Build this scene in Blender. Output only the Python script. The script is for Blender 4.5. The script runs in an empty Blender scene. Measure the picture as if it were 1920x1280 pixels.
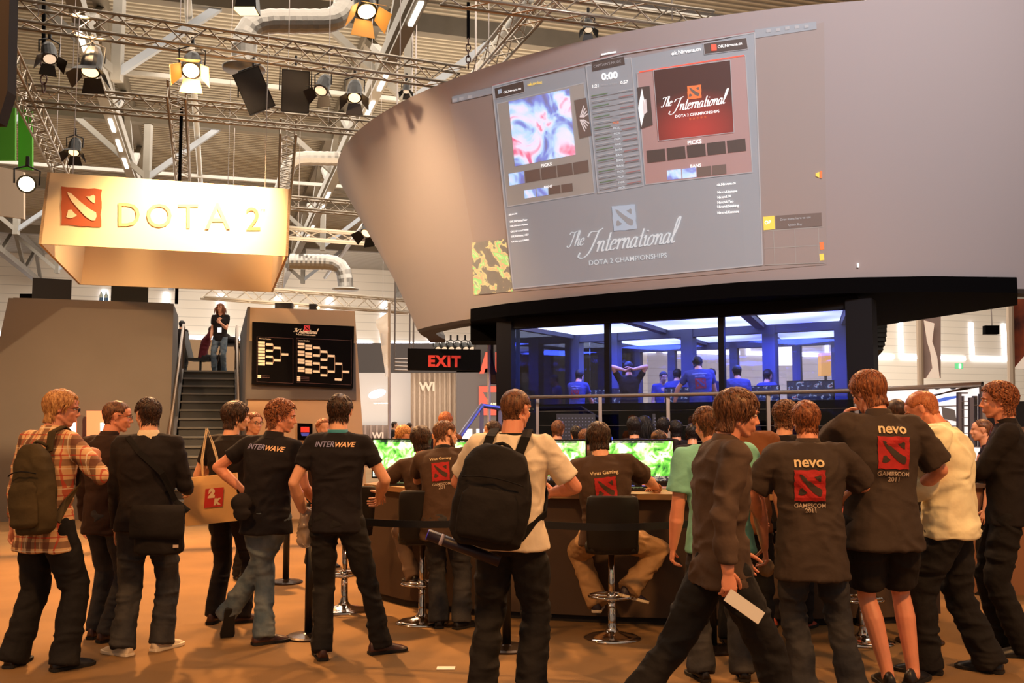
import bpy, bmesh, math, random
import numpy as np
from mathutils import Vector, Matrix, noise as mnoise
from mathutils.bvhtree import BVHTree

random.seed(7)
SC = bpy.context.scene
COL = SC.collection
PI = math.pi

# ------------------------------------------------------------------ camera
FPX = 1800.0
PITCH = math.atan(155.0 / FPX)
CP, SP = math.cos(PITCH), math.sin(PITCH)
EYE = 1.6
cam_data = bpy.data.cameras.new('camera')
cam_data.sensor_width = 36.0
cam_data.lens = 36.0 * FPX / 1920.0
cam_data.clip_end = 300
cam = bpy.data.objects.new('camera', cam_data)
COL.objects.link(cam)
cam.location = (0, 0, EYE)
cam.rotation_euler = (PI / 2 + PITCH, 0, 0)
SC.camera = cam

SC.view_settings.view_transform = 'Standard'
SC.view_settings.look = 'None'
SC.view_settings.exposure = 0.0
SC.view_settings.gamma = 1.0
SC.cycles.use_denoising = True
SC.cycles.max_bounces = 7
SC.cycles.transparent_max_bounces = 12
SC.cycles.sample_clamp_indirect = 6.0

# ------------------------------------------------------------------ world and lights
world = bpy.data.worlds.new('hall_air')
SC.world = world
world.use_nodes = True
bg = world.node_tree.nodes['Background']
bg.inputs[0].default_value = (1.0, 0.82, 0.66, 1)
bg.inputs[1].default_value = 0.36


def lin(c):
    def f(v):
        v = v / 255.0
        return v / 12.92 if v <= 0.04045 else ((v + 0.055) / 1.055) ** 2.4
    return tuple(f(v) for v in c[:3])


def lamp(name, kind, loc, target, power, color=(1, .7, .4), size=.3, spot=60, blend=.6):
    d = bpy.data.lights.new(name, kind)
    d.energy = power
    d.color = color
    if kind == 'SPOT':
        d.spot_size = math.radians(spot); d.spot_blend = blend; d.shadow_soft_size = size
    elif kind == 'AREA':
        d.size = size
    elif kind == 'POINT':
        d.shadow_soft_size = size
    o = bpy.data.objects.new(name, d)
    COL.objects.link(o)
    o.location = loc
    dv = Vector(target) - Vector(loc)
    o.rotation_euler = dv.to_track_quat('-Z', 'Y').to_euler()
    return o


WARM = (1.0, .47, .15)
# stage floodlights of the booth on the trusses over the crowd, plus added unseen fills
lamp('flood_lamp', 'SPOT', (-4.5, 13.0, 6.9), (-3.0, 10.8, 0), 6000, WARM, .12, 75, .8)
lamp('flood_lamp', 'SPOT', (1.0, 12.6, 6.9), (0.6, 8.2, 0), 1500, WARM, .12, 75, .8)
lamp('flood_lamp', 'SPOT', (6.0, 11.5, 6.9), (2.6, 6.6, 0), 1700, WARM, .12, 75, .8)
lamp('flood_lamp', 'SPOT', (-3.5, 2.0, 7.0), (-1.2, 8.0, .9), 1100, WARM, .3, 80, .8)  # added unseen fill above the camera for the crowd's backs
lamp('flood_lamp', 'SPOT', (4.5, 1.0, 7.0), (2.2, 7.4, 1.1), 2100, WARM, .3, 80, .8)  # second unseen fill above the camera, for the people on the right
lamp('flood_lamp', 'SPOT', (-6.5, 6.5, 6.8), (-2.6, 11.0, .5), 900, WARM, .15, 80, .8)
lamp('flood_lamp', 'SPOT', (-9.5, 9.5, 5.2), (-5.4, 17.0, 1.7), 1700, WARM, .3, 62, .9)  # added unseen fill for stage block and stairs, set clear of the sign
lamp('hall_fill_light', 'AREA', (0, 24, 12.6), (0, 24, 0), 5000, (1, .88, .74), 22)
lamp('hall_fill_light', 'AREA', (-14, 44, 12.6), (-14, 44, 0), 9000, (1, .9, .78), 26)
lamp('hall_fill_light', 'AREA', (24, 48, 12.6), (24, 48, 0), 12000, (1, .9, .80), 26)
lamp('hall_fill_light', 'AREA', (30, 60, 12.4), (38, 90, 3), 19000, (1, .92, .84), 16)  # added area fill that brightens the far right wall
lamp('hall_fill_light', 'AREA', (-16, 60, 12.4), (-22, 72, 3), 4500, (1, .92, .84), 16)  # added area fill that brightens the far left wall
lamp('hall_bounce_light', 'AREA', (-4, 30, 4.5), (-6, 40, 13.5), 2600, (1, .80, .58), 16)
lamp('drum_wash_lamp', 'SPOT', (3.5, 2.5, 7.6), (4.0, 14.5, 5.2), 3900, (.98, .92, .95), .5, 75, .9)
lamp('drum_wash_lamp', 'SPOT', (-5.2, 12.5, 6.6), (-1.6, 17.6, 5.0), 2300, (1, .66, .36), .25, 60, .9)

# ------------------------------------------------------------------ coordinates


def pray(px, py):
    x = (px - 960.0) / FPX; y = (640.0 - py) / FPX
    return Vector((x, CP - SP * y, SP + CP * y))


def at(px, py, Y):
    d = pray(px, py)
    return Vector((0, 0, EYE)) + d * (Y / d.y)


def atz(px, py, z):
    d = pray(px, py)
    return Vector((0, 0, EYE)) + d * ((z - EYE) / d.z)


HA = math.radians(17.0)
HR = Vector((math.cos(HA), math.sin(HA), 0)); HF = Vector((-math.sin(HA), math.cos(HA), 0))


def hall(u, v, z):
    return HR * u + HF * v + Vector((0, 0, z))


def tohall(p):
    return Vector((p.dot(HR), p.dot(HF), p.z))


# ------------------------------------------------------------------ materials
MATS = {}


def mat(name, c, rough=.7, metal=0.0, emit=None, es=0.0, noise=0.0, nscale=8.0, bump=0.0, bscale=60.0,
        spec=.5, alpha=1.0, c2=None, stretch=(1, 1, 1), trans=0.0, sss=0.0):
    if name in MATS:
        return MATS[name]
    m = bpy.data.materials.new(name)
    m.use_nodes = True
    nt = m.node_tree; N = nt.nodes; L = nt.links
    b = N['Principled BSDF']
    col = lin(c) + (1,)
    b.inputs['Base Color'].default_value = col
    b.inputs['Roughness'].default_value = rough
    b.inputs['Metallic'].default_value = metal
    b.inputs['Specular IOR Level'].default_value = spec
    if trans: b.inputs['Transmission Weight'].default_value = trans
    if sss:
        b.inputs['Subsurface Weight'].default_value = sss
        b.inputs['Subsurface Radius'].default_value = (.02, .008, .004)
    if alpha < 1: b.inputs['Alpha'].default_value = alpha
    if emit is not None:
        b.inputs['Emission Color'].default_value = lin(emit) + (1,)
        b.inputs['Emission Strength'].default_value = es
    if noise or c2 or bump:
        tc = N.new('ShaderNodeTexCoord'); mp = N.new('ShaderNodeMapping')
        mp.inputs['Scale'].default_value = stretch
        L.new(tc.outputs['Object'], mp.inputs[0])
        if noise or c2:
            n = N.new('ShaderNodeTexNoise'); n.inputs['Scale'].default_value = nscale
            n.inputs['Detail'].default_value = 4
            L.new(mp.outputs[0], n.inputs['Vector'])
            r = N.new('ShaderNodeMix'); r.data_type = 'RGBA'
            k = noise
            ca = tuple(min(1, v * (1 - k)) for v in col[:3]) + (1,)
            cb = tuple(min(1, v * (1 + k)) for v in col[:3]) + (1,) if c2 is None else lin(c2) + (1,)
            r.inputs[6].default_value = ca if c2 is None else col; r.inputs[7].default_value = cb
            rp = N.new('ShaderNodeMapRange'); rp.inputs[1].default_value = .35; rp.inputs[2].default_value = .65
            L.new(n.outputs[0], rp.inputs[0]); L.new(rp.outputs[0], r.inputs[0])
            L.new(r.outputs[2], b.inputs['Base Color'])
        if bump:
            n2 = N.new('ShaderNodeTexNoise'); n2.inputs['Scale'].default_value = bscale
            n2.inputs['Detail'].default_value = 3
            L.new(mp.outputs[0], n2.inputs['Vector'])
            bp = N.new('ShaderNodeBump'); bp.inputs['Strength'].default_value = bump
            bp.inputs['Distance'].default_value = .01
            L.new(n2.outputs[0], bp.inputs['Height']); L.new(bp.outputs[0], b.inputs['Normal'])
    MATS[name] = m
    return m


def emit_ramp(name, stops, scale=6.0, detail=6.0, es=1.0, base=0.02, dist=.5, voronoi=False):
    """an image-like glow made of noise through a colour ramp (for screens)"""
    if name in MATS: return MATS[name]
    m = bpy.data.materials.new(name); m.use_nodes = True
    nt = m.node_tree; N = nt.nodes; L = nt.links; b = N['Principled BSDF']
    b.inputs['Base Color'].default_value = (base, base, base, 1)
    b.inputs['Roughness'].default_value = .3
    tc = N.new('ShaderNodeTexCoord'); n = N.new('ShaderNodeTexNoise')
    n.inputs['Scale'].default_value = scale; n.inputs['Detail'].default_value = detail
    n.inputs['Distortion'].default_value = dist
    L.new(tc.outputs['Object'], n.inputs['Vector'])
    r = N.new('ShaderNodeValToRGB')
    el = r.color_ramp.elements
    while len(el) > 1: el.remove(el[-1])
    el[0].position = stops[0][0]; el[0].color = lin(stops[0][1]) + (1,)
    for p, c in stops[1:]:
        e = el.new(p); e.color = lin(c) + (1,)
    L.new(n.outputs[0], r.inputs[0])
    L.new(r.outputs[0], b.inputs['Emission Color'])
    b.inputs['Emission Strength'].default_value = es
    MATS[name] = m
    return m


def glass_mat(name, tint=(200, 215, 240), refl=.12, dens=.0):
    if name in MATS: return MATS[name]
    m = bpy.data.materials.new(name); m.use_nodes = True
    nt = m.node_tree; N = nt.nodes; L = nt.links
    for n in list(N): N.remove(n)
    o = N.new('ShaderNodeOutputMaterial'); mx = N.new('ShaderNodeMixShader')
    t = N.new('ShaderNodeBsdfTransparent'); g = N.new('ShaderNodeBsdfGlossy')
    t.inputs[0].default_value = lin(tint) + (1,); g.inputs['Roughness'].default_value = .03
    f = N.new('ShaderNodeFresnel'); f.inputs[0].default_value = 1.4
    mr = N.new('ShaderNodeMapRange'); mr.inputs[3].default_value = refl * .4; mr.inputs[4].default_value = 1
    L.new(f.outputs[0], mr.inputs[0]); L.new(mr.outputs[0], mx.inputs[0])
    L.new(t.outputs[0], mx.inputs[1]); L.new(g.outputs[0], mx.inputs[2]); L.new(mx.outputs[0], o.inputs[0])
    MATS[name] = m
    return m


# ------------------------------------------------------------------ mesh helpers
def frame_of(d):
    d = d.normalized()
    a = Vector((0, 0, 1)) if abs(d.z) < .95 else Vector((1, 0, 0))
    x = d.cross(a).normalized(); y = x.cross(d).normalized()
    return x, y


class MB:
    def __init__(s):
        s.v = []; s.f = []; s.m = []

    def _add(s, vs, fs, mi=0):
        n = len(s.v)
        s.v.extend([tuple(v) for v in vs]); s.f.extend([tuple(i + n for i in f) for f in fs]); s.m.extend([mi] * len(fs))
        return s

    def box(s, lo, hi, mi=0):
        x0, y0, z0 = lo; x1, y1, z1 = hi
        return s.hexa([(x0, y0, z0), (x1, y0, z0), (x1, y1, z0), (x0, y1, z0), (x0, y0, z1), (x1, y0, z1), (x1, y1, z1), (x0, y1, z1)], mi)

    def hexa(s, p, mi=0):
        return s._add(p, [(3, 2, 1, 0), (4, 5, 6, 7), (0, 1, 5, 4), (1, 2, 6, 5), (2, 3, 7, 6), (3, 0, 4, 7)], mi)

    def obox(s, c, ax, ay, az, hx, hy, hz, mi=0):
        """oriented box, centre c, unit axes, half sizes"""
        P = []
        for k in (-1, 1):
            for (i, j) in ((-1, -1), (1, -1), (1, 1), (-1, 1)):
                P.append(c + ax * hx * i + ay * hy * j + az * hz * k)
        return s.hexa(P, mi)

    def beam(s, p0, p1, w, h, up=Vector((0, 0, 1)), mi=0):
        p0 = Vector(p0); p1 = Vector(p1)
        d = (p1 - p0); L = d.length; d.normalize()
        if abs(d.dot(up)) > .98: up = Vector((0, 1, 0))
        x = d.cross(up).normalized(); z = x.cross(d).normalized()
        return s.obox((p0 + p1) / 2, x, d, z, w / 2, L / 2, h / 2, mi)

    def rings(s, R, cap=True, close=True, mi=0):
        """list of rings (each a list of points)"""
        n = len(R[0]); vs = [p for r in R for p in r]; fs = []
        for i in range(len(R) - 1):
            for j in range(n if close else n - 1):
                k = (j + 1) % n
                fs.append((i * n + j, i * n + k, (i + 1) * n + k, (i + 1) * n + j))
        if cap:
            fs.append(tuple(reversed(range(n)))); fs.append(tuple((len(R) - 1) * n + j for j in range(n)))
        return s._add(vs, fs, mi)

    def tube(s, pts, r, n=8, cap=True, mi=0):
        pts = [Vector(p) for p in pts]
        rr = r if isinstance(r, (list, tuple)) else [r] * len(pts)
        R = []; px = None
        for i, p in enumerate(pts):
            d = (pts[min(i + 1, len(pts) - 1)] - pts[max(i - 1, 0)]).normalized()
            if px is None: x, y = frame_of(d)
            else:
                x = (px - d * px.dot(d)).normalized(); y = d.cross(x)
            px = x
            y = d.cross(x)
            R.append([p + (x * math.cos(2 * PI * k / n) + y * math.sin(2 * PI * k / n)) * rr[i] for k in range(n)])
        return s.rings(R, cap, True, mi)

    def capsule(s, p0, r0, p1, r1, n=12, sx=1.0, xdir=None, mi=0):
        """tapered limb with round ends; sx widens it along xdir"""
        p0 = Vector(p0); p1 = Vector(p1); d = p1 - p0
        if d.length < 1e-6: d = Vector((0, 0, 1e-4))
        d.normalize()
        if xdir is None: x, y = frame_of(d)
        else:
            x = Vector(xdir); x = (x - d * x.dot(d)).normalized(); y = d.cross(x)
        R = []
        for a in (-80, -50, -25):
            R.append((p0 + d * r0 * math.sin(math.radians(a)), r0 * math.cos(math.radians(a))))
        R.append((p0, r0)); R.append((p1, r1))
        for a in (25, 50, 80):
            R.append((p1 + d * r1 * math.sin(math.radians(a)), r1 * math.cos(math.radians(a))))
        return s.rings([[c + (x * math.cos(2 * PI * k / n) * sx + y * math.sin(2 * PI * k / n)) * r for k in range(n)] for c, r in R], True, True, mi)

    def cone(s, p0, r0, p1, r1, n=14, mi=0):
        """limb with a round start and a flat cut end (sleeves, trouser legs)"""
        p0 = Vector(p0); p1 = Vector(p1); d = (p1 - p0).normalized(); x, y = frame_of(d); R = []
        for a in (-80, -50, -25): R.append((p0 + d * r0 * math.sin(math.radians(a)), r0 * math.cos(math.radians(a))))
        R += [(p0, r0), (p1, r1)]
        return s.rings([[c + (x * math.cos(2 * PI * k / n) + y * math.sin(2 * PI * k / n)) * r for k in range(n)] for c, r in R], True, True, mi)

    def ell(s, c, rad, M=None, nu=16, nv=10, mi=0):
        c = Vector(c); R = []
        for i in range(nv + 1):
            t = -PI / 2 + PI * (i + .02) / (nv + .04) if 0 < i < nv else (-PI / 2 + .05 if i == 0 else PI / 2 - .05)
            ring = []
            for j in range(nu):
                a = 2 * PI * j / nu
                p = Vector((rad[0] * math.cos(t) * math.cos(a), rad[1] * math.cos(t) * math.sin(a), rad[2] * math.sin(t)))
                ring.append(c + (M @ p if M is not None else p))
            R.append(ring)
        return s.rings(R, True, True, mi)

    def lathe(s, c, prof, n=24, mi=0):
        """prof: list of (r, z) from the bottom up"""
        c = Vector(c)
        return s.rings([[c + Vector((max(r, .0005) * math.cos(2 * PI * k / n), max(r, .0005) * math.sin(2 * PI * k / n), z)) for k in range(n)] for r, z in prof], True, True, mi)

    def poly(s, pts, mi=0):
        return s._add(pts, [tuple(range(len(pts)))], mi)

    def prism(s, pts, off, mi=0):
        """extrude polygon pts by vector off"""
        n = len(pts); off = Vector(off)
        a = [Vector(p) for p in pts]; b = [p + off for p in a]
        fs = [tuple(reversed(range(n))), tuple(range(n, 2 * n))] + [(i, (i + 1) % n, n + (i + 1) % n, n + i) for i in range(n)]
        return s._add(a + b, fs, mi)

    def xf(s, fn):
        s.v = [tuple(fn(Vector(p))) for p in s.v]; return s

    def mesh(s, name):
        me = bpy.data.meshes.new(name)
        me.from_pydata(s.v, [], s.f)
        if any(s.m): me.polygons.foreach_set('material_index', s.m)
        me.update()
        return me

    def build(s, name, material, parent=None, smooth=False, loc=None, raw=False, fix=False):
        """parent given: verts are world coordinates, stored relative to the parent chain; raw keeps them as they are"""
        if parent is not None:
            off = Vector((0, 0, 0)) if raw else wloc(parent)
        else:
            if loc is None:
                a = np.array(s.v); lo = a.min(0); hi = a.max(0)
                loc = ((lo[0] + hi[0]) / 2, (lo[1] + hi[1]) / 2, lo[2])
            off = Vector(loc)
        if off.length > 0: s.v = [(p[0] - off.x, p[1] - off.y, p[2] - off.z) for p in s.v]
        me = s.mesh(name)
        if fix:
            bm = bmesh.new(); bm.from_mesh(me); bmesh.ops.recalc_face_normals(bm, faces=bm.faces); bm.to_mesh(me); bm.free()
        return link_mesh(name, me, material, parent, smooth, off if parent is None else None)


def link_mesh(name, me, material, parent=None, smooth=False, loc=None):
    o = bpy.data.objects.new(name, me); COL.objects.link(o)
    for mm in (material if isinstance(material, (list, tuple)) else [material]):
        me.materials.append(mm)
    if smooth: me.polygons.foreach_set('use_smooth', [True] * len(me.polygons))
    if parent is not None: o.parent = parent
    elif loc is not None: o.location = loc
    return o


def wloc(o):
    v = Vector(o.location)
    while o.parent is not None:
        o = o.parent; v = v + Vector(o.location)
    return v


def tag(o, label, cat, group=None, kind=None):
    if label: o['label'] = label
    if cat: o['category'] = cat
    if group: o['group'] = group
    if kind: o['kind'] = kind
    return o


def thing(name, loc, label, cat, group=None, rz=0.0):
    o = bpy.data.objects.new(name, None); COL.objects.link(o)
    o.empty_display_size = .1
    o.location = loc; o.rotation_euler = (0, 0, rz)
    return tag(o, label, cat, group)


def struct(o):
    o['kind'] = 'structure'; return o


CHILDREN = {}


def kids(o):
    return [c for c in bpy.data.objects if c.parent == o]


def copy_tree(o, loc=None, rz=None, label=None, parent=None, group=None):
    c = o.copy(); COL.objects.link(c)
    if parent is not None: c.parent = parent
    if loc is not None: c.location = loc
    if rz is not None: c.rotation_euler = (0, 0, rz)
    if label: c['label'] = label
    if group: c['group'] = group
    for ch in kids(o): copy_tree(ch, parent=c)
    return c


# ------------------------------------------------------------------ text and flat marks
_TX = {}


def text2d(s, shear=0.0, bold=0.0, space=1.0):
    """outline of a word as a filled 2-D mesh, normalised: x 0..1 over its width, y in the same unit"""
    key = (s, shear, bold, space)
    if key in _TX: return _TX[key]
    cu = bpy.data.curves.new('txt', 'FONT'); cu.body = s; cu.shear = shear; cu.offset = bold; cu.space_character = space
    cu.resolution_u = 3
    o = bpy.data.objects.new('txt', cu); COL.objects.link(o)
    dg = bpy.context.evaluated_depsgraph_get()
    me = bpy.data.meshes.new_from_object(o.evaluated_get(dg))
    v = [(p.co.x, p.co.y) for p in me.vertices]; f = [tuple(p.vertices) for p in me.polygons]
    bpy.data.objects.remove(o); bpy.data.curves.remove(cu); bpy.data.meshes.remove(me)
    xs = [p[0] for p in v]; ys = [p[1] for p in v]
    w = max(xs) - min(xs); x0 = min(xs); y0 = 0 if min(ys) > -.05 else min(ys)
    v = [((x - x0) / w, (y - y0) / w) for x, y in v]
    h = (max(ys) - y0) / w
    _TX[key] = (v, f, h)
    return _TX[key]


def put_text(mb, s, fn, x, y, w=None, h=None, shear=0.0, bold=0.0, space=1.0, mi=0, cx=False, asp=1.0):
    """place text through fn(u, v); x,y is its lower left (or lower centre with cx). w wins over h"""
    v, f, hh = text2d(s, shear, bold, space)
    if w is None: w = h / hh / asp
    k = (h / hh) if h is not None else w * asp
    if cx: x = x - w / 2
    mb._add([fn(x + p[0] * w, y + p[1] * k) for p in v], f, mi)
    return w


DIAG = [(.15, .13), (.24, .15), (.50, .38), (.70, .53), (.87, .62), (.88, .72), (.84, .83), (.76, .84), (.60, .74), (.42, .55), (.25, .35), (.17, .20)]
TRC = [(.62, .21), (.72, .20), (.80, .15), (.85, .19), (.84, .30), (.84, .38), (.78, .36), (.70, .29)]
BLC = [(.12, .79), (.15, .70), (.17, .60), (.25, .58), (.31, .66), (.39, .72), (.34, .77), (.22, .82)]


def rough_square(n=9, j=.018, seed=3):
    rr = random.Random(seed); P = []
    for k in range(4 * n):
        sd, t = divmod(k, n); t = t / n; q = rr.uniform(-j, j)
        P.append([(t, q), (1 - q, t), (1 - t, 1 - q), (q, 1 - t)][sd])
    return P


def put_emblem(mb, fn, x, y, s, sy=None, m0=0, m1=1, lift=None, sub=6):
    """torn square plate (m0) with a diagonal blade and two corner marks (m1); x,y = top left, v axis up"""
    sy = sy or s
    n = sub; sq = rough_square(n)

    def edge(i, j):  # grid point with the torn border
        u, v = i / n, j / n
        if j == 0 and i < n: u, v = sq[i]
        elif i == n and j < n: u, v = sq[n + j]
        elif j == n and i > 0: u, v = sq[2 * n + (n - i)]
        elif i == 0 and j > 0: u, v = sq[3 * n + (n - j)]
        return u, v
    vs = []; fs = []
    for j in range(n + 1):
        for i in range(n + 1):
            u, v = edge(i, j); vs.append(fn(x + u * s, y - v * sy))
    for j in range(n):
        for i in range(n):
            a = j * (n + 1) + i; fs.append((a, a + n + 1, a + n + 2, a + 1))
    mb._add(vs, fs, m0)
    f2 = lift or fn
    for P in (DIAG, TRC, BLC):
        cx = sum(p[0] for p in P) / len(P); cy = sum(p[1] for p in P) / len(P)
        ring = [f2(x + p[0] * s, y - p[1] * sy) for p in P]
        k = len(P)
        if P is DIAG:
            # strips between facing points so the blade follows a curved cloth
            A = P[:6]; B = [P[0]] + P[:5:-1]
            B = B[:6] if len(B) >= 6 else B
            pts = []; ff = []
            for a, b in zip(A, B):
                for t in (0, .5, 1):
                    pts.append(f2(x + (a[0] * (1 - t) + b[0] * t) * s, y - (a[1] * (1 - t) + b[1] * t) * sy))
            for q in range(5):
                for t in range(2):
                    ff.append((q * 3 + t, q * 3 + t + 1, q * 3 + t + 4, q * 3 + t + 3))
            mb._add(pts, ff, m1)
            mb._add([f2(x + p[0] * s, y - p[1] * sy) for p in (P[5], P[6], P[7])], [(0, 1, 2)], m1)
        else:
            mb._add(ring + [f2(x + cx * s, y - cy * sy)], [(i, (i + 1) % k, k) for i in range(k)], m1)
    return mb


GLY = {
    'n': (.85, [[(0, .75), (.12, .98), (.2, .85), (.2, 0)], [(.2, .5), (.42, .95), (.6, .9), (.62, .6), (.62, .12), (.72, 0), (.86, .12)]]),
    't': (.50, [[(.2, 1.7), (.2, .2), (.32, 0), (.5, .12)], [(-.02, 1.0), (.42, 1.05)]]),
    'e': (.58, [[(.05, .5), (.45, .62), (.42, .92), (.22, .98), (.04, .6), (.08, .15), (.3, 0), (.58, .2)]]),
    'r': (.52, [[(0, .75), (.12, .98), (.2, .85), (.2, 0)], [(.2, .55), (.38, .95), (.52, .92)]]),
    'a': (.78, [[(.5, .85), (.3, .98), (.06, .6), (.1, .1), (.3, .02), (.5, .35), (.55, .95)], [(.55, .95), (.52, .3), (.6, .02), (.78, .12)]]),
    'i': (.40, [[(0, .75), (.12, .98), (.14, .3), (.24, 0), (.4, .12)], [(.15, 1.36), (.17, 1.48)]]),
    'o': (.66, [[(.3, .98), (.06, .65), (.08, .15), (.3, 0), (.54, .3), (.52, .8), (.3, .98), (.62, .85)]]),
    'l': (.45, [[(0, .2), (.3, 1.2), (.38, 2.3), (.2, 2.3), (.12, 1.6), (.14, .25), (.26, 0), (.45, .15)]]),
    'h': (.74, [[(.05, .4), (.3, 1.4), (.3, 2.0), (.16, 2.0), (.12, 1.4), (.12, 0)], [(.12, .5), (.34, .95), (.5, .85), (.5, .12), (.6, 0), (.74, .12)]]),
    'T': (.95, [[(-.1, 1.7), (.05, 2.0), (.5, 1.9), (1.1, 2.1)], [(.6, 1.95), (.5, .9), (.35, .05), (.05, -.02), (-.05, .2)]]),
    'I': (.95, [[(-.2, 1.5), (0, 1.95), (.6, 1.95), (1.1, 2.2)], [(.75, 2.0), (.6, 1.0), (.35, 0), (-.1, -.45), (-.6, -.3), (-.55, .1)]]),
}


def put_script(mb, word, fn, wd=.15, slant=.35, mi=0):
    """pen-written word, width 1; thick down strokes and thin joins"""
    W = sum(GLY[c][0] for c in word); x = 0
    for c in word:
        for st in GLY[c][1]:
            P = [Vector((p[0], p[1])) for p in st]; Q = []
            P = [P[0] * 2 - P[1]] + P + [P[-1] * 2 - P[-2]]
            for i in range(1, len(P) - 2):
                for k in range(5):
                    t = k / 5
                    Q.append(.5 * ((2 * P[i]) + (P[i + 1] - P[i - 1]) * t + (2 * P[i - 1] - 5 * P[i] + 4 * P[i + 1] - P[i + 2]) * t * t + (3 * P[i] - P[i - 1] - 3 * P[i + 1] + P[i + 2]) * t ** 3))
            Q.append(P[-2]); vs = []
            for i, q in enumerate(Q):
                d = (Q[min(i + 1, len(Q) - 1)] - Q[max(i - 1, 0)])
                if d.length < 1e-6: d = Vector((1, 0))
                d.normalize(); w = wd * (.30 + .70 * abs(d.y)) / 2; n = Vector((-d.y, d.x)) * w
                for s_ in (1, -1):
                    p = q + n * s_; vs.append(fn((x + p.x + slant * p.y) / W, p.y / W))
            mb._add(vs, [(2 * i, 2 * i + 1, 2 * i + 3, 2 * i + 2) for i in range(len(Q) - 1)], mi)
        x += GLY[c][0]


def plane_map(o, ux, uy):
    o = Vector(o); ux = Vector(ux); uy = Vector(uy)
    return lambda u, v: o + ux * u + uy * v

# ================================================================== THE SETTING
# carpet
m = mat('carpet', (130, 98, 58), .95, noise=.10, nscale=1.6, bump=.25, bscale=220)
mb = MB()
mb.poly([hall(-70, -16, 0), hall(90, -16, 0), hall(90, 100, 0), hall(-70, 100, 0)])
floor = struct(mb.build('floor', m, loc=(0, 0, 0)))
M_seam = mat('carpet_seam', (120, 92, 70), .95)

# corrugated roof deck
M_deck = mat('roof_deck', (176, 168, 152), .75)
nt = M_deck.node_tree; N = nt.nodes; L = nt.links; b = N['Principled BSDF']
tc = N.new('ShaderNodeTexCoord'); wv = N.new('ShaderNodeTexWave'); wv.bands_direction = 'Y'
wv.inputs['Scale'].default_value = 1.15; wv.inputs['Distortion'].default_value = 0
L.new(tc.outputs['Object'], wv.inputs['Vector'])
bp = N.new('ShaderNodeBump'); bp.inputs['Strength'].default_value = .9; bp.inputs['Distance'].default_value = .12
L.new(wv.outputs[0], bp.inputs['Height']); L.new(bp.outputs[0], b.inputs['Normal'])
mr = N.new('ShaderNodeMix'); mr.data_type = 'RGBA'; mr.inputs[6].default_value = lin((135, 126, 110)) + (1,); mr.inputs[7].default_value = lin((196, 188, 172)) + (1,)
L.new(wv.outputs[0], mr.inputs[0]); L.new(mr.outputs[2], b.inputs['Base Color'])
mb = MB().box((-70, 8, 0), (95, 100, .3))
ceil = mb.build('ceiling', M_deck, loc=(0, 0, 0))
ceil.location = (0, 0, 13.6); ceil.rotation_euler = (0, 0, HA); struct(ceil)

# far hall wall of horizontal metal panels
M_wall = mat('wall_panel', (214, 203, 186), .7)
nt = M_wall.node_tree; N = nt.nodes; L = nt.links; b = N['Principled BSDF']
tc = N.new('ShaderNodeTexCoord'); wv = N.new('ShaderNodeTexWave'); wv.bands_direction = 'Z'; wv.wave_profile = 'SAW'
wv.inputs['Scale'].default_value = .5
L.new(tc.outputs['Object'], wv.inputs['Vector'])
cr = N.new('ShaderNodeValToRGB'); cr.color_ramp.elements[0].position = .0; cr.color_ramp.elements[0].color = lin((170, 160, 146)) + (1,)
cr.color_ramp.elements[1].position = .10; cr.color_ramp.elements[1].color = lin((214, 204, 188)) + (1,)
L.new(wv.outputs[0], cr.inputs[0]); L.new(cr.outputs[0], b.inputs['Base Color'])
mb = MB().box((-70, 74, 0), (95, 74.5, 13.6))
w = mb.build('wall_back', M_wall, loc=(0, 0, 0)); w.rotation_euler = (0, 0, HA); struct(w)
mb = MB().box((-46, -14, 0), (-45.5, 74, 13.6))
w = mb.build('wall_left', M_wall, loc=(0, 0, 0)); w.rotation_euler = (0, 0, HA); struct(w)

# daylight glazing in the far wall: a low band and tall narrow lights
M_day = mat('daylight_glazing', (230, 235, 245), .3, emit=(236, 240, 255), es=5)
k = 0
for u0 in range(-44, 92, 8):
    k += 1
    mb = MB().box((u0, 73.85, 7.6), (u0 + 7.3, 73.98, 7.95))
    mb.box((u0, 73.85, 7.95), (u0 + .35, 73.98, 11.2)).box((u0 + 3.8, 73.85, 7.95), (u0 + 4.2, 73.98, 11.2))
    o = mb.build('window_%d' % k, M_day, loc=(0, 0, 0)); o.rotation_euler = (0, 0, HA); struct(o)

M_steel = mat('painted_roof_steel', (126, 120, 110), .6, noise=.06, nscale=2)
M_steelc = mat('cool_grey_steel', (140, 144, 150), .6)


def roof_girder(u, v0, v1, lab, step=7.0, zb=11.4, zt=13.3, w=.34, m=M_steel):
    t = thing('roof_girder', hall(u, v0, zb), lab, 'girder', 'long roof girders over the hall')
    MB().beam(hall(u, v0, zt), hall(u, v1, zt), w, w).build('top_chord', m, t)
    MB().beam(hall(u, v0, zb), hall(u, v1, zb), w, w).build('bottom_chord', m, t)
    v = v0; k = 0
    while v < v1 - .1 and k < 24:
        a = hall(u, v, zb); c = hall(u, min(v + step / 2, v1), zt); e = hall(u, min(v + step, v1), zb)
        MB().beam(a, c, w * .6, w * .6).build('diagonal', m, t); MB().beam(c, e, w * .6, w * .6).build('diagonal', m, t)
        v += step; k += 1
    return t


roof_girder(-3.4, 18, 73, 'long roof girder running back above the left light strip')
roof_girder(4.1, 18, 73, 'long roof girder running back above the light strip beside the big drum')
roof_girder(-12, 18, 73, 'long roof girder over the far left of the hall')
roof_girder(13, 30, 73, 'long roof girder mostly hidden behind the big drum')
roof_girder(30, 30, 73, 'long roof girder seen under the right end of the drum')

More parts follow.
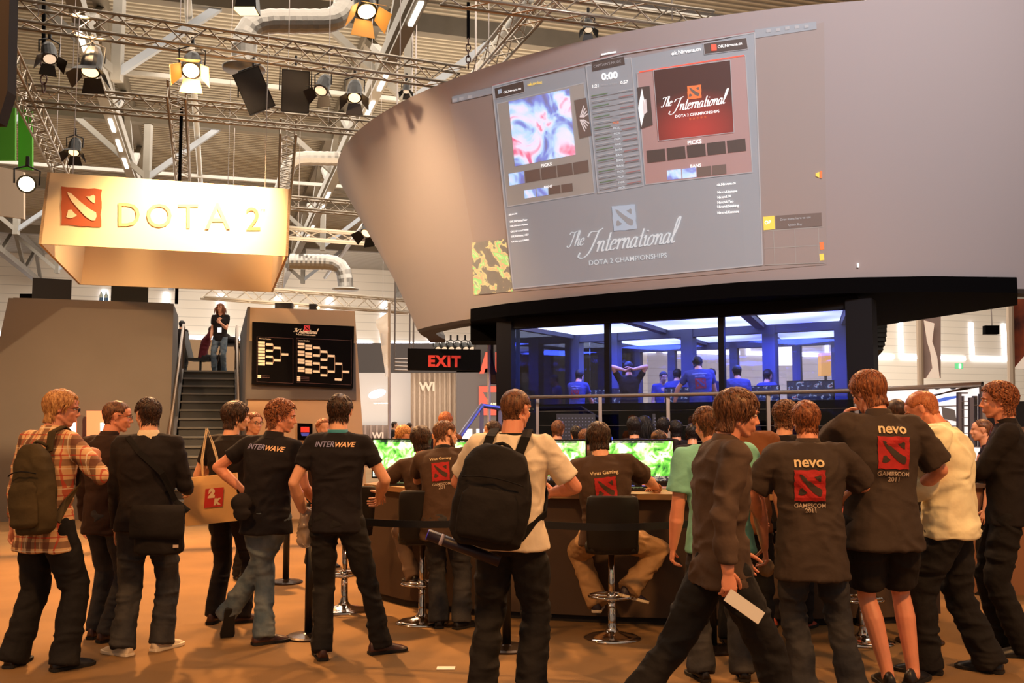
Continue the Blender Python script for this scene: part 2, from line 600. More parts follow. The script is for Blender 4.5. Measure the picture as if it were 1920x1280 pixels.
# big inclined tube struts between cross beams
for i, (v, lab) in enumerate(((26, 'cross beam of the roof nearest the camera'), (37, 'cross beam of the roof behind the nearest ducts'),
                              (49, 'cross beam of the roof in the middle of the hall'), (61, 'cross beam of the roof near the far wall'))):
    t = thing('roof_cross_beam', hall(0, v, 12.6), lab, 'beam')
    MB().beam(hall(-40, v, 12.9), hall(70, v, 12.9), .35, .55).build('beam', M_steel, t)
    for u in ((-9.2, -2.7, 4.9, 12.3, 22, 31, 38)):
        for sg in (-1, 1):
            MB().beam(hall(u, v, 10.6), hall(u + sg * 2.6, v, 12.8), .19, .19).build('strut', M_steelc if sg > 0 else M_steel, t)
        MB().beam(hall(u, v, 10.4), hall(u, v, 12.8), .24, .24).build('post', M_steel, t)

# smooth services pipes
M_pipe = mat('grey_pipe', (168, 164, 156), .4)
for u, v0, v1, z, r, lab in ((-1.0, 19, 70, 12.4, .10, 'thin grey service pipe under the roof deck'), (7.2, 22, 70, 12.2, .12, 'thin grey service pipe beside the drum')):
    tag(MB().tube([hall(u, v0, z), hall(u, v1, z)], r, 10).build('service_pipe', M_pipe, smooth=True), lab, 'pipe')
for v, z, lab in ((22.5, 12.6, 'pale square rail crossing under the roof, nearest one'), (31, 12.4, 'pale square rail crossing under the roof, middle one'), (43, 12.3, 'pale square rail crossing under the roof, farthest one')):
    tag(MB().beam(hall(-30, v, z), hall(40, v, z), .14, .14).build('ceiling_rail', M_pipe), lab, 'rail')

# fluorescent light strips under the girders
M_tube_on = mat('fluorescent_tube', (255, 255, 250), .4, emit=(255, 244, 225), es=3.0)
M_tray = mat('strip_housing', (120, 112, 100), .5)


def light_strip(u, v0, v1, z, lab, lit):
    t = thing('light_strip', hall(u, v0, z), lab, 'light')
    MB().beam(hall(u, v0, z), hall(u, v1, z), .30, .07).build('housing', M_tray, t)
    v = v0 + .3; k = 0
    while v < v1 - 2:
        if lit(k):
            MB().beam(hall(u, v, z - .06), hall(u, v + 1.3, z - .06), .12, .05).build('tube', M_tube_on, t)
        v += 2.3; k += 1


light_strip(4.1, 20, 50, 11.0, 'row of fluorescent tubes running back beside the big drum', lambda k: k % 3 != 1)
light_strip(-3.4, 24, 50, 11.0, 'row of fluorescent tubes running back above the white sign', lambda k: k % 4 != 2)

# silver spiral ducts
M_duct = mat('spiral_duct_metal', (150, 144, 136), .35, metal=.85, bump=.2, bscale=20)


def duct(pts, r, lab, vent=None):
    t = thing('ventilation_duct', pts[0], lab, 'duct')
    P = [Vector(p) for p in pts]; Q = [P[0]]
    for i in range(1, len(P) - 1):      # rounded elbows
        a = (P[i - 1] - P[i]).normalized(); c = (P[i + 1] - P[i]).normalized(); R = r * 2.2
        for t_ in (0, .25, .5, .75, 1):
            Q.append(P[i] + a * R * (1 - t_) ** 2 + c * R * t_ ** 2)
    Q.append(P[-1])
    pts2 = []; rr = []
    for i in range(len(Q) - 1):
        d = Q[i + 1] - Q[i]; n = max(1, int(d.length / .12)) if d.length > .9 else 2
        for j in range(n):
            pts2.append(Q[i] + d * (j / n)); rr.append(r * (1.03 if len(pts2) % 2 else .985))
    pts2.append(Q[-1]); rr.append(r)
    MB().tube(pts2, rr, 18).build('pipe', M_duct, t, smooth=False)
    if vent is not None:
        c = P[vent]; zc = -1
        MB().lathe(c + Vector((0, 0, -.16)), [(r * 1.7, 0), (r * 1.75, .05), (r * 1.0, .16)], 24).build('diffuser', M_duct, t, smooth=True)


A = at(458, 118, 20.5)
duct([A, at(458, 40, 20.5), at(648, 40, 21.5), at(650, -90, 22)], .27, 'silver spiral duct with an elbow at the top left of the hall roof', vent=0)
duct([at(528, 356, 33), at(545, 296, 33), at(760, 300, 34)], .25, 'silver spiral duct bending down beside the right truss leg')
duct([at(545, 490, 52), at(645, 492, 52), at(648, 538, 52)], .42, 'silver duct bending down above the bracket board, tinted by purple light', vent=2)

# ================================================================== THE ROUND SCREEN DRUM
DC = Vector((6.2, 21.8)); DZ0, DZ1, DRT = 3.5, 7.0, 10.08
_ra = np.radians([-200, -173, -163, -151, -140, -128, -118, -109, -99, -92, -84, -60, 0, 90, 160])
_rr = np.array([8.1, 8.1, 8.49, 8.33, 8.24, 8.15, 8.22, 8.40, 8.48, 8.46, 8.44, 8.4, 8.3, 8.2, 8.1])


def drum_r(th, z):
    while th > math.radians(160): th -= 2 * PI
    while th < math.radians(-200): th += 2 * PI
    rb = float(np.interp(th, _ra, _rr)); t = (z - DZ0) / (DZ1 - DZ0)
    return rb + (DRT - rb) * t


def drum_pt(th, z, off=0.0):
    r = drum_r(th, z) + off
    return Vector((DC.x + r * math.cos(th), DC.y + r * math.sin(th), z))


def drum_hit(px, py, off=0.0):
    """the place on the drum's skin seen in this direction; off lifts it outwards"""
    d = pray(px, py); o = Vector((0, 0, EYE))

    def g(t):
        p = o + d * t
        return math.hypot(p.x - DC.x, p.y - DC.y) - drum_r(math.atan2(p.y - DC.y, p.x - DC.x), p.z)
    t = 9.0; dt = .12
    while t < 30 and g(t) > 0: t += dt
    if t >= 30: return None
    a, c = t - dt, t
    for _ in range(24):
        mth = (a + c) / 2
        if g(mth) > 0: a = mth
        else: c = mth
    p = o + d * c
    th = math.atan2(p.y - DC.y, p.x - DC.x)
    return drum_pt(th, p.z, off)


M_drum = mat('projection_fabric', (178, 168, 168), .9, bump=.05, bscale=300)
M_rim = mat('drum_rim', (70, 62, 58), .7)
M_black = mat('black_molton', (8, 7, 8), .95, spec=.05)
t = thing('screen_drum', (DC.x, DC.y, DZ0), 'huge round grey projection drum hung above the glass booth', 'projection screen')
NTH = 180
ths = [math.radians(-179 + 186.0 * i / NTH) for i in range(NTH + 1)]
mb = MB()
R = [[drum_pt(th, DZ0 + (DZ1 - DZ0) * k / 6) for th in ths] for k in range(7)]
mb.rings(R, cap=False, close=False).build('projection_skin', M_drum, t, smooth=True)
mb = MB()
mb.rings([[drum_pt(th, DZ0, .0) for th in ths], [drum_pt(th, DZ0 - .06, -.02) for th in ths], [drum_pt(th, DZ0 - .06, -.36) for th in ths],
          [drum_pt(th, DZ0 + .02, -.40) for th in ths], [drum_pt(th, DZ1 - .5, -.5) for th in ths], [drum_pt(th, DZ1, -.05) for th in ths], [drum_pt(th, DZ1, .0) for th in ths]], cap=False, close=False)
for th in (ths[0], ths[-1]): mb.poly([drum_pt(th, DZ0, .0), drum_pt(th, DZ0 - .06, -.02), drum_pt(th, DZ0 - .06, -.36), drum_pt(th, DZ0 + .02, -.40), drum_pt(th, DZ1 - .5, -.5), drum_pt(th, DZ1, -.05), drum_pt(th, DZ1, .0)])
mb.build('bottom_rim', M_rim, t, smooth=False)

# black roof slab of the booth right under the drum
slab = [atz(882, 602, 3.42), atz(955, 592, 3.42), atz(1150, 575, 3.42), atz(1400, 556, 3.42), atz(1610, 549, 3.42), atz(1750, 547, 3.42), atz(1908, 549, 3.42), atz(1908, 572, 3.42), atz(1700, 603, 3.42), atz(1612, 616, 3.42), atz(1300, 640, 3.42), atz(888, 640, 3.42)]
tag(MB().prism(slab, (0, 0, .22)).build('booth_roof', M_black), 'black roof slab between the drum and the glass booth', 'roof')

# ------------------------------------------------------------------ what is projected on it
_ca = [at(1, 1, 1)]
SE = {}


def sem(key, c, es, base=None):
    if key not in SE:
        SE[key] = mat('projected_' + key, base or (150, 142, 140), .9, emit=c, es=es)
    return SE[key]


PT = thing('projected_picture', drum_hit(1180, 300, .03), 'projected game draft screen with portraits, lists and lettering on the grey drum', 'projection')
Q = [(926, 163), (1415, 63), (1430, 497), (965, 541)]     # window corners TL TR BR BL


def qmap(u, v, off=.02):
    """u 0..1 left to right, v 0..1 top to bottom, inside the projected window"""
    x = (Q[0][0] * (1 - u) + Q[1][0] * u) * (1 - v) + (Q[3][0] * (1 - u) + Q[2][0] * u) * v
    y = (Q[0][1] * (1 - u) + Q[1][1] * u) * (1 - v) + (Q[3][1] * (1 - u) + Q[2][1] * u) * v
    y += -10 * math.sin(PI * min(max(u, 0), 1)) * (1 - v) * .35
    return drum_hit(x, y, off)


def lay(n):
    return lambda u, v: qmap(u, 1 - v, n)


def inv(px, py):
    """window coordinates of a spot"""
    u, v = .5, .5
    for _ in range(30):
        x = (Q[0][0] * (1 - u) + Q[1][0] * u) * (1 - v) + (Q[3][0] * (1 - u) + Q[2][0] * u) * v
        y = (Q[0][1] * (1 - u) + Q[1][1] * u) * (1 - v) + (Q[3][1] * (1 - u) + Q[2][1] * u) * v
        y += -10 * math.sin(PI * min(max(u, 0), 1)) * (1 - v) * .35
        u += (px - x) / 480.0; v += (py - y - (px - x) * -.15) / 430.0
    return u, v


def quad(name, P, m, off, nx=6, ny=4, parent=PT):
    """P: 4 spots TL TR BR BL on the photograph's screen, mapped to the drum skin"""
    vs = []
    for j in range(ny + 1):
        for i in range(nx + 1):
            u, v = i / nx, j / ny
            x = (P[0][0] * (1 - u) + P[1][0] * u) * (1 - v) + (P[3][0] * (1 - u) + P[2][0] * u) * v
            y = (P[0][1] * (1 - u) + P[1][1] * u) * (1 - v) + (P[3][1] * (1 - u) + P[2][1] * u) * v
            vs.append(drum_hit(x, y, off))
    fs = [(j * (nx + 1) + i, (j + 1) * (nx + 1) + i, (j + 1) * (nx + 1) + i + 1, j * (nx + 1) + i + 1) for j in range(ny) for i in range(nx)]
    mb = MB()._add(vs, fs)
    return mb.build(name, m, parent)


def lines(name, segs, m, off, w=1.3, parent=PT):
    """thin strokes between spots"""
    mb = MB()
    for (a, c) in segs:
        a = Vector(a); c = Vector(c); d = (c - a); n = max(1, int(d.length / 40)); d.normalize(); nn = Vector((-d.y, d.x)) * w / 2
        for i in range(n):
            p = a + (c - a) * (i / n); q = a + (c - a) * ((i + 1) / n)
            mb._add([drum_hit(*(p + nn), off), drum_hit(*(q + nn), off), drum_hit(*(q - nn), off), drum_hit(*(p - nn), off)], [(0, 1, 2, 3)])
    return mb.build(name, m, parent)


def smap(x0, y0, x1, y1, off):
    """text map: u along (x0,y0)->(x1,y1) in units of its length, v up"""
    a = Vector((x0, y0)); d = Vector((x1, y1)) - a; nrm = Vector((d.y, -d.x))
    # letters stay upright on the screen
    nrm = Vector((-.06 * d.length, -d.length))
    return lambda u, v: drum_hit(a.x + d.x * u + nrm.x * v, a.y + d.y * u + nrm.y * v, off)


def stext(name, s, x0, y0, x1, y1, m, off=.05, shear=0, bold=0, asp=1.0, parent=PT):
    mb = MB(); put_text(mb, s, smap(x0, y0, x1, y1, off), 0, 0, w=1.0, shear=shear, bold=bold, asp=asp)
    return mb.build(name, m, parent)


def sscript(s, x0, y0, x1, y1, m, off, wd):
    mb = MB(); put_script(mb, s, smap(x0, y0, x1, y1, off), wd); return mb.build('script_word', m, PT)


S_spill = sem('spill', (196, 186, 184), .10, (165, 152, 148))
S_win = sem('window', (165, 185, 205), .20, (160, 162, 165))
S_panel = sem('panel', (200, 200, 195), .18, (165, 160, 156))
S_redpanel = sem('red_panel', (235, 160, 160), .20, (168, 152, 150))
S_dark = sem('dark', (60, 52, 50), .06, (138, 126, 121))
S_dark2 = sem('darker', (50, 40, 38), .03, (106, 97, 94))
S_line = sem('line', (215, 218, 225), .30, (160, 156, 155))
S_white = sem('white', (255, 252, 250), .95, (190, 188, 188))
S_soft = sem('soft_white', (225, 238, 245), .50, (180, 182, 186))
S_green = sem('green', (120, 190, 110), .16, (120, 130, 115))
S_pink = sem('pink', (230, 130, 130), .22, (150, 130, 130))
S_orange = sem('orange', (255, 120, 50), .6, (180, 120, 90))
S_red = sem('red', (255, 90, 60), .75, (200, 100, 90))
S_yel = sem('yellow', (255, 210, 60), .7, (200, 180, 110))
S_logo = sem('logo', (190, 215, 240), .36, (165, 175, 190))

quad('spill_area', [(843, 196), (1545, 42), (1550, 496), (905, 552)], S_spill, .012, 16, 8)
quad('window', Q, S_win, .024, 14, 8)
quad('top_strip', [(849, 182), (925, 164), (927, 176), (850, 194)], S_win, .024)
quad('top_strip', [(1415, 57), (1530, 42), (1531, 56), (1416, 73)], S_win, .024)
lines('window_border', [((926, 163), (1170, 102)), ((1170, 102), (1415, 63)), ((1415, 63), (1430, 497)), ((1430, 497), (965, 541)), ((965, 541), (926, 163))], S_line, .034, 2.2)
lines('red_trim', [((926, 161), (1170, 100)), ((1170, 100), (1415, 61))], S_pink, .036, 1.6)
# left side
quad('left_panel', [(935, 196), (1097, 157), (1117, 362), (955, 388)], S_panel, .034)
lines('panel_border', [((935, 196), (1097, 157)), ((1097, 157), (1117, 362)), ((1117, 362), (955, 388)), ((955, 388), (935, 196))], S_line, .042, 1.5)
M_art = emit_ramp('projected_art', [(.30, (60, 50, 110)), (.42, (70, 110, 215)), (.5, (170, 215, 255)), (.58, (235, 225, 255)), (.66, (235, 70, 130)), (.75, (70, 60, 150))], 1.9, 3, .95, .35, 1.2)
quad('artwork', [(957, 192), (1070, 168), (1082, 291), (969, 313)], M_art, .046, 8, 8)
quad('name_plate', [(930, 167), (985, 153), (987, 174), (932, 187)], S_dark2, .036)
lines('name_plate_border', [((930, 167), (985, 153)), ((985, 153), (987, 174)), ((987, 174), (932, 187)), ((932, 187), (930, 167))], S_line, .044, 1)
stext('name', 'OK.Nirvana.int', 948, 177, 981, 169, S_white, .05, bold=.02)
MB_ = MB()
cpt = drum_hit(941, 173, .05)
quad('round_badge', [(937, 170), (944, 168), (945, 176), (938, 178)], S_logo, .048, 1, 1)
stext('team_name', 'ok.nv.int', 993, 163, 1020, 158, S_yel, .05, bold=.03)
stext('caption', 'PICKS', 1018, 315, 1038, 311, S_white, .05, bold=.02)
stext('caption', 'BANS', 1024, 354, 1039, 352, S_white, .05, bold=.02)
for i in range(5):
    x0 = 957 + i * 30; y0 = 327 - i * 5.2
    q = [(x0, y0), (x0 + 28, y0 - 5), (x0 + 30, y0 + 17), (x0 + 2, y0 + 22)]
    quad('pick_slot', q, M_art if i == 0 else S_dark, .044, 2, 2)
for i in range(4):
    x0 = 986 + i * 23; y0 = 358 - i * 3.6
    quad('ban_slot', [(x0, y0), (x0 + 21, y0 - 3), (x0 + 22, y0 + 12), (x0 + 1, y0 + 15)], M_art if i < 2 else S_dark, .044, 2, 2)
# centre list
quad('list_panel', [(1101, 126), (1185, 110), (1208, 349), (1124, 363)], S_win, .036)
lines('list_border', [((1101, 126), (1185, 110)), ((1185, 110), (1208, 349)), ((1208, 349), (1124, 363)), ((1124, 363), (1101, 126))], S_line, .044, 1.8)
quad('list_title_plate', [(1112, 119), (1172, 108), (1174, 123), (1113, 136)], S_dark2, .046)
stext('list_title', "CAPTAIN'S MODE", 1116, 129, 1167, 119, S_line, .052)
stext('clock', '0:00', 1131, 153, 1161, 149, S_white, .052, bold=.04)
stext('clock_small', '1:21', 1114, 167, 1125, 165, S_white, .052, bold=.02)
stext('clock_small', '0:57', 1166, 160, 1180, 158, S_white, .052, bold=.02)
stext('clock_caption', 'BONUS TIME', 1131, 164, 1160, 160, S_line, .052)
rows = ['BAN', 'BAN', 'BAN', 'BAN', 'PICK', 'PICK', 'PICK', 'PICK', 'PICK', 'PICK', 'BAN', 'BAN', 'BAN', 'BAN', 'PICK', 'PICK', 'PICK', 'PICK']
for i, s in enumerate(rows):
    y = 176 + i * 10.1; x = 1110 + i * .95
    ms = S_orange if i == 5 else (S_win if i < 5 else S_soft)
    if i >= 4: stext('list_word', s, x + 37, y + 8, x + 49, y + 6, ms, .052, bold=.02)
    lines('list_bar', [((x + 2, y + 6), (x + 32, y + .5))], S_green if i % 2 == 0 else S_line, .05, 1.8)
    lines('list_bar', [((x + 52, y - 2), (x + 78, y - 7))], S_pink if i % 2 else S_line, .05, 1.8)
    lines('list_rule', [((x + 1, y + 10), (x + 79, y - 4))], S_dark, .048, .8)
# shield buttons
S_metal = sem('bronze', (190, 180, 170), .18, (145, 135, 128))
S_metal2 = sem('silver', (255, 240, 240), .5, (175, 165, 165))
quad('side_button', [(1080, 190), (1102, 185), (1112, 256), (1090, 261)], S_dark, .05, 2, 4)
quad('side_button', [(1197, 166), (1220, 163), (1226, 236), (1203, 244)], S_dark2, .05, 2, 4)
for k in range(4):
    lines('winged_mark', [((1091 + k * 2, 222), (1098 + k * 2.6, 200 + k * 5)), ((1091 + k * 2, 226), (1100 + k * 2.6, 248 - k * 5))], S_metal2, .056, 2)
quad('arrow_mark', [(1199, 205), (1206, 168), (1213, 204), (1205, 240)], S_white, .056, 1, 1)
quad('arrow_mark', [(1207, 190), (1214, 188), (1216, 212), (1209, 218)], S_metal2, .056, 1, 1)
# right side
quad('right_panel', [(1196, 138), (1398, 106), (1411, 324), (1212, 347)], S_redpanel, .034)
lines('panel_border', [((1196, 138), (1398, 106)), ((1398, 106), (1411, 324)), ((1411, 324), (1212, 347)), ((1212, 347), (1196, 138))], S_line, .042, 1.5)
lines('red_trim', [((1200, 137), (1396, 106))], S_red, .044, 2.4)
M_rg = bpy.data.materials.new('projected_red_glow'); M_rg.use_nodes = True
nt = M_rg.node_tree; N = nt.nodes; L = nt.links; b = N['Principled BSDF']; b.inputs['Base Color'].default_value = lin((95, 75, 72)) + (1,)
tc = N.new('ShaderNodeTexCoord'); mp = N.new('ShaderNodeMapping'); gr = N.new('ShaderNodeTexGradient'); gr.gradient_type = 'SPHERICAL'
mp.inputs['Scale'].default_value = (1.2, 1.2, 1.9)
mp.inputs['Location'].default_value = (0, 0, .55)
L.new(tc.outputs['Object'], mp.inputs[0]); L.new(mp.outputs[0], gr.inputs[0])
cr = N.new('ShaderNodeValToRGB'); cr.color_ramp.elements[0].color = lin((50, 30, 30)) + (1,); cr.color_ramp.elements[1].color = lin((255, 70, 60)) + (1,)
L.new(gr.outputs[0], cr.inputs[0]); L.new(cr.outputs[0], b.inputs['Emission Color']); b.inputs['Emission Strength'].default_value = .55
o = quad('championship_plate', [(1227, 134), (1370, 115), (1377, 250), (1237, 266)], M_rg, .046, 6, 6)
c0 = drum_hit(1302, 205, .046)
mw = c0 - wloc(PT)
o.data.transform(Matrix.Translation(-mw)); o.location = mw
lines('plate_border', [((1227, 134), (1370, 115)), ((1370, 115), (1377, 250)), ((1377, 250), (1237, 266)), ((1237, 266), (1227, 134))], S_line, .052, 1.2)
mb = MB(); put_emblem(mb, lambda u, v: drum_hit(1290 + 26 * u + 1 * (1 - v), 189 - 25 * v - 3 * u, .056), 0, 1, 1, lift=lambda u, v: drum_hit(1290 + 26 * u, 189 - 25 * v - 3 * u, .06))
mb.build('emblem', [S_orange, S_dark], PT)
sscript('The', 1242, 203, 1261, 200, S_white, .056, .2)
sscript('International', 1264, 211, 1360, 196, S_white, .056, .2)
stext('subtitle', 'DOTA 2 CHAMPIONSHIPS', 1268, 223, 1350, 213, S_white, .056, bold=.02)
stext('sparks', '* * * * *', 1294, 231, 1326, 226, S_orange, .056)
stext('caption', 'PICKS', 1291, 273, 1317, 270, S_white, .05, bold=.02)
stext('caption', 'BANS', 1296, 316, 1316, 314, S_white, .05, bold=.02)
for i in range(5):
    x0 = 1214 + i * 37.4; y0 = 284 - i * 4.7
    quad('pick_slot', [(x0, y0), (x0 + 34, y0 - 4), (x0 + 36, y0 + 19), (x0 + 2, y0 + 23)], S_dark2, .044, 2, 2)
for i in range(4):
    x0 = 1252 + i * 28; y0 = 321 - i * 3
    quad('ban_slot', [(x0, y0), (x0 + 26, y0 - 3), (x0 + 27, y0 + 15), (x0 + 1, y0 + 18)], M_art if i < 2 else S_dark, .044, 2, 2)
quad('name_plate', [(1320, 84), (1400, 73), (1403, 94), (1322, 104)], S_dark2, .036)
lines('name_plate_border', [((1320, 84), (1400, 73)), ((1400, 73), (1403, 94)), ((1403, 94), (1322, 104)), ((1322, 104), (1320, 84))], S_line, .044, 1)
stext('name', 'OK.Nirvana.cn', 1347, 93, 1392, 86, S_white, .05, bold=.02)
quad('round_badge', [(1334, 86), (1344, 85), (1345, 97), (1335, 98)], S_red, .048, 1, 1)
stext('team_name', 'ok.Nirvana.cn', 1261, 106, 1315, 97, S_white, .05, bold=.02)
# lower part
mb = MB(); put_emblem(mb, lambda u, v: drum_hit(1149 + 43 * u + 4 * (1 - v), 434 - 46 * v - 4 * u, .04), 0, 1, 1, lift=lambda u, v: drum_hit(1149 + 43 * u + 4 * (1 - v), 434 - 46 * v - 4 * u, .046))
mb.build('emblem', [S_logo, S_win], PT)
sscript('The', 1066, 464, 1096, 460, S_soft, .04, .16)
sscript('International', 1100, 475, 1266, 455, S_soft, .04, .17)
stext('subtitle', 'DOTA 2 CHAMPIONSHIPS', 1107, 498, 1252, 483, S_soft, .04, bold=.005)
for i, s in enumerate(('OK.Nirvana.Fear', 'OK.Nirvana.Pajkatt', 'OK.Nirvana.CWM', 'OK.Nirvana.1437', 'OK.Nirvana.LEMEX')):
    stext('player_name', s, 959 + i * .8, 418 + i * 9.3, 959 + 33 + i * .8, 414 + i * 9.3, S_white, .04, bold=.03)
stext('team_name', 'ok.nv.int', 957, 405, 973, 402, S_white, .04, bold=.03)
stext('team_name', 'ok.Nirvana.cn', 1345, 350, 1380, 346, S_white, .04, bold=.03)
for i, s in enumerate(('Nv.cnd.banana', 'Nv.cnd.Di', 'Nv.cnd.Yao', 'Nv.cnd.Seeking', 'Nv.cnd.Kunnoe')):
    stext('player_name', s, 1346, 364 + i * 9.6, 1346 + (37, 25, 30, 40, 40)[i], 361 + i * 9.6, S_white, .04, bold=.03)
# outer bits
M_map = emit_ramp('projected_map', [(.36, (60, 55, 45)), (.5, (90, 75, 55)), (.53, (250, 225, 130)), (.58, (255, 170, 110)), (.61, (120, 240, 90)), (.68, (240, 250, 150)), (.75, (60, 50, 40))], 4.5, 8, .75, .3, .6)
quad('little_map', [(886, 455), (950, 448), (963, 546), (890, 553)], M_map, .02, 5, 5)
quad('shop_button', [(1431, 407), (1452, 405), (1453, 430), (1432, 432)], S_yel, .02, 1, 1)
stext('shop_word', 'OP', 1434, 421, 1446, 420, S_white, .026, bold=.03)
quad('shop_strip', [(1454, 405), (1540, 399), (1541, 424), (1455, 430)], S_dark, .02)
stext('shop_text', 'Drag items here to use', 1463, 416, 1520, 411, S_line, .026, bold=.02)
stext('shop_text', 'Quick Buy', 1478, 426, 1504, 424, S_line, .026, bold=.02)
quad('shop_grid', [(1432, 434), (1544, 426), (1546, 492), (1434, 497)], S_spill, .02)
lines('shop_grid_line', [((1432, 434), (1544, 426)), ((1433, 466), (1545, 460)), ((1434, 497), (1546, 493)), ((1450, 433), (1453, 496)), ((1490, 430), (1492, 494)), ((1534, 428), (1536, 493))], S_panel, .026, 1.2)
quad('shop_item', [(1536, 455), (1544, 454), (1545, 468), (1537, 469)], S_orange, .028, 1, 1)
quad('shop_item', [(1536, 477), (1544, 476), (1545, 488), (1537, 489)], S_yel, .028, 1, 1)
quad('sound_mark', [(1529, 326), (1536, 323), (1536, 334), (1529, 331)], S_yel, .03, 1, 1)
quad('sound_mark', [(1537, 321), (1541, 321), (1541, 335), (1537, 335)], S_orange, .03, 1, 1)
quad('pointer', [(1606, 494), (1610, 494), (1610, 502), (1606, 502)], S_white, .03, 1, 1)
for x, y in ((852, 186), (864, 183), (880, 180), (1437, 57), (1455, 55), (1472, 52), (1490, 50), (1508, 49)):
    quad('menu_icon', [(x, y), (x + 8, y - 1), (x + 8, y + 5), (x, y + 6)], S_line, .034, 1, 1)
quad('top_glint', [(1130, 103), (1158, 98), (1158, 101), (1130, 106)], S_white, .05, 2, 1)

# ================================================================== GLASS BOOTH
BO = Vector((.02, 16.55, 0)); BB = Vector((.858, -.513, 0)).normalized(); BN = Vector((.513, .858, 0)).normalized()
BW = 5.65; BF = 1.05; BT = 3.36


def bth(u, n, z):
    return BO + BB * u * (1 - .045 * max(n, 0)) + BN * n + Vector((0, 0, z))      # the side walls close in towards the back


M_alu = mat('dark_anodised_frame', (20, 19, 24), .6, spec=.15)
M_blueframe = mat('frame_in_blue', (70, 74, 110), .6)
M_glassf = glass_mat('booth_glass', (240, 242, 252), .10)
M_grey_plinth = mat('plinth_grey', (44, 42, 46), .8)
t = thing('platform', bth(BW / 2, 2, 0), 'raised platform that carries the glass booth', 'platform')
MB().prism([bth(-.6, -.25, 0), bth(BW + .6, -.25, 0), bth(BW + .6, 6.4, 0), bth(-.6, 6.4, 0)], (0, 0, BF)).build('deck', M_grey_plinth, t)

booth = thing('glass_booth', bth(BW / 2, 0, BF), 'blue-lit glass player booth under the round drum', 'booth')


def col_(u, n, w=.14, m=M_alu, z1=BT, name='column', dn=None):
    MB().obox(bth(u, n, (BF + z1) / 2), BB, BN, Vector((0, 0, 1)), w / 2, (dn or w) / 2, (z1 - BF) / 2).build(name, m, booth)


def bar_(u0, n0, u1, n1, z, w=.14, h=.16, m=M_alu, name='beam'):
    MB().beam(bth(u0, n0, z), bth(u1, n1, z), w, h).build(name, m, booth)


col_(-.10, 0, .30); col_(BW + .12, 0, .36)
col_(1.80, 0, .09); col_(3.72, 0, .09)
bar_(-.1, 0, BW + .1, 0, BT - .02, .16, .20); bar_(-.1, 0, BW + .1, 0, BF + .05, .1, .1)
R1, R2 = 2.3, 5.3
for n, us in ((R1, (.05, .95, 2.6, 4.25, 5.6)), (R2, (.05, 1.1, 2.9, 4.6, 5.6))):
    for u in us: col_(u, n, .22 if n == R1 else .16, M_blueframe)
    bar_(0, n, BW, n, BT - .09, .16, .2, M_blueframe); bar_(0, n, BW, n, BF + .05, .1, .1, M_blueframe)
for n0, n1 in ((0, R1), (R1, R2)):
    bar_(0, n0, 0, n1, BT - .05, .12, .14, M_blueframe); bar_(BW, n0, BW, n1, BT - .05, .12, .14, M_blueframe)


def pane(u0, n0, u1, n1, z0=BF + .1, z1=BT - .12):
    MB().beam(bth(u0, n0, (z0 + z1) / 2), bth(u1, n1, (z0 + z1) / 2), .012, z1 - z0).build('glass_pane', M_glassf, booth)


for a, c in ((.05, 1.76), (1.84, 3.68), (3.76, BW - .06)): pane(a, 0, c, 0)
for n, us in ((R1, (.16, .84, 2.49, 4.14, 5.49)), (R2, (.13, 1.02, 2.82, 4.52, 5.52))):
    for a, c in zip(us[:-1], us[1:]): pane(a + .22, n, c, n)
pane(0, .1, 0, R1 - .1); pane(0, R1 + .1, 0, R2 - .1); pane(BW, .1, BW, R1 - .1); pane(BW, R1 + .1, BW, R2 - .1)
# luminous stretch ceiling and dark beams across it
M_lumi = mat('luminous_ceiling', (235, 238, 255), .6, emit=(214, 220, 255), es=2.6)
nt = M_lumi.node_tree; N = nt.nodes; L = nt.links; b = N['Principled BSDF']
tc = N.new('ShaderNodeTexCoord'); n_ = N.new('ShaderNodeTexNoise'); n_.inputs['Scale'].default_value = .55; n_.inputs['Detail'].default_value = 1
L.new(tc.outputs['Object'], n_.inputs['Vector'])
cr = N.new('ShaderNodeValToRGB'); cr.color_ramp.elements[0].position = .25; cr.color_ramp.elements[0].color = lin((90, 100, 235)) + (1,)
cr.color_ramp.elements[1].position = .50; cr.color_ramp.elements[1].color = lin((222, 232, 255)) + (1,)
L.new(n_.outputs[0], cr.inputs[0]); L.new(cr.outputs[0], b.inputs['Emission Color'])
for n0, n1 in ((.1, R1 - .1), (R1 + .12, R2 - .1)):
    for (a, c) in ((.1, 1.95), (2.2, 3.95), (4.2, BW - .1)):
        MB().prism([bth(a, n0, BT - .05), bth(c, n0, BT - .05), bth(c, n1, BT - .05), bth(a, n1, BT - .05)], (0, 0, .03)).build('luminous_panel', M_lumi, booth)
    for u in (2.07, 4.07): bar_(u, n0, u, n1, BT - .07, .16, .07, M_blueframe, 'ceiling_beam')
for n in (1.2, 3.8):
    for u in (1.4, 4.2):
        lamp('booth_light', 'AREA', bth(u, n, BT - .25), bth(u, n, 0), 110, (.06, .12, 1.0), 1.2)

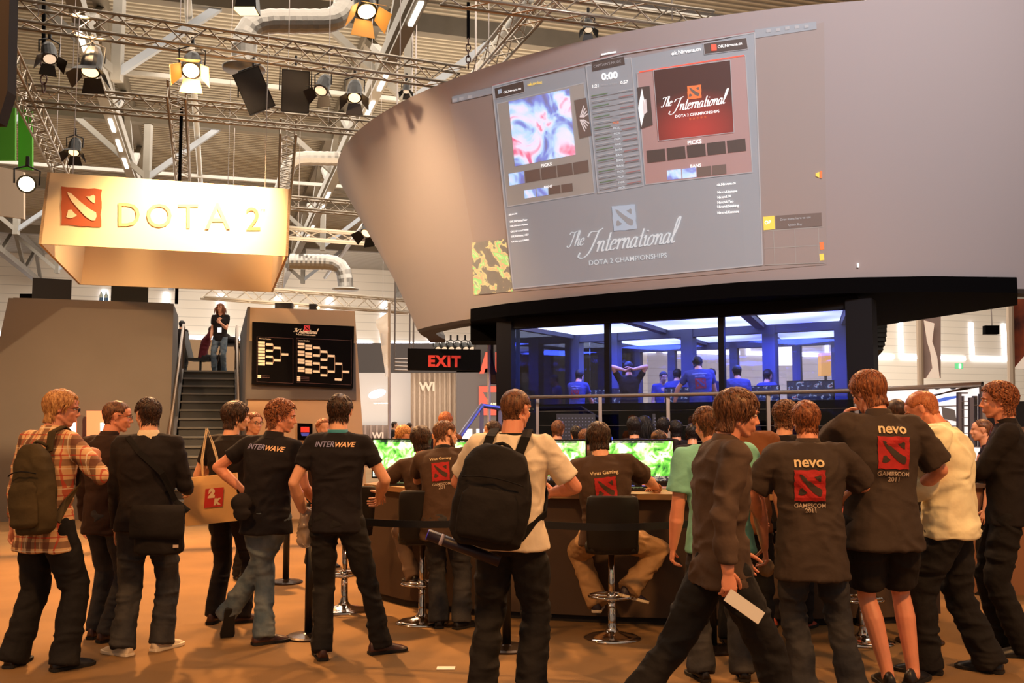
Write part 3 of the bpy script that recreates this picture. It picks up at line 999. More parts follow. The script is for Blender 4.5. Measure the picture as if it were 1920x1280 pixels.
# ------------------------------------------------------------------ ramp railing in front of the booth
M_rail = mat('brushed_steel', (165, 155, 150), .35, metal=.8)
M_railglass = glass_mat('rail_glass', (90, 95, 120), .14)
rl = [atz(966, 745, 2.02), atz(1130, 742, 2.02), atz(1350, 738, 2.02), atz(1600, 732, 2.02), atz(1842, 720, 2.02)]
t = thing('railing', (rl[2].x, rl[2].y, .92), 'long steel handrail with glass infill in front of the blue booth', 'railing')
MB().tube(rl + [rl[-1] + Vector((-.25, 1.3, -.15))], .028, 10).build('handrail', M_rail, t, smooth=True)
posts = [atz(1008, 745, 2.02), atz(1125, 742, 2.02), atz(1252, 740, 2.02), atz(1440, 736, 2.02), atz(1604, 732, 2.02), atz(1735, 726, 2.02), rl[-1]]
for p in posts:
    MB().beam((p.x, p.y, .92), (p.x, p.y, 2.0), .05, .05).build('post', M_rail, t)
for z in (1.14, 1.36, 1.58, 1.80):
    MB().tube([(p.x, p.y, z) for p in posts], .006, 5).build('wire', M_rail, t)
for a, c in zip(posts[:4], posts[1:5]):
    MB().beam((a.x, a.y, 1.46), (c.x, c.y, 1.46), .01, .90).build('glass_panel', M_railglass, t)
t = thing('ramp', (rl[2].x, rl[2].y, 0), 'dark raised walkway behind the handrail', 'walkway')
pl = [Vector((p.x, p.y, 0)) for p in rl]
pl2 = pl[:3] + [pl[3], pl[4]]
MB().prism([p + Vector((-.1, -.1, 0)) for p in pl2] + [bth(BW + .7, -.32, 0), bth(-.6, -.32, 0)], (0, 0, .92)).build('deck', M_grey_plinth, t)
# short steps rail left of the booth in blue light
M_bluemetal = mat('blue_lit_metal', (110, 112, 150), .4, metal=.5)
a0, a1, a2 = at(862, 818, 13.6), at(903, 760, 14.4), at(938, 765, 15.2)
t = thing('stair_rail', (a0.x, a0.y, 0), 'slanted metal stair rail left of the booth', 'railing')
MB().tube([a0, a1, a2], .035, 8).build('handrail', M_bluemetal, t)
for p in (a0, a1, a2): MB().beam((p.x, p.y, 0), p, .06, .06).build('post', M_bluemetal, t)

# ================================================================== STAGE BLOCKS, STAIRS, BOARD
UZ = Vector((0, 0, 1))
M_greywall = mat('grey_painted_panel', (96, 88, 82), .85, noise=.04, nscale=1.2)
M_greyside = mat('grey_painted_panel_side', (92, 84, 79), .85)
M_beige = mat('beige_painted_panel', (190, 158, 122), .85)
M_stepm = mat('stair_metal', (112, 106, 98), .6, noise=.05)
M_stepd = mat('stair_riser', (78, 74, 70), .8)


def hblock(mb, u0, u1, v0, v1, z0, z1, fl=0.0, fr=0.0, ff=0.0, mi=0):
    """block in the hall's own directions; fl, fr, ff flare its foot"""
    return mb.hexa([hall(u0 - fl, v0 - ff, z0), hall(u1 + fr, v0 - ff, z0), hall(u1 + fr, v1, z0), hall(u0 - fl, v1, z0),
                    hall(u0, v0, z1), hall(u1, v0, z1), hall(u1, v1, z1), hall(u0, v1, z1)], mi)


t = thing('stage_block', hall(-2, 20, 0), 'big grey slanted stage block left of the stairs', 'stage block')
hblock(MB(), -3.45, -.80, 18.0, 20.2, 0, 3.74, .55, .02, .25).build('panel', M_greywall, t)
mb = MB(); hblock(mb, -3.40, -.86, 18.1, 18.3, 3.74, 3.76).build('top_edge', M_greyside, t)
t = thing('stage_block', hall(1.4, 19, 0), 'beige stage block carrying the tournament bracket board', 'stage block')
hblock(MB(), .48, 2.28, 17.0, 22.5, 0, 3.60, .0, .26, .2).build('panel', M_beige, t)
mb = MB(); hblock(mb, .46, 2.29, 16.93, 17.02, 2.02, 3.02, 0, .02, .06); mb.build('grey_band', M_greywall, t)
mb = MB(); hblock(mb, .44, .485, 16.9, 22.5, 0, 3.60); mb.build('grey_side', M_greyside, t)
# upper floor behind the stairs
t = thing('upper_deck', hall(0, 24, 0), 'raised deck at the top of the stairs', 'platform')
hblock(MB(), -.80, .48, 22.05, 30, 0, 2.75).build('deck', M_greyside, t)
hblock(MB(), -3.4, 3, 29.2, 29.4, 2.75, 4.05).build('parapet', M_beige, t)

t = thing('staircase', hall(-.2, 16.5, 0), 'grey metal stairs rising between the two stage blocks', 'staircase')
NS = 16
for i in range(NS):
    z = 2.75 * (i + 1) / NS; v = 16.5 + i * 5.5 / NS
    mbt = MB(); mbr = MB(); hblock(mbt, -.72, .33, v - .03, v + 5.5 / NS, z - .035, z)
    hblock(mbr, -.70, .31, v + .005, v + .03, z - .172, z - .03); mbt.build('tread', M_stepm, t); mbr.build('riser', M_stepd, t)

for u in (-.76, .36):
    MB().hexa([hall(u - .03, 16.4, 0), hall(u + .03, 16.4, 0), hall(u + .03, 22, 2.5), hall(u - .03, 22, 2.5), hall(u - .03, 16.4, .3), hall(u + .03, 16.4, .3), hall(u + .03, 22, 2.8), hall(u - .03, 22, 2.8)]).build('stringer', M_greyside, t)
    MB().tube([hall(u, 16.45, 0.15), hall(u, 16.45, 1.15), hall(u, 21.9, 3.75), hall(u, 22.3, 3.75), hall(u, 22.3, 2.75)], .028, 8).build('handrail', mat('dull_rail', (140, 118, 98), .4, metal=.6), t, smooth=True)
    for k in range(1, 4):
        v = 16.45 + k * 1.6; z = 2.75 * (v - 16.5) / 5.5
        MB().beam(hall(u, v, z + .1), hall(u, v, z + 1.05), .03, .03).build('baluster', M_rail, t)


def hplane(px, py, v, off=0.0):
    """where the sight line meets the upright plane at hall depth v"""
    d = pray(px, py); o = Vector((0, 0, EYE)); v -= off
    return o + d * (v / d.dot(HF))


# ---- bracket board
def B(cx, cy, off=0.0):
    return hplane(440 + cx / 4.9235, 540 + cy / 4.9235, 16.78, off)


M_board = mat('bracket_board_black', (10, 7, 7), .8, spec=.08)
M_lbl = mat('bracket_label', (235, 205, 165), .6, emit=(255, 215, 170), es=.30)
M_brline = mat('bracket_line', (175, 140, 110), .6, emit=(200, 160, 120), es=.12)
M_brred = mat('bracket_red', (200, 50, 50), .6, emit=(220, 50, 50), es=.3)
M_brdim = mat('bracket_dim', (95, 60, 55), .6)
t = thing('bracket_board', B(620, 600), 'black tournament bracket board with winners and losers trees', 'board')
MB().prism([B(164, 310), B(1104, 352), B(1092, 925), B(158, 885)], HF * .10).build('panel', M_board, t)
mb = MB()


def brect(mb, x0, y0, x1, y1, off=.01, sk=.045):
    h = (x1 - x0) * sk
    mb._add([B(x0, y0, off), B(x1, y0 + h, off), B(x1, y1 + h, off), B(x0, y1, off)], [(3, 2, 1, 0)])


for x0, y0, x1, y1 in ((205, 448, 540, 878), (568, 460, 1078, 885)):
    brect(mb, x0, y0, x1, y0 + 3); brect(mb, x0, y1 - 16, x1, y1 - 13); brect(mb, x0, y0, x0 + 3, y1 - 16); brect(mb, x1 - 3, y0 + 14, x1, y1)
mb.build('panel_outline', M_brdim, t)
mb = MB()
slots = [(217, y) for y in (490, 518, 547, 575, 604, 632, 663, 690)] + [(290, y) for y in (508, 566, 622, 682)] + [(362, 540), (362, 654), (433, 600)]
slots += [(583, y) for y in (505, 533, 576, 603, 648, 675, 725, 750)] + [(652, y) for y in (521, 547, 592, 617, 665, 692, 740, 765)] + [(724, y) for y in (538, 610, 683, 757)]
slots += [(793, y) for y in (575, 648, 720, 792)] + [(862, 614), (862, 758), (930, 686), (924, 832), (996, 760)]
for x, y in slots:
    mb = MB(); brect(mb, x, y, x + 62, y + 21); mb.build('name_slot', M_lbl, t)
mb = MB()
for (x, ya, yb) in ((354, 520, 578), (354, 634, 694), (424, 552, 666), (787, 549, 622), (783, 695, 768), (856, 587, 660), (852, 732, 804), (922, 626, 770), (990, 698, 845)):
    brect(mb, x, ya, x + 4, yb); brect(mb, x - 6, ya, x + 4, ya + 4); brect(mb, x - 6, yb - 4, x + 4, yb); brect(mb, x, (ya + yb) / 2, x + 10, (ya + yb) / 2 + 4)
for x, y in ((280, 520), (280, 576), (280, 633), (280, 692), (645, 531), (645, 604), (645, 677), (645, 752), (714, 550), (714, 622), (714, 695), (714, 768)):
    brect(mb, x, y, x + 12, y + 3)
mb.build('tree_lines', M_brline, t)
bm_ = lambda x0, y0, x1, y1: (lambda u, v: B(x0 + (x1 - x0) * u, y0 + (y1 - y0) * u - v * (x1 - x0), .012))
mb = MB(); put_emblem(mb, lambda u, v: B(640 + 54 * u, 392 - 48 * v + 3 * u, .012), 0, 1, 1, lift=lambda u, v: B(640 + 54 * u, 392 - 48 * v + 3 * u, .018)); mb.build('emblem', [M_brred, M_board], t)
mb = MB(); put_script(mb, 'The', bm_(545, 402, 582, 404), .22); put_script(mb, 'International', bm_(584, 418, 760, 422), .22)
put_text(mb, 'DOTA 2 CHAMPIONSHIPS', bm_(588, 434, 746, 442), 0, 0, w=1, bold=.02)
put_text(mb, 'Winners Bracket', bm_(222, 470, 335, 476), 0, 0, w=1, bold=.01); put_text(mb, 'Losers Bracket', bm_(585, 488, 690, 492), 0, 0, w=1, bold=.01)
mb.build('lettering', M_lbl, t)
mb = MB()
for x, y in ((212, 800), (212, 815), (576, 812), (576, 828), (576, 843)):
    mb = MB(); brect(mb, x, y, x + 30, y + 13); mb.build('legend_slot', M_lbl, t)
mb = MB()
for x, y in ((246, 806), (246, 820), (610, 818), (610, 833), (610, 848)): brect(mb, x, y, x + 78, y + 4)
mb.build('legend_lines', M_brdim, t)

# ---- white hanging sign, a square ring of stretched fabric
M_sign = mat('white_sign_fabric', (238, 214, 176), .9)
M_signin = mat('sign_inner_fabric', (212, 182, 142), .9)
M_signred = mat('sign_brown_red', (176, 84, 48), .8)
SU0, SU1, SV0, SV1, SZ0, SZ1 = -2.20, .88, 13.5, 17.3, 3.92, 4.87
t = thing('hanging_sign', hall(-.66, 15.4, SZ0), 'square white fabric sign hanging from the truss, brightly spotlit', 'sign')
th_ = .035


def signwall(a, c, a2, c2, nm, m=M_sign, t=t):
    """a..c along the foot, a2..c2 along the top; th_ thick"""
    n = (Vector(c) - Vector(a)).cross(UZ).normalized() * th_
    MB().hexa([a, c, c - n, a - n, a2, c2, c2 - n, a2 - n]).build(nm, m, t)


e = .07
cF = [hall(SU0 - e, SV0, SZ0), hall(SU1, SV0, SZ0), hall(SU1, SV1, SZ0), hall(SU0 - e, SV1, SZ0)]
cT = [hall(SU0, SV0, SZ1), hall(SU1 + .02, SV0, SZ1), hall(SU1 + .02, SV1, SZ1), hall(SU0, SV1, SZ1)]
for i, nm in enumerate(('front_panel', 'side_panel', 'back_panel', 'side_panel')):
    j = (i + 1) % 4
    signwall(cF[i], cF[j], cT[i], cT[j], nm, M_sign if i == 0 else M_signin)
SGN = lambda px, py, off=.02: hplane(px, py, SV0, off)
mb = MB(); put_emblem(mb, lambda u, v: SGN(115 + 75 * u, 421 - 71 * v + 5 * u, .012), 0, 1, 1, lift=lambda u, v: SGN(115 + 75 * u, 421 - 71 * v + 5 * u, .02))
mb.build('emblem', [M_signred, M_sign], t)
mb = MB()
for s, x0, x1, y, w in (('D', 222, 262, 424, 1), ('O', 275, 322, 426, 1), ('T', 334, 372, 428, 1), ('A', 384, 432, 430, 1)):
    put_text(mb, s, (lambda x0=x0, x1=x1, y=y: (lambda u, v: SGN(x0 + (x1 - x0) * u, y - v * (x1 - x0), .012)))(), 0, 0, w=1, h=None, asp=1.0)
mb.build('faded_letters', mat('sign_letter_tan', (214, 168, 116), .8), t)
mb = MB()
put_text(mb, '2', lambda u, v: SGN(461 + 27 * u, 432 - v * 27, .012), 0, 0, w=1)
put_text(mb, 'TM', lambda u, v: SGN(489 + 8 * u, 396 - v * 8, .012), 0, 0, w=1)
mb.build('numeral', mat('sign_numeral', (196, 140, 88), .8), t)
lamp('sign_spotlight', 'SPOT', hall(.4, 12.0, 6.2), hall(-.35, 13.5, 4.35), 3400, (1, .66, .34), .06, 66, 1.0)
lamp('sign_inner_spotlight', 'SPOT', hall(-2.1, 14.2, 7.4), hall(.2, 17.3, 4.1), 1300, (1, .66, .34), .06, 46, .7)
tag(MB().tube([hall(-.75, 17.6, 7.2), hall(-.74, 17.7, 3.7)], .03, 8).build('hanging_cable', M_black), 'black cable dropping behind the white sign to the stage block', 'cable')
for u in (-1.9, .55):
    MB().tube([hall(u, SV0 + .03, SZ1), hall(u, SV0 + .05, 7.1)], .006, 5).build('wire', M_rail, t)

# ================================================================== TRUSSES
M_truss = mat('truss_aluminium', (168, 156, 140), .38, metal=.75)
TG = 'lighting trusses above the booth'


def truss(a, c, lab, s=.29, r=.024, pitch=.30):
    a = Vector(a); c = Vector(c); d = c - a; L_ = d.length; d.normalize()
    x = d.cross(UZ).normalized(); z = x.cross(d).normalized()
    t = thing('lighting_truss', a, lab, 'truss', TG)
    ch = [x * s / 2 + z * s / 2, -x * s / 2 + z * s / 2, -x * s / 2 - z * s / 2, x * s / 2 - z * s / 2]
    for o_ in ch: MB().tube([a + o_, c + o_], r, 6).build('chord', M_truss, t, smooth=True)
    mb = MB(); n = max(2, int(L_ / pitch))
    for f in range(4):
        p, q = ch[f], ch[(f + 1) % 4]
        for i in range(n):
            A_ = a + d * (L_ * i / n); C_ = a + d * (L_ * (i + 1) / n)
            mb.tube([A_ + (p if i % 2 else q), C_ + (q if i % 2 else p)], r * .45, 4, cap=False)
    mb.build('lacing', M_truss, t, smooth=False)
    for q in (a.lerp(c, .12), a.lerp(c, .85)): MB().tube([q, Vector((q.x, q.y, 13.1))], .008, 4).build('wire', M_rail, t)
    return t


TZ = 7.2
truss(atz(-60, 12, TZ), atz(868, 148, TZ), 'nearest truss crossing the upper left and running behind the drum')
truss(atz(48, 178, TZ), atz(706, 238, TZ), 'second truss crossing behind the two black speakers')
truss(atz(-12, 60, TZ), atz(118, 322, TZ), 'truss running back along the far left above the sign')
truss(atz(331, 168, TZ), atz(344, 345, TZ), 'truss running back above the middle of the white sign')
truss(atz(541, 238, TZ), atz(522, 545, TZ), 'truss running back beside the right edge of the white sign')
truss(atz(380, 366, TZ), atz(745, 398, TZ), 'truss crossing right of the white sign, level with its top', r=.03)
truss(atz(830, -20, TZ), atz(1330, 48, TZ), 'truss crossing above the upper edge of the drum')
truss(atz(1030, -18, TZ + .4), atz(900, 132, TZ + .4), 'truss running back into the drum at the top centre')
truss(atz(380, 545, 6.4), atz(770, 575, 6.4), 'distant truss above the bracket board', r=.05, pitch=.6, s=.5)
truss(atz(533, 436, TZ), atz(742, 452, TZ), 'truss crossing low beside the drum, farther back', r=.04, pitch=.5)

M_chain = mat('hoist_chain', (70, 45, 38), .5, metal=.6)


def chain(px, y0, y1, D, lab):
    a = at(px, y0, D); c = at(px, y1, D)
    t = thing('hoist_chain', c, lab, 'chain')
    MB().tube([a, a + (c - a) * .55], .03, 6).build('black_sling', M_black, t)
    n = 5
    mb = MB()
    for i in range(n):
        p = a + (c - a) * (.55 + .45 * (i + .5) / n); R_ = (c - a).length * .45 / n * .62
        ax = Vector((1, 0, 0)) if i % 2 else Vector((0, 1, 0))
        mb.tube([p + ax * R_ * .6 * math.cos(q) + UZ * R_ * math.sin(q) for q in [k * PI / 5 for k in range(11)]], .012, 5, cap=False)
    mb.build('links', M_chain, t)


chain(82, 0, 172, 15.2, 'hoist chain with red links at the far left truss corner')
chain(878, 5, 128, 15.5, 'hoist chain hanging beside the top edge of the drum')
chain(689, 300, 392, 22, 'hoist chain above the small lit lamp right of the sign')

# ================================================================== STAGE LAMPS AND SPEAKERS
M_can = mat('lamp_housing_black', (24, 21, 20), .45)
M_door = mat('barn_door', (40, 33, 28), .5, metal=.3)
M_hot = mat('lamp_lens_hot', (255, 230, 180), .3, emit=(255, 214, 140), es=14)
M_warm = mat('lamp_lens_warm', (255, 220, 160), .3, emit=(255, 205, 140), es=3)
M_dim = mat('lamp_lens_dim', (220, 200, 170), .2, emit=(255, 225, 190), es=.8)
M_doorlit = mat('barn_door_lit', (215, 165, 95), .5, emit=(255, 170, 70), es=.35)  # the lamp's light on its doors, put into their colour and glow


def stage_light(p, aim, lab, lens, k=1.0, doors=True, long=1.0, drop=.12):
    p = Vector(p); d = (Vector(aim) - p).normalized()
    x, y = frame_of(d)
    t = thing('stage_light', p, lab, 'stage light', 'stage lights on the trusses')
    r = .105 * k; L_ = .30 * k * long
    mb = MB(); prof = [(r * .35, -L_ * .62), (r * .75, -L_ * .55), (r * .95, -L_ * .3), (r, 0), (r * 1.02, L_ * .4), (r * .95, L_ * .4)]
    mb.rings([[p + d * z + (x * math.cos(a) + y * math.sin(a)) * rr for a in [2 * PI * i / 16 for i in range(16)]] for rr, z in prof])
    mb.build('housing', M_can, t, smooth=False)
    f = p + d * (L_ * .405)
    MB().rings([[f + d * .004 + (x * math.cos(a) + y * math.sin(a)) * r * .8 for a in [2 * PI * i / 16 for i in range(16)]], [f + d * .012 + (x * math.cos(a) + y * math.sin(a)) * r * .6 for a in [2 * PI * i / 16 for i in range(16)]]]).build('lens', lens, t)
    if doors:
        for (ax, bx) in ((x, y), (-x, y), (y, x), (-y, x)):
            hp = f + ax * r * .95; sp = (d * .8 + ax * .6).normalized() * r * 1.5; nn = ax * .006
            P = [hp - bx * r * .8, hp + bx * r * .8, hp + bx * r * 1.15 + sp, hp - bx * r * 1.15 + sp]
            MB().hexa(P + [q + nn for q in P]).build('barn_door', M_doorlit if lens in (M_hot,) else M_door, t)
    # yoke up to the truss
    up = UZ; sx = d.cross(up).normalized()
    yk = [p + sx * r * 1.25, p + sx * r * 1.3 + up * r * 1.6, p + up * r * 2.1, p - sx * r * 1.3 + up * r * 1.6, p - sx * r * 1.25]
    MB().tube(yk, .012, 6).build('yoke', M_can, t)
    MB().tube([p + up * r * 2.1, p + up * (r * 2.1 + drop)], .025, 6).build('clamp', M_can, t)
    return t


dn = Vector((0, 0, -6))
for px, py, D, ax, ay, lens, k, lab in (
        (92, 100, 13.3, 1.5, -2, M_dim, 1.0, 'black stage light, leftmost under the nearest truss'),
        (172, 118, 13.4, .2, -1.5, M_warm, 1.35, 'black stage light with open barn doors, second from the left'),
        (360, 122, 13.6, .8, -3.5, M_hot, 1.35, 'glowing stage light under the middle of the nearest truss'),
        (606, 160, 15.0, -.8, -2.5, M_dim, 1.1, 'black stage light right beside the second black speaker'),
        (665, 172, 15.0, .3, -2.2, M_warm, 1.15, 'black stage light with lit barn doors near the drum'),
        (690, 292, 20.5, -1, -2, M_dim, 1.2, 'black stage light touching the upper left edge of the drum'),
        (140, 276, 16.5, .4, -2, M_warm, 1.0, 'stage light hanging above the left end of the white sign'),
        (692, 428, 24.0, -1.5, -2.5, M_warm, 1.5, 'small lit stage light right of the white sign'),
        (736, 440, 24.0, .4, -1.5, M_dim, 1.5, 'small dark stage light beside the drum edge'),
        (684, 6, 12.5, 1.0, -2, M_hot, 1.4, 'bright stage light cut by the top edge above the elbow duct'),
        (1103, 48, 14.0, 0, -1.5, M_dim, .7, 'small black lamp just above the upper edge of the drum'),
        (762, 165, 16.0, 0, -1.5, M_dim, .6, 'small black lamp by the drum under the truss end')):
    p = at(px, py, D)
    stage_light(p, p + Vector((ax, ay, -4)), lab, lens, k, drop=.12 if p.z > 6.3 else max(.12, 7.0 - p.z))
p = at(50, 345, 12.2)
stage_light(p, Vector((-.2, 0, 1.6)), 'glaring lamp pointing at the camera left of the white sign', mat('lamp_glare', (255, 240, 210), .3, emit=(255, 220, 150), es=60), 1.1, False)
# square flood at the top
p = at(465, 8, 13.0)
t = thing('flood_light', p, 'square black floodlight cut by the top edge of the picture', 'stage light')
MB().hexa([p + Vector(q) for q in ((-.15, -.12, -.12), (.15, -.12, -.12), (.15, .12, -.12), (-.15, .12, -.12), (-.12, -.1, .2), (.12, -.1, .2), (.12, .1, .2), (-.12, .1, .2))]).build('housing', M_can, t)
MB().hexa([p + Vector(q) for q in ((-.14, -.20, -.16), (.14, -.20, -.16), (.13, .08, -.13), (-.13, .08, -.13), (-.14, -.19, -.12), (.14, -.19, -.12), (.13, .08, -.121), (-.13, .08, -.121))]).build('lens', M_warm, t)

M_spk = mat('speaker_black', (18, 16, 16), .7, bump=.3, bscale=400)
for (px, py, D, roll, tilt, lab) in ((474, 172, 15.0, .38, .35, 'tilted black loudspeaker hanging on the left of the pair'), (554, 172, 15.1, -.08, .3, 'upright black loudspeaker hanging on the right of the pair')):
    p = at(px, py, D)
    R_ = Matrix.Rotation(-roll, 3, 'Y') @ Matrix.Rotation(tilt, 3, 'X') @ Matrix.Rotation(.25, 3, 'Z')
    t = thing('loudspeaker', p, lab, 'speaker', 'hanging speakers')
    X, Y_, Z_ = R_ @ Vector((1, 0, 0)), R_ @ Vector((0, 1, 0)), R_ @ UZ
    P = []
    for z in (-.33, .33):
        for (x, y) in ((-.22, -.2), (.22, -.2), (.16, .2), (-.16, .2)): P.append(p + X * x + Y_ * y + Z_ * z)
    MB().hexa(P).build('cabinet', M_spk, t)
    MB().obox(p - Y_ * .205, X, Y_, Z_, .20, .006, .31).build('grille', mat('speaker_grille', (30, 27, 26), .5, bump=.5, bscale=900), t)
    MB().tube([p + X * .25, p + X * .25 + UZ * .42, p - X * .25 + UZ * .42, p - X * .25], .014, 6).build('bracket', M_can, t)
    MB().tube([p + UZ * .42, p + UZ * .6], .02, 6).build('clamp', M_can, t)


def hang(t, pts, r=.02):
    """suspension wires up to the roof"""
    for p in pts: MB().tube([p, Vector((p[0], p[1], 13.55))], r, 4).build('wire', M_rail, t)


def legs(t, pts, r=.04):
    for p in pts: MB().tube([(p[0], p[1], 0), p], r, 6).build('leg', M_can, t)


# black drape at the upper left corner, green and white banners behind
tag(MB().prism([at(-60, -60, 8.2), at(19, -60, 8.2), at(14, 170, 8.2), at(-4, 228, 8.2), at(-60, 228, 8.2)], (0, .15, 0)).build('black_drape', mat('drape_dark', (40, 32, 34), .9)), 'dark hanging drape in the upper left corner', 'drape')
M_green = mat('green_banner', (74, 150, 40), .8)
tag(MB().prism([at(-60, 198, 30), at(28, 202, 30), at(28, 300, 30), at(-60, 300, 30)], (0, .1, 0)).build('hanging_banner', M_green), 'green banner hanging at the far left', 'banner')
for px_ in (5, 47): tag(MB().tube([at(px_, 205, 31), Vector((at(px_, 205, 31).x, 31, 13.6))], .03, 5).build('hanging_cable', M_rail), 'thin cable holding the %s green banner' % ('wide' if px_ == 5 else 'narrow'), 'cable')
tag(MB().prism([at(34, 205, 31), at(60, 208, 31), at(60, 318, 31), at(34, 316, 31)], (0, .1, 0)).build('hanging_banner', M_green), 'narrow green banner behind the left end truss', 'banner')
M_wban = mat('pale_banner', (226, 202, 176), .8)
tag(MB().prism([at(-60, 300, 24), at(44, 322, 24), at(44, 410, 24), at(-60, 396, 24)], (0, .1, 0)).build('hanging_sign_board', M_wban), 'blank pale sign at the far left behind the glaring lamp', 'sign')

# ================================================================== BACKGROUND STANDS
M_standblk = mat('stand_wall_black', (40, 36, 38), .85)
M_standgry = mat('stand_wall_dark_grey', (72, 66, 68), .85)
M_curt = mat('grey_curtain', (168, 152, 140), .9)
M_scr = mat('pale_screen', (176, 172, 172), .7, emit=(170, 168, 172), es=.22)
M_redl = mat('red_letter', (214, 58, 42), .7, emit=(214, 50, 40), es=.35)
M_redp = mat('red_poster', (205, 62, 50), .7, emit=(205, 50, 42), es=.22)


def fq(x0, y0, x1, y1, D, dep=.1, sk=0.0):
    return MB().prism([at(x0, y0, D), at(x1, y0 + sk, D), at(x1, y1 + sk, D), at(x0, y1, D)], (0, dep, 0))


t = thing('stand_wall', at(880, 830, 36), 'dark stand wall with huge red lettering behind the booth', 'stand')
fq(560, 643, 960, 698, 36.2, .3).build('upper_band', M_standblk, t)
fq(856, 690, 1125, 830, 36.2, .3).build('panel', M_standgry, t)
fq(940, 652, 1125, 720, 36.1, .2).build('panel', M_standblk, t)
mb = MB()
for s, x0, x1 in (('A', 899, 928), ('L', 929, 948), ('T', 950, 975), ('E', 978, 996), ('R', 1000, 1024), ('N', 1028, 1052), ('A', 1056, 1082), ('T', 1086, 1100), ('I', 1103, 1108)):
    put_text(mb, s, (lambda u, v, x0=x0, x1=x1: at(x0 + (x1 - x0) * u, 700 - v * 40, 35.9)), 0, 0, w=1, h=1, bold=.07)
mb.build('lettering', M_redl, t)
t = thing('exit_banner', at(845, 693, 22), 'hanging black banner reading EXIT in red letters', 'sign')
fq(764, 653, 901, 693, 22, .25, 2).build('box', mat('exit_box', (22, 19, 19), .9, spec=.1), t)
mb = MB(); put_text(mb, 'EXIT', lambda u, v: at(803 + 61 * u, 686 - v * 61 + u, 21.97), 0, 0, w=1, bold=.045, space=1.15, asp=1.05); mb.build('lettering', M_redl, t)
hang(t, [at(775, 654, 22.1), at(890, 656, 22.1)])
for px in (820, 832, 845, 858, 872, 884):
    p = at(px, 650, 24)
    stage_light(p, p + Vector((.3, -1, -.8)), 'small chrome spotlight in the row above the EXIT banner', M_dim, .8, False)['group'] = 'small spotlights above the EXIT banner'
# red poster
t = thing('red_poster', at(925, 780, 36.1), 'red poster with a white logo line on the dark stand wall', 'poster')
fq(898, 724, 952, 778, 36.12, .06).build('sheet', M_redp, t)
mb = MB(); mb.poly([at(905, 735, 36.1), at(945, 735, 36.1), at(932, 748, 36.1), at(932, 768, 36.1), at(918, 756, 36.1)]); mb.build('arrow_mark', M_standgry, t)
mb = MB(); put_text(mb, 'AMD', lambda u, v: at(919 + 16 * u, 760 - v * 16, 36.05), 0, 0, w=1, bold=.03); mb.build('lettering', M_lbl, t)
# pale projection screen with an oval
t = thing('projection_screen', at(715, 825, 38), 'pale projection screen with a white oval logo beyond the EXIT banner', 'screen')
fq(655, 697, 770, 802, 38, .1).build('sheet', M_scr, t); legs(t, [at(658, 800, 38.2), at(768, 800, 38.2)])
M_wl = mat('white_projection', (245, 245, 245), .7, emit=(255, 255, 255), es=1.0)
mb = MB(); cx, cy = 707, 738
mb.poly([at(cx + 17 * math.cos(a) * .97 - 0 + 0, cy - 8 * math.sin(a) - 4.0 * math.cos(a), 37.9) for a in [2 * PI * i / 28 for i in range(28)]]); mb.build('oval_logo', M_wl, t)
mb = MB(); put_text(mb, 'TURN ON TOMORROW', lambda u, v: at(700 + 33 * u, 757 - v * 33, 37.9), 0, 0, w=1, bold=.02); mb.build('lettering', M_wl, t)


def curtain(x0, x1, y0, y1, D, m, lab, waves=9, word=None):
    t = thing('curtain', at((x0 + x1) / 2, y1, D), lab, 'curtain')
    R0 = []; R1 = []
    n = waves * 6
    for i in range(n + 1):
        x = x0 + (x1 - x0) * i / n; off = .12 * math.sin(2 * PI * waves * i / n)
        a = at(x, y0, D); c = at(x, y1, D); R0.append(a + Vector((0, off, 0))); R1.append(c + Vector((0, off, 0)))
    R2 = [p + Vector((0, .06, 0)) for p in R1]; R3 = [p + Vector((0, .06, 0)) for p in R0]
    MB().rings([R0, R1, R2, R3], cap=False, close=False).build('cloth', m, t, smooth=True)
    if word:
        mb = MB(); put_text(mb, word[0], lambda u, v: at(word[1] + word[3] * u, word[2] - v * word[3], D - .16), 0, 0, w=1, bold=.04); mb.build('lettering', mat('curtain_letter', (190, 178, 168), .9), t)


curtain(770, 856, 695, 872, 37, M_curt, 'tall grey curtain between the pale screen and the dark stand wall', 9, ('WI', 785, 732, 30))
curtain(655, 775, 797, 870, 37.5, mat('grey_curtain_low', (140, 126, 120), .9), 'low grey curtain under the pale screen', 11, ('WI', 697, 822, 22))
tag(fq(640, 826, 800, 872, 36.8, .2).build('low_red_barrier', M_redp), 'low red barrier at the foot of the far curtain', 'barrier')

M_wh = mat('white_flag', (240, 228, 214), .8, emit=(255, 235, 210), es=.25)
M_pole = mat('pale_pole', (196, 178, 158), .5)


def flag(px, y0, y1, D, edge, m, lab, word=None):
    t = thing('beach_flag', at(px, y1, D), lab, 'flag')
    MB().tube([at(px, y1, D), at(px, y0, D)], .035, 8).build('pole', M_pole, t)
    R0 = [at(px, y, D) for x, y in edge]; R1 = [at(x, y, D) + Vector((0, .18 * math.sin(i * 1.7), 0)) for i, (x, y) in enumerate(edge)]
    MB().rings([R0, R1, [p + Vector((0, .03, 0)) for p in R1], [p + Vector((0, .03, 0)) for p in R0]], cap=False, close=False).build('cloth', m, t, smooth=True)


flag(730, 568, 850, 22, [(728, 584), (702, 600), (706, 612), (713, 622), (714, 650), (718, 680), (724, 706)], M_wh, 'white sail flag on a tall pole left of the EXIT banner')
flag(917, 640, 850, 20, [(919, 640), (925, 645), (926, 680), (931, 700), (932, 720)], mat('dark_flag', (52, 30, 30), .8), 'narrow dark flag on a pole beside the booth')
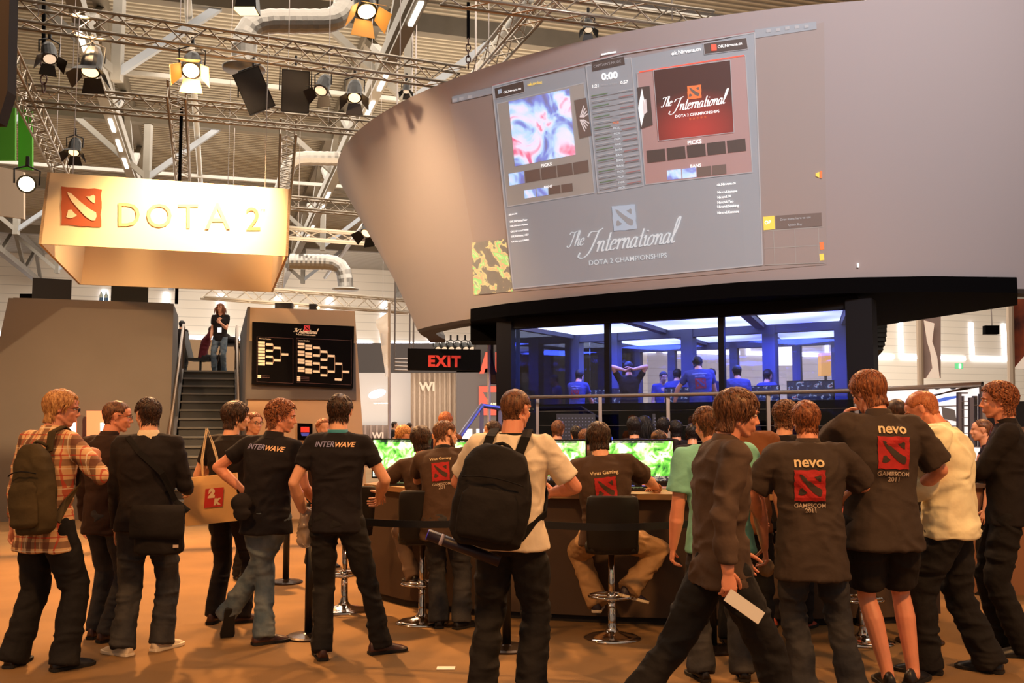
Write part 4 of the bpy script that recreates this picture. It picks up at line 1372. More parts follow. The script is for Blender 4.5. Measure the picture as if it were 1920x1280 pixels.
# small metal rack by the flag
t = thing('lamp_rack', at(750, 695, 24), 'small silver lamp rack hanging beside the white flag', 'rack')
for k in range(4): MB().tube([at(740, 672 + k * 7, 24), at(768, 673 + k * 7, 24)], .02, 5).build('bar', M_rail, t)
for x in (740, 768): MB().tube([at(x, 655, 24), at(x, 694, 24)], .02, 5).build('upright', M_rail, t); hang(t, [at(x, 655, 24)])
# black square speaker under the drum on the left
t = thing('monitor_speaker', at(915, 637, 17.5), 'black box hanging under the left of the drum beside the booth', 'speaker')
fq(882, 600, 948, 639, 17.6, .9).build('cabinet', M_black, t)
# low white display cases
M_case = mat('lit_display_case', (245, 240, 235), .5, emit=(255, 250, 245), es=1.1)
for x0, x1, y0, y1, lab in ((866, 884, 804, 828, 'small white lit display case left of the slanted rail post'), (893, 914, 804, 828, 'small white lit display case right of the slanted rail post')):
    t = thing('display_case', at((x0 + x1) / 2, y1, 25), lab, 'display case')
    fq(x0, y0, x1, y1, 25, .4).build('light_box', M_case, t); fq(x0 - 1, y1, x1 + 1, 910, 25, .5).build('base', M_standblk, t)
# glowing pink poster cases on the grey block
M_pinkp = mat('lit_poster_pink', (230, 130, 95), .6, emit=(255, 120, 80), es=.75)
M_pinkw = mat('lit_poster_white', (250, 245, 240), .6, emit=(255, 250, 255), es=1.4)
for x0, x1, lab in ((127, 143, 'glowing pink poster between the first two spectators'), (162, 200, 'glowing pink poster beside the man in the dark jacket')):
    t = thing('lit_poster', hplane(x0, 860, 17.7), lab, 'poster')
    P = [hplane(x0 - 24 if x0 < 140 else x0, 770, 17.68), hplane(x1, 770, 17.68), hplane(x1, 850, 17.62), hplane(x0 - 24 if x0 < 140 else x0, 850, 17.62)]
    MB().prism(P, HF * .06).build('sheet', M_pinkp, t)
    MB().prism([hplane(x1 - 12, 792, 17.64), hplane(x1 - 1, 792, 17.64), hplane(x1 - 1, 824, 17.62), hplane(x1 - 12, 824, 17.62)], HF * .03).build('white_field', M_pinkw, t)
# small dark sign with a red and blue mark on the beige block
t = thing('small_sign', hplane(571, 825, 16.7), 'small black sign with a red and blue mark on the beige block', 'sign')
MB().prism([hplane(558, 793, 16.72), hplane(586, 794, 16.72), hplane(586, 826, 16.72), hplane(558, 825, 16.72)], HF * .05).build('panel', M_black, t)
MB().prism([hplane(564, 800, 16.7), hplane(580, 800, 16.7), hplane(580, 810, 16.7), hplane(564, 810, 16.7)], HF * .02).build('red_mark', M_redl, t)
MB().prism([hplane(564, 811, 16.7), hplane(580, 811, 16.7), hplane(578, 817, 16.7), hplane(566, 817, 16.7)], HF * .02).build('blue_mark', mat('blue_mark', (60, 70, 160), .6, emit=(60, 80, 200), es=.3), t)

# car poster seen through the booth glass
t = thing('game_poster', at(1018, 742, 33), 'pale car poster with bold lettering seen through the left of the booth glass', 'poster')
legs(t, [at(976, 752, 33), at(1038, 752, 33)]); fq(972, 705, 1042, 752, 33, .05).build('sheet', mat('car_poster', (160, 150, 128), .7, noise=.35, nscale=1.2, emit=(150, 140, 120), es=.12), t)
mb = MB(); put_text(mb, 'DIRT3', lambda u, v: at(974 + 40 * u, 722 - v * 40, 32.9), 0, 0, w=1, bold=.06, shear=.2); mb.build('lettering', mat('poster_white', (235, 230, 215), .7, emit=(235, 230, 215), es=.3), t)
# bright white light box seen through the booth
t = thing('light_box', at(1468, 685, 26), 'glowing white rounded light box seen through the booth', 'light box')
legs(t, [at(1450, 684, 26.1), at(1488, 684, 26.1)]); fq(1446, 629, 1491, 684, 26, .3).build('face', mat('light_box_face', (255, 250, 225), .5, emit=(255, 246, 205), es=3.2), t)
t = thing('light_box', at(1550, 700, 27), 'glowing orange panel seen at the right end of the booth', 'light box')
legs(t, [at(1548, 704, 27.1)]); fq(1540, 661, 1558, 704, 27, .3).build('face', mat('orange_box_face', (255, 190, 90), .5, emit=(255, 180, 80), es=1.4), t)

# ---- right side background
M_trb = mat('grey_cloth_banner', (170, 150, 144), .8, noise=.25, nscale=.5)
t = thing('hanging_banner', at(1742, 710, 30), 'tall pale banner on a pole right of the booth', 'banner')
fq(1725, 560, 1764, 709, 30, .04).build('cloth', M_trb, t)
MB().tube([at(1723, 560, 29.9), at(1729, 891, 29.9)], .10, 8).build('pole', M_pole, t)
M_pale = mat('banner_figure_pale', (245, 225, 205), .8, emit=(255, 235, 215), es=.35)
mb = MB(); mb.poly([at(x, y, 29.85) for x, y in ((1732, 600), (1752, 606), (1748, 640), (1757, 668), (1762, 709), (1736, 709), (1748, 690), (1744, 660), (1738, 640))]); mb.build('pale_shape', M_pale, t)
t = thing('hanging_banner', at(1908, 690, 24), 'dark banner with red and orange shapes at the right edge', 'banner')
fq(1897, 560, 1990, 692, 24, .05).build('cloth', mat('dark_print', (58, 34, 38), .8, c2=(190, 90, 50), nscale=1.3), t)
MB().tube([at(1893, 556, 23.9), at(1900, 912, 23.9)], .09, 8).build('pole', M_pole, t)
mb = MB(); mb.poly([at(x, y, 23.9) for x, y in ((1903, 688), (1920, 668), (1945, 668), (1945, 692), (1903, 692))]); mb.build('white_shape', M_pale, t)
# line array
t = thing('line_array', at(1640, 640, 22), 'curved black line array speaker hanging right of the booth', 'speaker')
for k in range(6):
    y = 612 + k * 9.4; x = 1643 - .35 * k - (0 if k < 3 else (k - 2) ** 2 * .55)
    p = at(x, y, 22)
    MB().obox(p, Vector((1, 0, 0)), Vector((0, 1, -.08 * k)).normalized(), Vector((0, .08 * k, 1)).normalized(), .17, .2, .054).build('cabinet', M_spk, t)
hang(t, [at(1643, 612, 22)])
t = thing('hanging_monitor', at(1860, 625, 30), 'black screen hanging from the roof at the far right', 'monitor')
fq(1848, 610, 1874, 626, 30, .2).build('panel', M_black, t); hang(t, [at(1860, 610, 30.1)])
t = thing('emergency_sign', at(1799, 691, 83), 'green emergency exit sign on the far white wall', 'sign')
fq(1791, 681, 1806, 691, 83, .1).build('panel', mat('exit_green', (70, 150, 100), .6, emit=(80, 170, 110), es=.5), t)
mb = MB(); mb.poly([at(x, y, 82.9) for x, y in ((1798, 682), (1802, 682), (1802, 690), (1798, 690))]); mb.build('white_figure', M_pinkw, t)
# bright white stand
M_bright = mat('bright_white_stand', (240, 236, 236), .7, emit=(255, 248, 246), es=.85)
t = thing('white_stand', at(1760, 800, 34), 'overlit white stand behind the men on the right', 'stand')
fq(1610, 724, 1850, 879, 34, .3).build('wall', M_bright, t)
mb = MB(); mb.poly([at(x, y, 33.9) for x, y in ((1757, 748), (1775, 744), (1800, 741), (1800, 744), (1778, 750), (1760, 754))]); mb.build('blue_swoosh', mat('blue_swoosh', (90, 120, 220), .6, emit=(80, 120, 230), es=.6), t)
mb = MB(); mb.poly([at(x, y, 33.9) for x, y in ((1765, 762), (1790, 768), (1794, 790), (1768, 785))]); mb.build('grey_field', mat('stand_grey', (150, 146, 150), .6), t)
for x in (1668, 1702, 1730, 1757, 1787, 1812):
    p = at(x, 727, 33.95)
    o = MB().ell(p, (.10, .14, .06)).build('spot_lamp', M_can, smooth=True); tag(o, 'small spot lamp on the top edge of the white stand', 'stage light', 'spot lamps on the white stand')
fqd = fq(1850, 752, 1990, 800, 32, .3); tag(fqd.build('dark_counter', M_standblk), 'dark shelf unit far behind the man at the right edge', 'counter')
tag(fq(1845, 800, 2050, 838, 31.5, .3).build('pale_counter', mat('warm_stand', (170, 120, 92), .8)), 'warm brown stand front far behind the man at the right edge', 'counter')
# ramp gate posts
t = thing('ramp_gate', atz(1815, 1000, 0.0), 'grey folded gate posts at the right end of the handrail', 'gate')
M_gate = mat('gate_post_grey', (98, 92, 96), .5, metal=.3)
for i, (x0, x1, y0, y1) in enumerate(((1797, 1803, 735, 820), (1806, 1808, 742, 832), (1819, 1826, 745, 838), (1826, 1833, 742, 838), (1838, 1844, 738, 838), (1844, 1851, 733, 836))):
    fq(x0, y0, x1, y1, 10.2 + .15 * (i % 2), .05).build('post', M_gate, t)
fq(1797, 735, 1815, 738, 10.2, .05).build('bar', M_gate, t)
for k in range(5): fq(1803, 752 + k * 15, 1822, 753 + k * 15, 10.25, .01).build('bar', M_gate, t)

# ================================================================== COUNTER, MONITORS, STOOLS, BARRIER
M_ctop = mat('counter_top', (150, 112, 70), .55, noise=.08, nscale=3)
M_cfront = mat('counter_front', (78, 60, 46), .8, noise=.08, nscale=2)
M_plinth = mat('counter_plinth', (30, 24, 22), .8)


def gp(px, Y, z=0.0):
    """ground place under picture column px at distance Y"""
    return Vector(((px - 960.0) / FPX * (Y * CP + (z - EYE) * SP) , Y, z))


cf = [Vector((-1.38, 9.15, 0)), Vector((-.95, 8.62, 0)), Vector((-.35, 8.20, 0)), Vector((.27, 8.0, 0)), Vector((.85, 7.86, 0)), Vector((1.55, 7.78, 0)), Vector((2.3, 7.78, 0)), Vector((3.0, 7.85, 0)), Vector((3.5, 8.0, 0))]
cbk = [p + Vector((.12 + .1 * (i < 3), .85, 0)) for i, p in enumerate(cf)]
t = thing('gaming_counter', (.5, 8.4, 0), 'long curved gaming counter that the players sit at', 'counter')
zz = lambda L_, z: [Vector((p.x, p.y, z)) for p in L_]


def ribbon(mb, F, Bk, z0, z1):
    R = [[Vector((a.x, a.y, z0)), Vector((a.x, a.y, z1)), Vector((b.x, b.y, z1)), Vector((b.x, b.y, z0))] for a, b in zip(F, Bk)]
    return mb.rings(R)


ribbon(MB(), cf, cbk, .06, 1.00).build('front_panel', M_cfront, t)
ribbon(MB(), [p + Vector((0, .04, 0)) for p in cf], cbk, 0, .06).build('plinth', M_plinth, t)
ribbon(MB(), [p + Vector((0, -.10, 0)) for p in cf], cbk, 1.00, 1.045).build('top', M_ctop, t)

M_mon = mat('monitor_plastic', (16, 15, 17), .35)
M_game = emit_ramp('game_picture', [(.32, (20, 70, 40)), (.40, (80, 165, 50)), (.47, (135, 215, 85)), (.54, (205, 245, 165)), (.63, (250, 255, 235)), (.68, (120, 190, 80)), (.72, (200, 90, 60)), (.8, (240, 250, 200))], 10.0, 9, 1.9, .02, .8)
M_hud = emit_ramp('game_bar', [(.4, (20, 25, 35)), (.52, (80, 80, 90)), (.58, (220, 200, 170)), (.65, (30, 40, 60))], 22, 3, .9)
M_led = mat('blue_led', (80, 90, 255), .3, emit=(60, 90, 255), es=4)
MONS = []


def monitor(x, Y, ang, lab, z=1.045, screen=M_game, w=.60, h=.345, grp='game monitors on the counter', back=False, hud=True):
    o = Vector((x, Y, z)); X = Vector((math.cos(ang), math.sin(ang), 0)); Yv = Vector((-X.y, X.x, 0))
    t = thing('monitor', o, lab, 'monitor', grp)
    c = o + UZ * (.06 + h / 2)
    MB().obox(c + Yv * .02, X, Yv, UZ, w / 2 + .015, .02, h / 2 + .016).build('casing', M_mon, t)
    MB().obox(c, X, Yv, UZ, w / 2, .003, h / 2).build('screen', screen, t)
    if hud:
        MB().obox(c - UZ * (h / 2 - .02) - Yv * .004, X, Yv, UZ, w / 2 * .94, .001, .02).build('game_bar', M_hud, t)
        MB().obox(c + UZ * (h / 2 - .008) - Yv * .004, X, Yv, UZ, w / 2 * .75, .001, .007).build('game_bar', M_hud, t)
    MB().obox(o + UZ * .05 + Yv * .05, X, Yv, UZ, .03, .015, .05).build('neck', M_mon, t)
    mb = MB(); mb.rings([[o + X * .12 * math.cos(a) + Yv * (.05 + .08 * math.sin(a)) + UZ * z_ for a in [2 * PI * k / 20 for k in range(20)]] for z_ in (0.001, .014)]); mb.build('foot', M_mon, t)
    return t


for px, Y, ang, lab in ((752, 9.10, -.38, 'leftmost game monitor on the counter, by the man in the black polo shirt'), (885, 8.70, -.25, 'game monitor mostly hidden by the bearded man and the backpack man'),
                        (1034, 8.55, -.1, 'game monitor right of the cream shirt of the backpack man'), (1198, 8.50, 0.0, 'game monitor right of the seated player, beside the teal shirt'), (1420, 8.5, 0.05, 'game monitor hidden behind the teal shirt and walker')):
    p = gp(px, Y, 1.2); monitor(p.x, Y, ang, lab)
M_kb = mat('keyboard_black', (20, 19, 20), .5)
for px, Y, ang, lab in ((760, 8.78, -.4, 'black keyboard under the leftmost monitor'), (1160, 8.12, 0, 'black keyboard before the seated player')):
    p = gp(px, Y, 1.05)
    t = thing('keyboard', (p.x, Y, 1.046), lab, 'keyboard', 'keyboards on the counter')
    X = Vector((math.cos(ang), math.sin(ang), 0)); Yv = Vector((-X.y, X.x, 0))
    MB().obox(Vector((p.x, Y, 1.056)), X, Yv, UZ, .22, .075, .009).build('body', M_kb, t)
    mb = MB()
    for r in range(5):
        for c_ in range(14): mb.obox(Vector((p.x, Y, 1.068)) + X * (-.195 + c_ * .03) + Yv * (-.055 + r * .0275), X, Yv, UZ, .012, .011, .003)
    mb.build('keys', M_mon, t)
    MB().obox(Vector((p.x, Y, 1.067)) + X * .2 + Yv * .068, X, Yv, UZ, .012, .003, .002).build('led', M_led, t)

M_chrome = mat('chrome', (225, 215, 205), .10, metal=1.0)
M_leather = mat('stool_black_leather', (17, 15, 15), .5)


def stool(loc, rz, lab, back=True):
    t = thing('bar_stool', loc, lab, 'stool', 'bar stools at the counter', rz)
    MB().lathe((0, 0, 0), [(.215, 0), (.215, .008), (.17, .022), (.06, .045), (.035, .075), (.03, .12), (.028, .30)], 32).build('base', M_chrome, t, smooth=True, raw=True)
    MB().tube([(0, 0, .12), (0, 0, .64)], .024, 16).build('column', M_chrome, t, smooth=True, raw=True)
    ring = [Vector((.17 * math.sin(a), .06 + .15 * math.cos(a), .30)) for a in [2 * PI * k / 24 for k in range(25)]]
    mb = MB().tube(ring, .010, 8); mb.tube([(-.17, .06, .30), (.17, .06, .30)], .012, 8).tube([(0, 0, .27), (0, 0, .33)], .036, 14)
    mb.build('foot_ring', M_chrome, t, smooth=True, raw=True)
    mb = MB(); mb.rings([[Vector((x * sx, y * sx, z)) for x, y in [(.20 * max(-1, min(1, 1.25 * math.cos(a))), .19 * max(-1, min(1, 1.25 * math.sin(a)))) for a in [2 * PI * k / 28 for k in range(28)]]] for sx, z in ((.8, .635), (.97, .645), (1, .67), (1, .70), (.95, .72), (.7, .728))])
    mb.build('seat', M_leather, t, smooth=True, raw=True)
    if back:
        mb = MB(); R = []
        for z, y, w in ((.66, -.19, .17), (.70, -.20, .19), (.85, -.225, .195), (1.0, -.25, .195), (1.06, -.262, .185), (1.075, -.265, .16)):
            R.append([Vector((w * math.cos(a), y + .022 * math.sin(a) + .03 * abs(math.cos(a)) ** 2, z)) for a in [2 * PI * k / 24 for k in range(24)]])
        mb.rings(R).build('backrest', M_leather, t, smooth=True, raw=True)
    return t


for px, Y, rz, lab in ((792, 7.95, .1, 'bar stool with T-shaped footrest left of the bearded man'), (1147, 7.38, -.05, 'chrome bar stool under the seated player in khaki trousers'),
                       (646, 8.45, .5, 'bar stool seen between the legs of the man in the black polo shirt'), (1618, 7.25, 0, 'bar stool between the two men in logo shirts')):
    p = gp(px, Y, .3); stool((p.x, p.y, 0), rz, lab)

M_stan = mat('stanchion_black', (18, 16, 16), .4)
M_stanb = mat('stanchion_base', (60, 48, 40), .25, metal=.7)
SP_ = []
for px, Y, lab in ((580, 7.40, 'black barrier post left of the man in the black polo shirt'), (950, 7.02, 'black barrier post hidden behind the backpack man'), (1335, 6.98, 'black barrier post hidden behind the walking man'),
                   (1722, 7.25, 'black barrier post behind the legs of the man in white'), (537, 9.9, 'black barrier post far behind the man with crossed legs')):
    p = gp(px, Y, .3)
    t = thing('barrier_post', (p.x, p.y, 0), lab, 'barrier post', 'belt barrier posts')
    MB().lathe((0, 0, 0), [(.17, 0), (.17, .012), (.15, .022), (.05, .034), (.035, .04)], 28).build('base', M_stanb, t, smooth=False, raw=True)
    MB().tube([(0, 0, .03), (0, 0, .90)], .032, 14).build('post', M_stan, t, smooth=True, raw=True)
    MB().lathe((0, 0, .88), [(.036, 0), (.036, .07), (.02, .085)], 14).build('cap', M_stan, t, smooth=True, raw=True)
    SP_.append(p)
for i, lab in ((0, 'black barrier belt left of the backpack man'), (1, 'black barrier belt behind the seated player'), (2, 'black barrier belt behind the men in logo shirts')):
    a = SP_[i]; c = SP_[i + 1]; n = 10; R = []
    for k in range(n + 1):
        q = a.lerp(c, k / n); z = .90 - .035 * math.sin(PI * k / n)
        R.append([Vector((q.x, q.y - .036, z - .026)), Vector((q.x, q.y - .034, z - .026)), Vector((q.x, q.y - .034, z + .026)), Vector((q.x, q.y - .036, z + .026))])
    o = MB().rings(R).build('barrier_belt', M_stan); tag(o, lab, 'barrier belt')
# brown counter at the right
t = thing('side_counter', gp(1850, 9.2), 'brown side counter behind the man at the right edge', 'counter')
a = gp(1818, 9.3).x
MB().box((a, 9.2, 0), (a + 2.8, 9.9, 1.0)).build('panel', mat('side_counter_brown', (140, 96, 66), .8), t)
MB().box((a - .04, 9.14, 1.0), (a + 2.84, 9.94, 1.04)).build('top', M_cfront, t)
o = MB().box((-.06, -.04, 0), (.06, .04, .002)).build('paper_scrap', mat('white_paper', (240, 235, 225), .7), loc=(0, 0, 0)); o.location = atz(836, 1252, .002); tag(o, 'small white paper scrap on the floor at the bottom centre', 'paper')
# monitors on the grey block and by the stage
for px, py, lab in ((97, 553, 'black monitor seen from behind on top of the grey stage block, left one'), (243, 560, 'black monitor on top of the grey stage block, right one')):
    p = hplane(px, py, 18.6); p.z = 3.745
    monitor(p.x, p.y, HA + .1, lab, z=3.745, screen=M_mon if px < 200 else mat('dark_screen', (12, 12, 16), .2), w=.60, h=.36, grp='monitors on the stage block', hud=False)
p = hplane(47, 560, 18.8)
tag(MB().box((p.x - .1, p.y, 3.742), (p.x + .12, p.y + .1, 3.92)).build('small_speaker', M_black), 'small black speaker at the left end of the stage block', 'speaker')
for px, w in ((531, .30), (586, .13)):
    p = hplane(px, 575, 17.4)
    t = thing('stage_light', (p.x, p.y, 3.6), 'small lamp on top of the beige block, %s one' % ('left' if px == 531 else 'right'), 'stage light')
    MB().box((p.x - w / 2, p.y, 3.602), (p.x + w / 2, p.y + .15, 3.75)).build('housing', M_can, t)
    MB().ell((p.x + w * .8, p.y, 3.68), (.03, .03, .03)).build('lens', M_warm, t)
# booth desks, screens and chairs
M_bscr = emit_ramp('draft_picture', [(.5, (14, 18, 40)), (.58, (30, 50, 90)), (.63, (170, 190, 220)), (.68, (150, 60, 60)), (.72, (20, 30, 50))], 14, 2, .9)
M_desk = mat('booth_desk', (40, 40, 60), .5)
for u0, u1, n in ((.5, 5.3, 1.7), (.5, 5.3, 4.2)):
    t = thing('booth_desk', bth((u0 + u1) / 2, n, BF), 'long desk inside the glass booth, %s row' % ('front' if n < 2 else 'back'), 'desk')
    MB().prism([bth(u0, n - .3, BF + .72), bth(u1, n - .3, BF + .72), bth(u1, n + .3, BF + .72), bth(u0, n + .3, BF + .72)], (0, 0, .04)).build('top', M_desk, t)
    for u in (u0 + .05, (u0 + u1) / 2, u1 - .05): MB().beam(bth(u, n, BF), bth(u, n, BF + .72), .06, .5).build('leg', M_desk, t)
for u, n, lab in ((1.0, 1.75, 'booth monitor beside the player in the blue shirt on the left'), (4.1, 1.75, 'booth monitor left of the big one on the right'), (5.0, 1.6, 'big booth monitor showing a draft list at the right end'), (2.6, 1.75, 'booth monitor behind the leaning man')):
    p = bth(u, n, 0); ang = math.atan2(BB.y, BB.x)
    monitor(p.x, p.y, ang, lab, z=BF + .76, screen=M_bscr, w=.62 if u < 5 else .72, h=.36 if u < 5 else .42, grp='monitors inside the booth', hud=False)
# perforated equipment cabinets
M_perf = mat('perforated_panel', (30, 34, 50), .5)
for px, lab in ((1080, 'dotted panel behind the rail glass on the left'), (1260, 'dotted panel behind the rail glass in the middle')):
    p = at(px, 790, 13.9)
    t = thing('perforated_panel', (p.x, p.y, .92), lab, 'panel', 'dotted panels behind the rail')
    MB().box((p.x - .28, p.y, .921), (p.x + .28, p.y + .04, 1.75)).build('sheet', M_perf, t)
    mb = MB()
    for i in range(11):
        for j in range(15):
            mb.box((p.x - .25 + i * .048, p.y - .006, .98 + j * .05), (p.x - .25 + i * .048 + .014, p.y - .001, .994 + j * .05))
    mb.build('dots', mat('panel_dots', (120, 130, 170), .5), t)

# ================================================================== PEOPLE
_rs = np.random.RandomState(11)
_LAT = _rs.rand(32, 32, 32)


def vnoise(P):
    """smooth lattice noise in -1..1 at points P (n,3)"""
    i = np.floor(P).astype(int); f = P - i; f = f * f * (3 - 2 * f); i &= 31; j = (i + 1) & 31
    x, y, z = f[:, 0], f[:, 1], f[:, 2]
    def g(a, b, c): return _LAT[a, b, c]
    c00 = g(i[:, 0], i[:, 1], i[:, 2]) * (1 - x) + g(j[:, 0], i[:, 1], i[:, 2]) * x
    c10 = g(i[:, 0], j[:, 1], i[:, 2]) * (1 - x) + g(j[:, 0], j[:, 1], i[:, 2]) * x
    c01 = g(i[:, 0], i[:, 1], j[:, 2]) * (1 - x) + g(j[:, 0], i[:, 1], j[:, 2]) * x
    c11 = g(i[:, 0], j[:, 1], j[:, 2]) * (1 - x) + g(j[:, 0], j[:, 1], j[:, 2]) * x
    return ((c00 * (1 - y) + c10 * y) * (1 - z) + (c01 * (1 - y) + c11 * y) * z) * 2 - 1


def fuse(mb, voxel, smooth=4, wr=0.0, wf=(7, 7, 14), seed=0, tail=None):
    """melt overlapping shapes into one skin; wr is the height of cloth folds"""
    me = mb.mesh('raw'); o = bpy.data.objects.new('raw', me); COL.objects.link(o)
    r = o.modifiers.new('r', 'REMESH'); r.mode = 'VOXEL'; r.voxel_size = voxel
    if smooth:
        s = o.modifiers.new('s', 'SMOOTH'); s.iterations = smooth; s.factor = .5
    dg = bpy.context.evaluated_depsgraph_get()
    out = bpy.data.meshes.new_from_object(o.evaluated_get(dg))
    bpy.data.objects.remove(o); bpy.data.meshes.remove(me)
    n = len(out.vertices)
    if wr:
        co = np.empty(n * 3); out.vertices.foreach_get('co', co); co = co.reshape(-1, 3)
        no = np.empty(n * 3); out.vertices.foreach_get('normal', no); no = no.reshape(-1, 3)
        q = co * np.array(wf) + seed * 7.3 + 40
        q2 = q + .9 * np.stack([vnoise(q * .6 + 9), vnoise(q * .6 + 17), vnoise(q * .6 + 3)], 1)
        a = 1 - np.abs(vnoise(q2)) * 2; b_ = vnoise(q2 * 2.1 + 5)
        co += no * (1.6 * wr * (a * .75 + b_ * .35))[:, None]
        out.vertices.foreach_set('co', co.ravel()); out.update()
    if tail is not None and tail.v:
        bm = bmesh.new(); bm.from_mesh(out); tm = tail.mesh('t'); bm.from_mesh(tm); bm.to_mesh(out); bm.free(); bpy.data.meshes.remove(tm)
    return out


def ik(a, c, l1, l2, pole):
    a = Vector(a); c = Vector(c); d = c - a; L_ = d.length
    if L_ > (l1 + l2) * .995:
        k = L_ / ((l1 + l2) * .995); l1 *= k; l2 *= k
    d.normalize(); x = (l1 * l1 - l2 * l2 + L_ * L_) / (2 * L_)
    h = math.sqrt(max(l1 * l1 - x * x, 0)); p = Vector(pole); p = p - d * p.dot(d)
    if p.length < 1e-4: p = Vector((0, 0, 1)) - d * d.z
    return a + d * x + p.normalized() * h


def hand(mb, tail, w, d, s, n=None, curl=.5, grip=0.0):
    """palm into mb; fingers and thumb into tail. w wrist, d direction, s side (+1 right), n palm normal"""
    d = Vector(d).normalized(); n = Vector(n) if n is not None else Vector((-s, 0, 0))
    n = n - d * n.dot(d)
    if n.length < .1: n = Vector((0, 0, -1)) - d * (-d.z)
    n.normalize(); t = n.cross(d).normalized()
    if t.dot(Vector((0, 1, .6))) < 0: t = -t
    w = Vector(w)
    R = []
    for k, wd, th in ((-.02, .026, .02), (.02, .030, .018), (.05, .040, .015), (.085, .041, .013), (.095, .036, .010)):
        R.append([w + d * k + t * wd * math.cos(a) + n * th * math.sin(a) for a in [2 * PI * i / 12 for i in range(12)]])
    mb.rings(R)
    for off, L_ in ((.031, .074), (.0105, .084), (-.0105, .078), (-.031, .060)):
        p = w + d * .078 + t * off; dd = (d + t * off * 2).normalized(); r = .0092; c = curl * (1.0 + .25 * (.031 - off) / .06)
        for sg in range(3):
            ang = c * (.55, .95, .7)[sg]
            dd = (dd * math.cos(ang) + n * math.sin(ang)).normalized()
            q = p + dd * L_ * (.48, .32, .26)[sg]
            tail.capsule(p, r, q, r * .88, 8); p = q; r *= .88
    p = w + d * .018 + t * .026; dd = (d * .62 + t * .62 + n * .35).normalized(); r = .0125
    for sg, L_ in enumerate((.040, .034, .028)):
        q = p + dd * L_; tail.capsule(p, r, q, r * .88, 8); p = q; r *= .86
        dd = (dd * 1.0 + d * .35 + n * .25 * (1 + curl)).normalized()


def head_shape(mb, T, fem=False, age=0):
    """T maps head-local points (y to the face, z up) to the body"""
    def E(c, r, sc=None):
        m2 = MB().ell(c, r, nu=20, nv=14); mb._add([T(Vector(v)) for v in m2.v], m2.f)
    def C(a, ra, b_, rb):
        m2 = MB().capsule(a, ra, b_, rb, 10); mb._add([T(Vector(v)) for v in m2.v], m2.f)
    E((0, -.012, .030), (.074, .096, .082))
    E((0, .030, -.030), (.057, .066, .076))
    E((0, -.040, -.035), (.056, .042, .060))
    E((0, .052, .045), (.058, .040, .042))
    E((0, .062, -.090), (.026, .024, .020))
    for s in (-1, 1):
        C((s * .052, -.005, -.050), .020, (s * .018, .058, -.088), .018)
        E((s * .034, .062, -.022), (.024, .022, .022))
        C((s * .012, .088, .028), .010, (s * .044, .076, .027), .009)
        E((s * .077, -.008, -.002), (.009, .018, .030)); E((s * .080, -.016, .010), (.010, .014, .018))
        E((s * .011, .100, -.028), (.009, .011, .008))
    C((0, .086, .022), .009, (0, .108, -.018), .011); E((0, .110, -.022), (.012, .012, .010))
    E((0, .090, -.050), (.024, .012, .010)); E((0, .092, -.058), (.023, .013, .0055)); E((0, .090, -.067), (.019, .013, .006))


